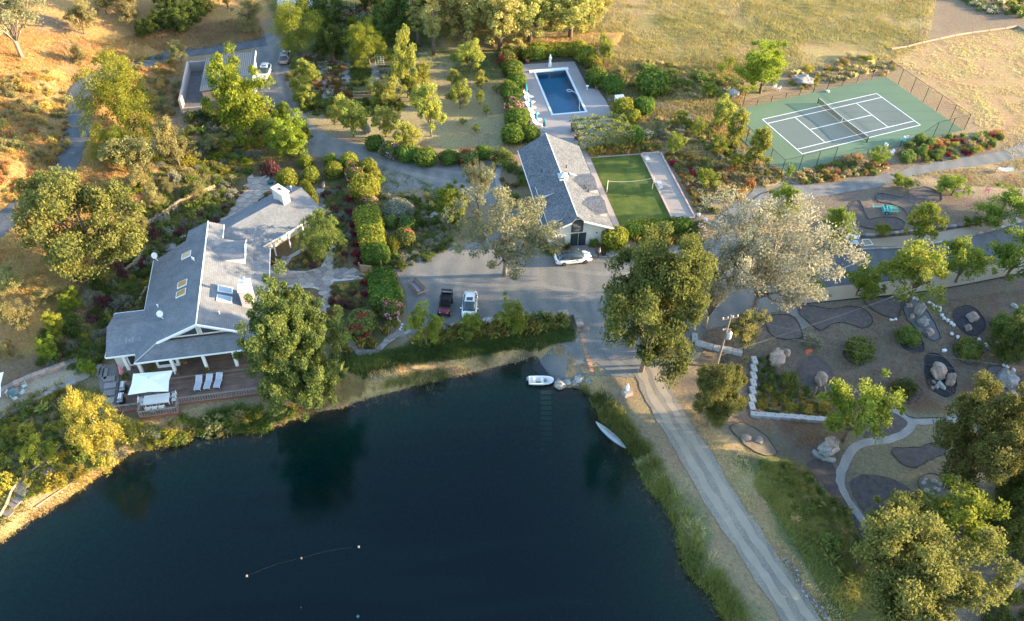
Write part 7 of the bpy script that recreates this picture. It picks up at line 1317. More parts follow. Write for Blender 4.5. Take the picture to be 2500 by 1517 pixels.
for y in (-.68, .68): cg.tube([(.95, y, 1.0), (.55, y, 1.85), (-.5, y, 1.88), (-.62, y, .95)], .035, 6); cg.tube([(-.5, y, 1.86), (-1.7, y * .98, 1.6), (-1.72, y, 1.1)], .03, 6)
for x, z in ((.55, 1.85), (-.5, 1.88), (-1.7, 1.6), (.05, 1.87)): cg.tube([(x, -.68, z), (x, .68, z)], .03, 6)
cg.build('roll_cage', BLACK, u_); MB().box((-1.72, 0, 1.62), (.22, 1.4, .12)).build('rear_bar', BLACK, u_); MB().add([(.95, -.66, 1.02), (.95, .66, 1.02), (.6, .66, 1.75), (.6, -.66, 1.75)], [(0, 1, 2, 3)]).build('windscreen', meshmat('smoked_screen', (.02, .02, .02), .6), u_)
MB().tube([(.45, .3, 1.05), (.5, .3, 1.1)], [.17, .17], 12).build('steering_wheel', BLACK, u_)
for x in (-1.15, 1.2):
    for y in (-.68, .68): wheel(u_, x, y, .33, .26, GREYM)
for y in (-.42, .42): MB().box((1.62, y, .82), (.1, .26, .12)).build('headlight', STEEL, u_)
# wooden wagon
a, c = Pz('E', 400, 330), Pz('E', 620, 560); d = c - a; w_ = thing('hay_wagon', 'rustic wooden hay feeder cart with slatted sloping sides', 'wagon', (*((a + c) / 2)[:2], .04), math.atan2(d[1], d[0]))
for s in (-1, 1):
    for i in range(5): MB().box((0, s * (.22 + i * .08), .62 + i * .13), (2.5, .03, .11)).build('side_board', WOOD, w_)
    MB().tube([(-1.35, s * .62, 1.22), (1.5, s * .62, 1.22)], .04, 6).build('top_rail', WOOD, w_)
MB().box((0, 0, .56), (2.5, .5, .04)).build('trough_floor', plain('blue_grey_tin', (.20, .25, .32), .5, .1, metal=.3), w_)
for x in (-1.1, 1.1):
    for s in (-1, 1): MB().tube([(x, -s * .6, 0), (x, s * .62, 1.25)], .05, 6).build('leg', WOOD, w_)
MB().tube([(1.5, -.75, .95), (1.62, .85, 1.0)], .05, 6).build('end_pole', PALELOG, w_)

# ------------------------------------------------------------------ boats and buoys
p = Pz(11, 450, 722, WATER_Z); bt = thing('dinghy', 'small white open motorboat floating beside the shore boulders', 'boat', (p[0], p[1], WATER_Z), R(1))
def hull(parent, secs, m, inner, name='hull'):
    n = 9; ringsO = []; ringsI = []
    for x, w, zk, zg in secs:
        ringsO.append([(x, w * math.cos(t), zg + (zk - zg) * (abs(math.sin(t)) ** .8)) for t in np.linspace(0, math.pi, n)]); ringsI.append([(x, w * .86 * math.cos(t), max(zg + (zk + .14 - zg) * (abs(math.sin(t)) ** .5), zk + .14)) for t in np.linspace(0, math.pi, n)])
    def strip(b, R_, flip=False):
        vs = [q for r in R_ for q in r]; b.add(vs, [(i * n + k, i * n + k + 1, (i + 1) * n + k + 1, (i + 1) * n + k) for i in range(len(R_) - 1) for k in range(n - 1)])
    b = MB(); strip(b, ringsO); 
    for e in (0, -1): b.add(ringsO[e], [tuple(range(n))])
    o = b.build(name, m, parent, True); b = MB(); strip(b, ringsI)
    for e in (0, -1): b.add(ringsI[e], [tuple(range(n))])
    b.build('inner_liner', inner, o, True)
    b = MB()
    for k in (0, n - 1): b.add([r[k] for r in ringsO] + [r[k] for r in ringsI], [(i, i + 1, len(secs) + i + 1, len(secs) + i) for i in range(len(secs) - 1)])
    for e in (0, len(secs) - 1): b.add([ringsO[e][0], ringsO[e][-1], ringsI[e][-1], ringsI[e][0]], [(0, 1, 2, 3)])
    b.build('gunwale', m, o); return o
hull(bt, [(-1.45, .60, -.12, .42), (-.7, .64, -.15, .43), (.2, .64, -.15, .45), (.9, .56, -.1, .48), (1.3, .40, .02, .5), (1.5, .18, .2, .52)], TRIM, WHITE)
for x in (-.8, .15): MB().box((x, 0, .32), (.3, 1.05, .05)).build('thwart', WHITE, bt)
MB().box((.5, .12, .26), (.3, .25, .22)).build('console', GREYM, bt)
om = MB().box((-1.58, 0, .62), (.24, .26, .36)).build('outboard_motor', plain('blue_cowl', (.16, .27, .42), .4, .1), bt); MB().box((-1.58, 0, .15), (.1, .1, .7)).build('motor_leg', BLACK, om)
a, c = Pz(11, 948, 1097, WATER_Z), Pz(11, 1225, 1337, WATER_Z); d = c - a; l = np.linalg.norm(d); cn = thing('canoe', 'grey covered canoe moored against the reeds', 'canoe', (*((a + c) / 2)[:2], WATER_Z), math.atan2(d[1], d[0]))
sec = [(-l / 2, .02, .12, .34), (-l * .38, .22, -.04, .3), (-l * .2, .38, -.1, .27), (0, .43, -.1, .26), (l * .2, .38, -.1, .27), (l * .38, .22, -.04, .3), (l / 2, .02, .12, .34)]
hull(cn, sec, plain('blue_grey_hull', (.14, .24, .29), .5, .12), GREYM)
MB().loft([[(x, w * .9 * k, z + .03 - .02 * abs(k)) for k in (-1, -.5, 0, .5, 1)] + [(x, w * .9 * k, z - .02) for k in (1, -1)] for x, w, _, z in sec]).build('cover', plain('grey_canoe_cover', (.40, .39, .37), .8, .15), cn); MB().tube([(-l * .4, 0, .34), (l * .4, 0, .32)], .03, 5).build('keel_pole', GREYM, cn)
BUOY = plain('aged_float', (.22, .20, .18), .8, .2)
def buoy(n, x, y, r_, m, label):
    p = Pz(n, x, y, WATER_Z); o = MB().lathe((p[0], p[1], WATER_Z), [(.02, -r_ * .6), (r_ * .8, -r_ * .4), (r_, .1), (r_ * .8, r_ * .6), (r_ * .3, r_ * .95), (.05, r_)], 12).build('buoy', m, smooth=True); return tag(o, label, 'buoy'), p
_, b1 = buoy(13, 2250, 1083, .13, BUOY, 'cream buoy at the end of the floating line'); _, b2 = buoy(14, 507, 921, .11, BUOY, 'middle white buoy of the floating line'); _, b3 = buoy(14, 1030, 818, .13, BUOY, 'white buoy at the other end of the floating line'); buoy(14, 1022, 1453, .15, plain('pale_teal', (.04, .12, .14), .6, .1), 'pale teal buoy alone on the open pond'); buoy(14, 505, 1370, .06, BUOY, 'tiny white float on the open pond')
ln = thing('floating_line', 'thin pale line joining three buoys on the pond', 'rope')
for a, c in ((b1, b2), (b2, b3)): MB().tube([(*(a[:2] + (c[:2] - a[:2]) * t + np.array([0, .25 * math.sin(t * 3.14)])), WATER_Z + .01) for t in np.linspace(0, 1, 8)], .0025, 4).build('rope', ROCKD, ln)

# ------------------------------------------------------------------ deck furniture
def HP(u, v, z=0.0): return (-35.6 + math.cos(HA) * u - math.sin(HA) * v, 64.5 + math.sin(HA) * u + math.cos(HA) * v, z)
def parasol(loc, rz_, w, d, z, label, lean=0.0, name='parasol'):
    t = thing(name, label, 'parasol', loc, rz_); b = MB(); ring = []
    N_ = [(-w, -d), (0, -d * .93), (w, -d), (w * .93, 0), (w, d), (0, d * .93), (-w, d), (-w * .93, 0)]; mid = [(x * .5, y * .5) for x, y in N_]
    vs = [(0, 0, z + .75)] + [(x, y, z + .36 + (.04 if i % 2 == 0 else -.04)) for i, (x, y) in enumerate(mid)] + [(x, y, z + (.0 if i % 2 == 0 else .08)) for i, (x, y) in enumerate(N_)]
    fs = [(0, 1 + i, 1 + (i + 1) % 8) for i in range(8)] + [(1 + i, 9 + i, 9 + (i + 1) % 8, 1 + (i + 1) % 8) for i in range(8)]; b.add(vs, fs); b.build('canopy', WHITEF, t)
    MB().tube([(0, 0, 0), (0, 0, z + .8)], .04, 8).build('pole', WOOD, t); MB().lathe((0, 0, 0), [(.4, 0), (.4, .08), (.1, .12), (.06, .3)], 12).build('base', GREYM, t)
    for x, y in N_[::2]: MB().tube([(0, 0, z + .7), (x, y, z - .02)], .018, 4).build('rib', WHITE, t)
    return t
LO = FZ - .22
parasol(HP(-5.4, -5.0, LO), HA + R(-3), 2.15, 1.55, 2.35, 'large white square parasol over the deck dining table')
parasol(tuple(G(9, -70, 900)), R(20), 1.9, 1.9, 2.3, 'white parasol over the sand terrace table')
def patio_chair(loc, rz_, label, group, m=TRIM):
    t = thing('patio_chair', label, 'chair', loc, rz_, group)
    MB().box((0, 0, .43), (.5, .5, .04)).build('seat', m, t)
    for i in range(4): MB().box((-.18 + i * .12, .25, .68), (.07, .03, .42)).build('back_slat', m, t)
    MB().box((0, .26, .9), (.52, .04, .07)).build('back_rail', m, t)
    for x in (-.24, .24):
        for y in (-.22, .24): MB().tube([(x, y, 0), (x, y, .44 if y < 0 else .9)], .02, 5).build('leg', m, t)
        MB().box((x, 0, .64), (.05, .5, .03)).build('armrest', m, t)
    return t
tb = thing('dining_table', 'long white-covered dining table under the deck parasol', 'table', HP(-5.1, -6.0, LO), HA)
MB().box((0, 0, .74), (2.75, 1.15, .05)).build('tabletop', WHITEF, tb)
for x in (-1.25, 1.25):
    for y in (-.48, .48): MB().box((x, y, .36), (.07, .07, .72)).build('leg', WHITE, tb)
MB().box((0, -.58, .6), (2.75, .012, .26)).build('cloth_drop', WHITEF, tb)
for u in (-5.95, -5.25, -4.5): patio_chair(HP(u, -7.1, LO), HA + math.pi, 'white chair along the railing side of the dining table', 'chairs on the railing side')
for v, u, rz_, l in ((-5.7, -6.85, R(90), 'white chair at the grill end of the dining table'), (-6.3, -6.8, R(90), 'white chair at the grill end of the dining table'), (-5.55, -3.35, R(-90), 'white chair at the lounger end of the dining table'), (-6.2, -3.3, R(-90), 'white chair at the lounger end of the dining table')): patio_chair(HP(u, v, LO), HA + rz_, l, 'chairs at the ' + l.split(' at the ')[1].split(' of')[0])
def sling(loc, rz_, label, group):
    t = thing('sun_lounger', label, 'sun lounger', loc, rz_, group); pr = [(-1.0, .36), (.25, .36), (.95, .72)]
    b = MB(); b.add([(x, y, z) for x, z in pr for y in (-.32, .32)] + [(x, y, z - .03) for x, z in pr for y in (-.32, .32)], [(0, 1, 3, 2), (2, 3, 5, 4), (6, 8, 9, 7), (8, 10, 11, 9), (0, 6, 7, 1), (4, 5, 11, 10), (0, 2, 8, 6), (2, 4, 10, 8), (1, 7, 9, 3), (3, 9, 11, 5)]); b.build('sling', LOUNG, t)
    for y in (-.34, .34): MB().tube([(x, y, z) for x, z in pr], .025, 6).build('side_rail', TRIM, t)
    for x in (-.85, .3):
        for y in (-.32, .32): MB().tube([(x, y, 0), (x, y, .35)], .022, 5).build('leg', TRIM, t)
for u, rz_, l in ((-.85, 84, 'grey sling lounger nearest the dining table'), (.25, 80, 'middle grey sling lounger on the deck'), (1.35, 80, 'grey sling lounger nearest the shade tree')): sling(HP(u, -4.2, LO), HA + R(rz_), l, 'sling loungers on the deck')
def grill(loc, label):
    t = thing('barbecue_grill', label, 'barbecue', loc, HA + R(-90)); MB().box((0, 0, .42), (.75, .55, .8)).build('cabinet', BLACK, t); MB().box((0, 0, .86), (1.35, .55, .06)).build('side_shelf', STEEL, t)
    MB().loft([[(x, .28 * math.cos(a), .9 + .32 * math.sin(a)) for a in np.linspace(0, math.pi, 8)] for x in (-.42, .42)]).build('lid', STEEL, t); MB().tube([(-.35, -.32, 1.0), (.35, -.32, 1.0)], .02, 6).build('lid_handle', BLACK, t)
    for i in range(4): MB().tube([(-.27 + i * .18, -.28, .8), (-.27 + i * .18, -.33, .8)], .035, 8).build('knob', STEEL, t)
grill(HP(-9.0, -3.6, LO), 'steel barbecue grill beside the porch steps'); grill(HP(-9.0, -5.3, LO), 'steel barbecue grill at the deck railing corner')
def closed_parasol(loc, m, label, h=2.3, base=True):
    t = thing('closed_parasol', label, 'parasol', loc); z0 = h - 1.45
    MB().tube([(0, 0, 0), (0, 0, h)], .025, 6).build('pole', WOOD, t); b = MB(); rings = []
    for z, r_ in ((z0, .23), (z0 + .1, .22), (z0 + .7, .15), (h - .1, .07), (h, .015)): rings.append([(r_ * (1 + .25 * (k % 2)) * math.cos(k * math.pi / 6), r_ * (1 + .25 * (k % 2)) * math.sin(k * math.pi / 6), z) for k in range(12)])
    b.loft(rings); b.build('folded_canopy', m, t, True)
    if base: MB().lathe((0, 0, 0), [(.28, 0), (.28, .08), (.05, .12)], 10).build('base', GREYM, t)
closed_parasol(HP(-9.35, -1.6, LO), PINKF, 'closed pink parasol at the left end of the porch', 2.2)
def pot(loc, r_, m, plant, label, name='potted_plant', group=None, pr=1.3, ph=1.2):
    t = thing(name, label, 'potted plant', loc, random.uniform(0, 6), group); MB().lathe((0, 0, 0), [(r_ * .65, 0), (r_ * .95, r_ * .7), (r_, r_ * 1.25), (r_ * 1.08, r_ * 1.3), (r_ * .9, r_ * 1.3), (r_ * .88, r_ * 1.15), (.02, r_ * 1.14)], 14).build('pot', m, t, True)
    if plant: put('plant', random.choice(MESH[plant]), t, (0, 0, r_ * 1.1), 0, (r_ * pr, r_ * pr, r_ * ph))
for u, v, r_, k, l in ((-9.0, -2.1, .3, 'l_dark', 'potted shrub below the closed pink parasol'), (-6.2, -1.6, .28, 'l_green', 'potted shrub left of the bay window'), (-2.6, -.6, .32, 'l_green', 'large potted shrub right of the bay window'), (-3.2, -2.3, .2, 'f_pink', 'flower pot at the foot of the middle porch column'), (-.1, -2.4, .2, 'l_green', 'small pot at the foot of the right porch column'), (4.6, -.6, .35, 'l_dark', 'dark potted shrub at the right end of the porch')): pot(HP(u, v, FZ if v > -2.6 else LO), r_, TERRA, k, l, pr=2.2, ph=2.4)
# sand terrace table
p = G(9, 140, 850); tb = thing('glass_table', 'round glass table on the sand terrace', 'table', tuple(p)); MB().tube([(0, 0, .7), (0, 0, .73)], [.6, .6], 20).build('tabletop', glass('table_glass', (.10, .16, .16), .1), tb)
for k in range(3): MB().tube([(.4 * math.cos(k * 2.1), .4 * math.sin(k * 2.1), 0), (.2 * math.cos(k * 2.1), .2 * math.sin(k * 2.1), .7)], .02, 5).build('leg', GREYM, tb)
for x, y, rz_ in ((235, 775, -50), (105, 850, 90), (150, 890, 140), (215, 840, -110)): patio_chair(tuple(G(9, x, y)), R(rz_), 'pale metal chair around the glass table', 'chairs around the glass table', plain('pale_metal', (.45, .52, .50), .4, .1) if 'pale_metal' not in MAT else MAT['pale_metal'])
c = catmull(GP(9, [(0, 1015), (200, 905), (420, 790), (560, 690), (600, 640), (720, 570)]), 6, False); tag(MB().tube([(x, y, h1(x, y) + .08) for x, y in c], .04, 5).build('garden_hose', HOSE), 'yellow hose lying along the sand terrace', 'hose')

# ------------------------------------------------------------------ pool furniture
def shell_lounger(loc, rz_, label, group, s=1.0):
    t = thing('pool_lounger', label, 'sun lounger', loc, rz_, group, s); pr = [(-1.0, .95), (-.75, .6), (-.45, .36), (-.1, .28), (.3, .34), (.6, .42), (.95, .36)]; b = MB(); n = len(pr)
    b.add([(x, y, z) for x, z in pr for y in (-.36, .36)] + [(x, y, z - .06) for x, z in pr for y in (-.36, .36)], [(2 * i, 2 * i + 1, 2 * i + 3, 2 * i + 2) for i in range(n - 1)] + [(2 * n + 2 * i, 2 * n + 2 * i + 2, 2 * n + 2 * i + 3, 2 * n + 2 * i + 1) for i in range(n - 1)] + [(2 * i, 2 * i + 2, 2 * n + 2 * i + 2, 2 * n + 2 * i) for i in range(n - 1)] + [(2 * i + 1, 2 * n + 2 * i + 1, 2 * n + 2 * i + 3, 2 * i + 3) for i in range(n - 1)] + [(0, 2 * n, 2 * n + 1, 1), (2 * n - 2, 2 * n - 1, 4 * n - 1, 4 * n - 2)])
    b.build('shell', TRIM, t)
    for x in (-.5, .6):
        for y in (-.3, .3): MB().tube([(x, y, 0), (x, y, .33)], .03, 5).build('leg', TRIM, t)
for x, y, fx, fy in ((330, 760, 500, 850), (350, 870, 520, 950), (370, 985, 540, 1060), (430, 1110, 610, 1185), (470, 1230, 650, 1300), (530, 1350, 700, 1410)):
    a, c = Pz('P', x, y), Pz('P', fx, fy); d = c - a; shell_lounger((*((a + c) / 2)[:2], .05), math.atan2(d[1], d[0]), 'white moulded lounger in the row left of the pool', 'row of loungers by the pool')
for x, y, l, m in ((362, 800, 'tall closed teal parasol at the far end of the lounger row', TEALF), (395, 985, 'closed pale parasol among the pool loungers', WHITEF), (455, 1120, 'closed teal parasol in the middle of the lounger row', TEALF), (560, 1350, 'closed teal parasol near the end of the lounger row', TEALF), (720, 1490, 'closed teal parasol at the guest house end of the pool', TEALF)): closed_parasol((*Pz('P', x, y)[:2], .05), m, l, 2.5)
p = Pz('P', 840, 185); s_ = thing('statue', 'white standing garden statue at the head of the pool', 'statue', (p[0], p[1], .05))
MB().box((0, 0, .2), (.6, .6, .4)).build('plinth', TRIM, s_); MB().lathe((0, 0, .4), [(.26, 0), (.24, .3), (.2, .65), (.23, .85), (.17, 1.05), (.24, 1.3), (.22, 1.42), (.08, 1.5), (.07, 1.55), (.12, 1.62), (.13, 1.72), (.1, 1.83), (.03, 1.88)], 14).build('figure', TRIM, s_, True); MB().tube([(.2, 0, 1.75), (.3, -.1, 1.5), (.12, -.22, 1.35)], .06, 6).build('arm', TRIM, s_)
p = Pz('P', 1588, 650); s_ = tag(MB().lathe((p[0], p[1], .04), [(.16, 0), (.08, .1), (.07, .5), (.25, .62), (.28, .7), (.2, .66), (.02, .62)], 14).build('birdbath', TRIM, smooth=True), 'small white pedestal bath beside the pool terrace', 'birdbath')
pot((*Pz('P', 1785, 640)[:2], .03), .42, TERRA, 'l_green', 'terracotta pot at the right corner of the pool terrace', pr=1.1); pot((*Pz(3, 750, 1190)[:2], .04), .5, POTD, None, 'big brown bowl pot at the pergola corner'); pot((*Pz(3, 778, 1270)[:2], .04), .5, POTD, None, 'second brown bowl pot nearer the guest house'); pot((*Pz('P', 300, 740)[:2], .04), .42, TERRA, 'l_gold', 'pot of orange flowers by the tall teal parasol', pr=1.2); pot((*Pz('P', 390, 115)[:2], .04), .4, TERRA, None, 'tipped terracotta jar at the far pool corner')
p = Pz(3, 1165, 940); b_ = thing('pool_chest', 'white storage chest with sloping lid beyond the pool terrace', 'chest', (p[0], p[1], 0), HA); MB().box((0, 0, .5), (1.5, 1.2, 1.0)).build('body', TRIM, b_); MB().add([(-.8, -.66, 1.0), (.8, -.66, 1.0), (.8, .66, 1.22), (-.8, .66, 1.22), (-.8, -.66, .96), (.8, -.66, .96), (.8, .66, 1.18), (-.8, .66, 1.18)], [(0, 1, 2, 3), (7, 6, 5, 4), (0, 4, 5, 1), (1, 5, 6, 2), (2, 6, 7, 3), (3, 7, 4, 0)]).build('lid', WHITE, b_)
# patio pots
for i, (x, y) in enumerate(((2120, 475), (2090, 520), (2065, 550), (2025, 595), (1990, 630), (2160, 420), (2205, 385), (2240, 350))): pot(tuple(G(5, x, y)), .3, plain('red_pot', (.20, .035, .03), .5, .15) if 'red_pot' not in MAT else MAT['red_pot'], 'l_green', 'dark red pot in the row edging the stone patio', group='row of red patio pots', pr=1.2, ph=1.0)
pot(tuple(G(6, 228, 300)), .42, plain('teal_pot', (.03, .14, .16), .4, .1), None, 'large teal pot under the plum-leaved bush'); pot(tuple(G(6, 190, 410)), .3, POTD, 'l_green', 'brown pot beside the wing chimney', pr=1.2); pot(tuple(G(6, 215, 390)), .28, TERRA, 'l_gold', 'pot of yellow flowers beside the wing chimney', pr=1.2); pot(tuple(G(6, 130, 465)), .22, POTD, 'l_dark', 'small dark potted plant on the stone patio', pr=1.2)
pot(tuple(Pz('D', 870, 1060)), .22, TERRA, 'f_redfl', 'flower pot left of the glass doors', pr=1.4)

# ------------------------------------------------------------------ lawn and court things
a, c = Pz(7, 1050, 375), Pz(7, 1465, 345); vn = thing('volleyball_net', 'white-taped lawn net sagging between two pale posts', 'net'); 
for q in (a, c): MB().tube([(q[0], q[1], 0), (q[0], q[1], 2.2)], .045, 6).build('post', WHITE, vn)
MB().tube([(*(a[:2] + (c[:2] - a[:2]) * t), 2.05 - .35 * math.sin(t * 3.14)) for t in np.linspace(0, 1, 12)], .03, 6).build('top_tape', CONCW, vn); MB().add([(*(a[:2] + (c[:2] - a[:2]) * t), z) for z in (1.45, 2.0) for t in np.linspace(0, 1, 12)], [(i, i + 1, 13 + i, 12 + i) for i in range(11)]).build('mesh', meshmat('pale_net', (.3, .32, .3), .05), vn)
for v in vn.children:
    if v.name.startswith('mesh'):
        co = [q.co.copy() for q in v.data.vertices]
        for i, q in enumerate(v.data.vertices): q.co.z = co[i].z - .35 * math.sin((i % 12) / 11 * 3.14)
for x, y, l in ((1415, 85, 'pale blue bench box at the far end of the bocce strip'), (1530, 320, 'pale blue bench box halfway along the bocce strip')):
    p = Pz(7, x, y); b_ = thing('bench_box', l, 'bench', (p[0], p[1], .05), R(-79)); MB().box((0, 0, .22), (1.3, .6, .38)).build('box', plain('pale_blue_paint', (.42, .52, .52), .6, .08) if 'pale_blue_paint' not in MAT else MAT['pale_blue_paint'], b_); MB().box((0, 0, .44), (1.38, .68, .05)).build('lid', CONCW, b_)
p = Pz(4, 1350, 1310); k_ = thing('ball_cart', 'green tennis ball cart inside the court fence', 'ball cart', (p[0], p[1], .05), .3); MB().lathe((0, 0, .35), [(.2, 0), (.42, .2), (.46, .35), (.4, .35), (.2, .1)], 12).build('tub', GREENP, k_, True); MB().tube([(-.3, 0, .5), (-1.3, .1, .45)], .03, 5).build('handle', GREENP, k_)
for s in (-1, 1): MB().tube([(0, s * .3, 0), (0, s * .2, .4)], .03, 5).build('leg', BLACK, k_)
for n, x, y, l, g in ((4, 1200, 1345, 'white folding chair by the court gate', None), (4, 1250, 1415, 'white folding chair behind the low court fence', None), (4, 225, 830, 'white wire chair under the court corner tree', None), (4, 185, 815, 'second wire chair under the court corner tree', None), (4, 1380, 1275, 'white chair beside the green ball cart', None)): patio_chair(tuple(G(n, x, y) + np.array([0, 0, .05])), random.uniform(0, 6), l, 'chairs around the court')
p = Pz(4, 672, 840); tag(MB().lathe((p[0], p[1], .05), [(.3, 0), (.34, .2), (.15, .3), (.02, .32)], 10).build('water_jug', TRIM, smooth=True), 'small white jug at the far edge of the court', 'jug')

# ------------------------------------------------------------------ kitchen garden
p = Pz(2, 1148, 595); tr = thing('trellis', 'white lattice trellis at the end of the garden walk', 'trellis', (p[0], p[1], 0), R(8))
for x in np.linspace(-.75, .75, 4): MB().box((x, 0, 1.0), (.08, .05, 2.0)).build('upright', TRIM, tr)
for z in np.linspace(.1, 1.95, 6): MB().box((0, .06, z), (1.6, .05, .08)).build('crosspiece', TRIM, tr)
for x, y, l in ((1205, 625, 'far raised timber bed'), (1215, 680, 'middle raised timber bed'), (1225, 735, 'near raised timber bed'), (990, 870, 'raised timber bed below the vegetable rows')):
    p = Pz(2, x, y); b_ = thing('raised_bed', l + ' of leafy crops beside the trellis walk', 'raised bed', (p[0], p[1], 0), R(6))
    for sy in (-.55, .55): MB().box((0, sy, .22), (3.0, .1, .45)).build('board', WOODG, b_)
    for sx in (-1.5, 1.5): MB().box((sx, 0, .22), (.1, 1.2, .45)).build('board', WOODG, b_)
    MB().box((0, 0, .2), (2.9, 1.0, .3)).build('soil', MULCH, b_)
    for i in range(4): put('crop', MESH['l_green'][i % 3], b_, (-1.1 + i * .72, 0, .33), i, .42)
f_ = thing('garden_fence', 'dark post-and-wire fence round the far rose garden', 'fence'); pts = GP(2, [(740, 275), (720, 190), (850, 100), (935, 110), (1110, 140), (1120, 220), (870, 310), (800, 285), (740, 275)])
for i, (a, c) in enumerate(zip(pts[:-1], pts[1:])):
    for t in (0, .5): q = a + (c - a) * t; MB().tube([(*q, 0), (*q, 2.1)], .05, 6).build('post', BLACK, f_)
    MB().add([(*a, .1), (*c, .1), (*c, 2.0), (*a, 2.0)], [(0, 1, 2, 3)]).build('wire_mesh', CHAIN, f_)
p = Pz(2, 1030, 1215); t = thing('tarp_bundle', 'leaning bundle of grey timber wrapped in torn tarp by the orchard', 'bundle', (p[0], p[1], 0), .5); put('tarp', MESH['rockg'][2], t, (0, .2, .75), .2, (.55, .8, .95)); 
for i in range(5): MB().tube([(-.5 + i * .22, -.35, 0), (-.35 + i * .2, .3, 1.5)], .05, 5).build('timber', WOODG, t)
p = Pz(2, 420, 60); hh = thing('hoop_house', 'pale blue plastic hoop greenhouse behind the dark tree', 'greenhouse', (p[0], p[1], 0), R(35)); MB().loft([[(x, 1.9 * math.cos(a), 2.3 * math.sin(a)) for a in np.linspace(0, math.pi, 10)] for x in (-4, -2, 0, 2, 4)]).build('plastic_cover', plain('pale_blue_plastic', (.48, .56, .62), .35, .06), hh, True)
for x in (-4, -2, 0, 2, 4): MB().tube([(x, 1.93 * math.cos(a), 2.33 * math.sin(a)) for a in np.linspace(0, math.pi, 12)], .03, 5).build('hoop', GREYM, hh)

# ------------------------------------------------------------------ east garden things
p = G(8, 1180, 545); im = thing('field_cultivator', 'turquoise field cultivator resting on bare ground', 'implement', tuple(p), R(-8)); MB().box((-.6, .35, .4), (1.7, .1, .1)).build('drawbar', TEAL, im); MB().box((-1.45, .4, .4), (.1, .8, .1)).build('hitch_bar', TEAL, im)
for y in (-.6, 0, .6): MB().box((.45, y, .45), (1.3, .1, .1)).build('frame_bar', TEAL, im)
for x in (0, .45, .95): MB().box((x, 0, .52), (.1, 1.4, .08)).build('crossbar', TEAL, im)
for i in range(5): MB().tube([(.0, -.65 + i * .3, .45), (-.2, -.65 + i * .3, .2), (.05, -.65 + i * .3, .0)], .04, 5).build('tine', TEAL, im)
for y in (-.85, .85): wheel(im, .3, y, .3, .15, TEAL)
p = G(8, 1268, 545); im = thing('slatted_harrow', 'mint green slatted harrow frame beside the turquoise cultivator', 'implement', tuple(p), R(-8))
for i in range(6): MB().box((-.55 + i * .22, 0, .35), (.07, 1.5, .07)).build('slat', GREENP, im)
for y in (-.7, 0, .7): MB().box((0, y, .42), (1.3, .08, .08)).build('frame_bar', GREENP, im)
for x in (-.55, .55):
    for y in (-.7, .7): MB().box((x, y, .16), (.07, .07, .34)).build('leg', GREENP, im)
p = G(8, 880, 860); sh = thing('lidded_shed', 'low timber shed with white lid and glass hatch by the east road', 'shed', tuple(p), R(4)); MB().box((0, .2, .45), (2.3, 1.5, .9)).build('box', WOODG, sh); MB().box((.05, .75, .98), (2.0, .9, .08), 0).build('lid', TRIM, sh); h_ = MB().box((.05, -.35, .94), (1.25, .75, .07)).build('hatch', TRIM, sh); MB().box((.05, -.35, .985), (1.1, .62, .02)).build('pane', GLASSW, h_)
q = [G(8, x, y) for x, y in ((985, 810), (1050, 806), (1085, 855), (1010, 865))]; t = thing('ground_frame', 'white timber frame lying on the tan strip beside the lidded shed', 'frame')
for a, c in zip(q, q[1:] + q[:1]): d = c - a; MB().box((*((a + c) / 2)[:2], a[2] + .1), (np.linalg.norm(d), .08, .1), math.atan2(d[1], d[0])).build('board', WHITE, t)
p = G(8, 680, 1315); tag(MB().box((p[0], p[1], p[2] + .08), (.75, .5, .06), R(-12)).build('drain_cover', WOOD), 'small brown cover plate on the lower roadside strip', 'cover')
def hammock(n, x, y, m, label, rz_):
    p = G(n, x, y); t = thing('hammock', label, 'hammock', tuple(p), rz_); MB().loft([[(xx, w * k, .35 + .25 * (xx / 1.2) ** 2 + .12 * k * k) for k in (-1, -.5, 0, .5, 1)] + [(xx, 0, .3 + .25 * (xx / 1.2) ** 2)] for xx, w in ((-1.2, .08), (-.7, .38), (0, .45), (.7, .38), (1.2, .08))]).build('bed', m, t)
    for s in (-1, 1): MB().tube([(s * 1.2, 0, .6), (s * 1.6, 0, 1.0), (s * 1.6, 0, 0)], .04, 5).build('stand', WOOD, t)
hammock(8, 1795, 370, plain('mauve_fabric', (.36, .22, .32), .85, .1), 'mauve hammock under the low spreading tree', R(-12)); hammock(8, 2285, 190, WHITEF, 'white hammock by a bare stake on the straw slope', R(5))
p = G(8, 2125, 370); patio_chair(tuple(p), 1.0, 'magenta folding chair beside the dense young tree', None, plain('magenta', (.30, .03, .14), .6, .1)); p = G(8, 2275, 165); tag(MB().tube([(p[0], p[1], p[2]), (p[0] + .9, p[1] + .3, p[2] + 1.6)], [.06, .03], 6).build('leaning_stake', WOODG), 'dark leaning stake above the white hammock', 'stake')
p = G('S', 1410, 615); sg = thing('rust_sculpture', 'rust-red metal wedge on a slim pole in the stone garden', 'sculpture', tuple(p), .3); MB().tube([(0, 0, 0), (.25, .5, 1.9)], .035, 6).build('pole', STEEL, sg); MB().slab([(-.3, .2, 2.0), (.9, .5, 2.0), (.9, .9, 2.0), (.1, .9, 2.0)], .12).build('wedge', plain('rust', (.32, .08, .03), .8, .3, 6), sg)
for x, y, tx, l in ((1545, 985, 0, 'short pale timber post below the blocky boulder'), (1700, 990, -.5, 'leaning pale timber post near the sunlit tree')):
    p = G('S', x, y); tag(MB().tube([(p[0], p[1], p[2] - .1), (p[0] + tx, p[1] + .25, p[2] + 1.25)], .07, 6).build('timber_post', PALELOG), l, 'post')
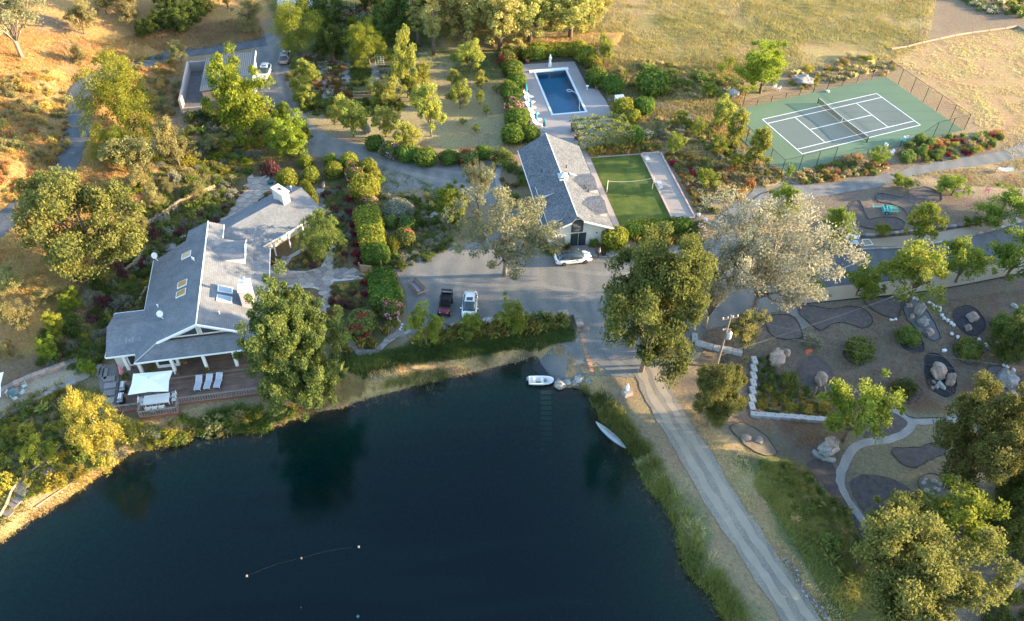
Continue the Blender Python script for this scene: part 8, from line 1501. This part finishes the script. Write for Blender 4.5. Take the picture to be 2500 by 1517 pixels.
p = G(11, 1235, 830); s_ = thing('pedestal_statue', 'small white figure on a square concrete plinth beside the dam road', 'statue', tuple(p), R(25)); MB().box((0, 0, .3), (1.0, .9, .7)).build('plinth', CONC, s_); MB().lathe((0, .1, .65), [(.22, 0), (.2, .2), (.14, .4), (.2, .6), (.16, .7), (.07, .75), (.11, .85), (.08, .98), (.02, 1.0)], 12).build('figure', TRIM, s_, True)
p = G(12, 1735, 440); tag(MB().box((p[0], p[1], p[2] + .12), (.5, .32, .28), .2).build('white_box', TRIM), 'small white box lying in dry grass above the black bed', 'box')
for n, x, y, l in ((7, 1890, 575, 'white flat stone beside the rose border end'), (7, 1950, 620, 'second white flat stone toward the oak')): rock('rockw', n, x, y, 18, 22, l, 'white_stone')
for i, (x, y) in enumerate(((1385, 150), (1400, 165), (1425, 195), (1415, 220), (1405, 240))): rock('rockw', 10, x, y, 12, 10, 'small white rock marking the parking corner', 'white_stone', 'white rocks at the parking corner')
g_ = thing('courtyard_gate', 'open tan timber gate between the courtyard hedges', 'gate', tuple(G(6, 1150, 1110)), HA); MB().box((-.75, .25, .75), (1.7, .08, 1.1), R(-20)).build('gate_leaf', plain('tan_board', (.40, .26, .15), .8, .2), g_); MB().box((-1.5, .5, .8), (.16, .16, 1.7)).build('post', WOOD, g_); MB().box((1.35, .35, .8), (.16, .16, 1.7)).build('post', PALELOG, g_)

# ------------------------------------------------------------------ utility pole and wires
p = G(11, 2045, 592); tx, ty = px(11, 2125, 110); lo, hi = 3, 25
for _ in range(40):
    h = (lo + hi) / 2; lo, hi = (h, hi) if project((p[0], p[1], p[2] + h))[1] > ty else (lo, h)
PH = h; up_ = thing('utility_pole', 'wooden utility pole with a white transformer beside the dam oak', 'utility pole', tuple(p), R(15))
MB().tube([(0, 0, -.3), (0, 0, PH)], [.17, .11], 9).build('pole', BARKP, up_); arm = MB().box((0, 0, PH - .5), (2.0, .1, .12)).build('crossarm', WOOD, up_)
for x in (-.9, -.3, .3, .9): MB().lathe((x, 0, PH - .44), [(.03, 0), (.09, .08), (.06, .16), (.09, .22), (.02, .28)], 8).build('insulator', TRIM, arm)
tf = MB().lathe((.42, -.1, PH * .58), [(.3, 0), (.32, .05), (.32, .85), (.28, .92), (.1, .98)], 14).build('transformer', plain('pale_grey_can', (.58, .58, .57), .5, .05), up_, True); MB().lathe((.42, -.1, PH * .58 + .95), [(.06, 0), (.1, .1), (.05, .2), (.08, .3), (.02, .34)], 8).build('bushing', TERRA, tf)
MB().box((0, .0, PH * .58 + 1.4), (1.1, .08, .1)).build('lower_arm', WOODG, up_)
for x in (-.45, -.15): MB().lathe((x, 0, PH * .58 + 1.45), [(.03, 0), (.09, .08), (.06, .2), (.02, .25)], 8).build('fuse_insulator', TRIM, up_)
def cable(a, c, sag, r_, label):
    tag(MB().tube([tuple(np.array(a) + (np.array(c) - a) * t - np.array([0, 0, sag * 4 * t * (1 - t)])) for t in np.linspace(0, 1, 24)], r_, 4, False).build('power_line', WIRE), label, 'power line')
cable((p[0], p[1], p[2] + PH * .25), tuple(Pz(8, 1600, 1205, 5.5)), .25, .028, 'pale guy cable rising from the utility pole to the street trees')
cable((p[0] + .3, p[1], p[2] + PH - .2), tuple(Pz(12, 2900, 640, PH - 3.0)), .8, .016, 'upper thin wire crossing the stone garden'); cable((p[0] - .3, p[1], p[2] + PH - 1.4), tuple(Pz(12, 2900, 745, PH - 4.4)), .8, .016, 'lower thin wire crossing the stone garden')

# ------------------------------------------------------------------ person with luggage
def person(loc, rz_, label):
    root = thing('person', label, 'person', loc, rz_)
    V = [(0, 0, .95), (0, 0, 1.2), (0, .0, 1.42), (0, .01, 1.53), (.1, 0, .9), (.11, -.02, .5), (.12, .0, .09), (.12, -.14, .04), (-.1, 0, .9), (-.1, .05, .5), (-.1, .1, .09), (-.1, -.03, .04), (.19, 0, 1.4), (.26, .02, 1.13), (.27, -.14, .93), (-.19, 0, 1.4), (-.27, -.02, 1.14), (-.25, -.22, .98), (.27, -.21, .87), (-.24, -.29, .95)]
    E_ = [(0, 1), (1, 2), (2, 3), (0, 4), (4, 5), (5, 6), (6, 7), (0, 8), (8, 9), (9, 10), (10, 11), (2, 12), (12, 13), (13, 14), (2, 15), (15, 16), (16, 17), (14, 18), (17, 19)]
    RR = [.15, .14, .13, .055, .1, .07, .05, .04, .1, .07, .05, .04, .06, .045, .035, .06, .045, .035, .03, .03]
    me = bpy.data.meshes.new('body'); me.from_pydata(V, E_, []); o = put('body', me, root); md = o.modifiers.new('skin', 'SKIN')
    for i, r_ in enumerate(RR): me.skin_vertices[0].data[i].radius = (r_, r_ * .8); me.skin_vertices[0].data[i].use_root = i == 0
    o.modifiers.new('sub', 'SUBSURF').levels = 1; me.materials.append(plain('dark_clothes', (.035, .035, .045), .9, .2))
    MB().lathe((0, 0, .98), [(.15, 0), (.175, .1), (.19, .36), (.13, .47), (.07, .5)], 12).build('shirt', plain('grey_shirt', (.30, .28, .28), .9, .1), root, True)
    hd2 = MB().lathe((0, -.01, 1.5), [(.045, 0), (.06, .04), (.085, .1), (.092, .16), (.08, .22), (.04, .255), (.01, .26)], 12).build('head', plain('skin', (.42, .26, .19), .6, .05), root, True); MB().lathe((0, .02, 1.59), [(.075, 0), (.1, .07), (.088, .14), (.045, .185), (.01, .19)], 12).build('hair', plain('dark_hair', (.03, .02, .015), .7, .2), hd2, True)
    MB().box((0, -.1, 1.6), (.025, .03, .04)).build('nose', MAT['skin'], hd2)
person((*Pz('D', 1488, 1235)[:2], .06), R(70), 'person in dark clothes standing beside a wheeled suitcase')
p = Pz('D', 1590, 1190); su = thing('suitcase', 'dark wheeled suitcase with raised handle next to the person', 'suitcase', (p[0], p[1], .06), .3); MB().box((0, 0, .36), (.45, .28, .62)).build('case', DARK, su)
for s in (-.15, .15): MB().tube([(s, .1, .66), (s, .1, 1.0)], .012, 5).build('handle_bar', STEEL, su); MB().tube([(s - .02, 0, .04), (s + .02, 0, .04)], .04, 8).build('wheel', BLACK, su)
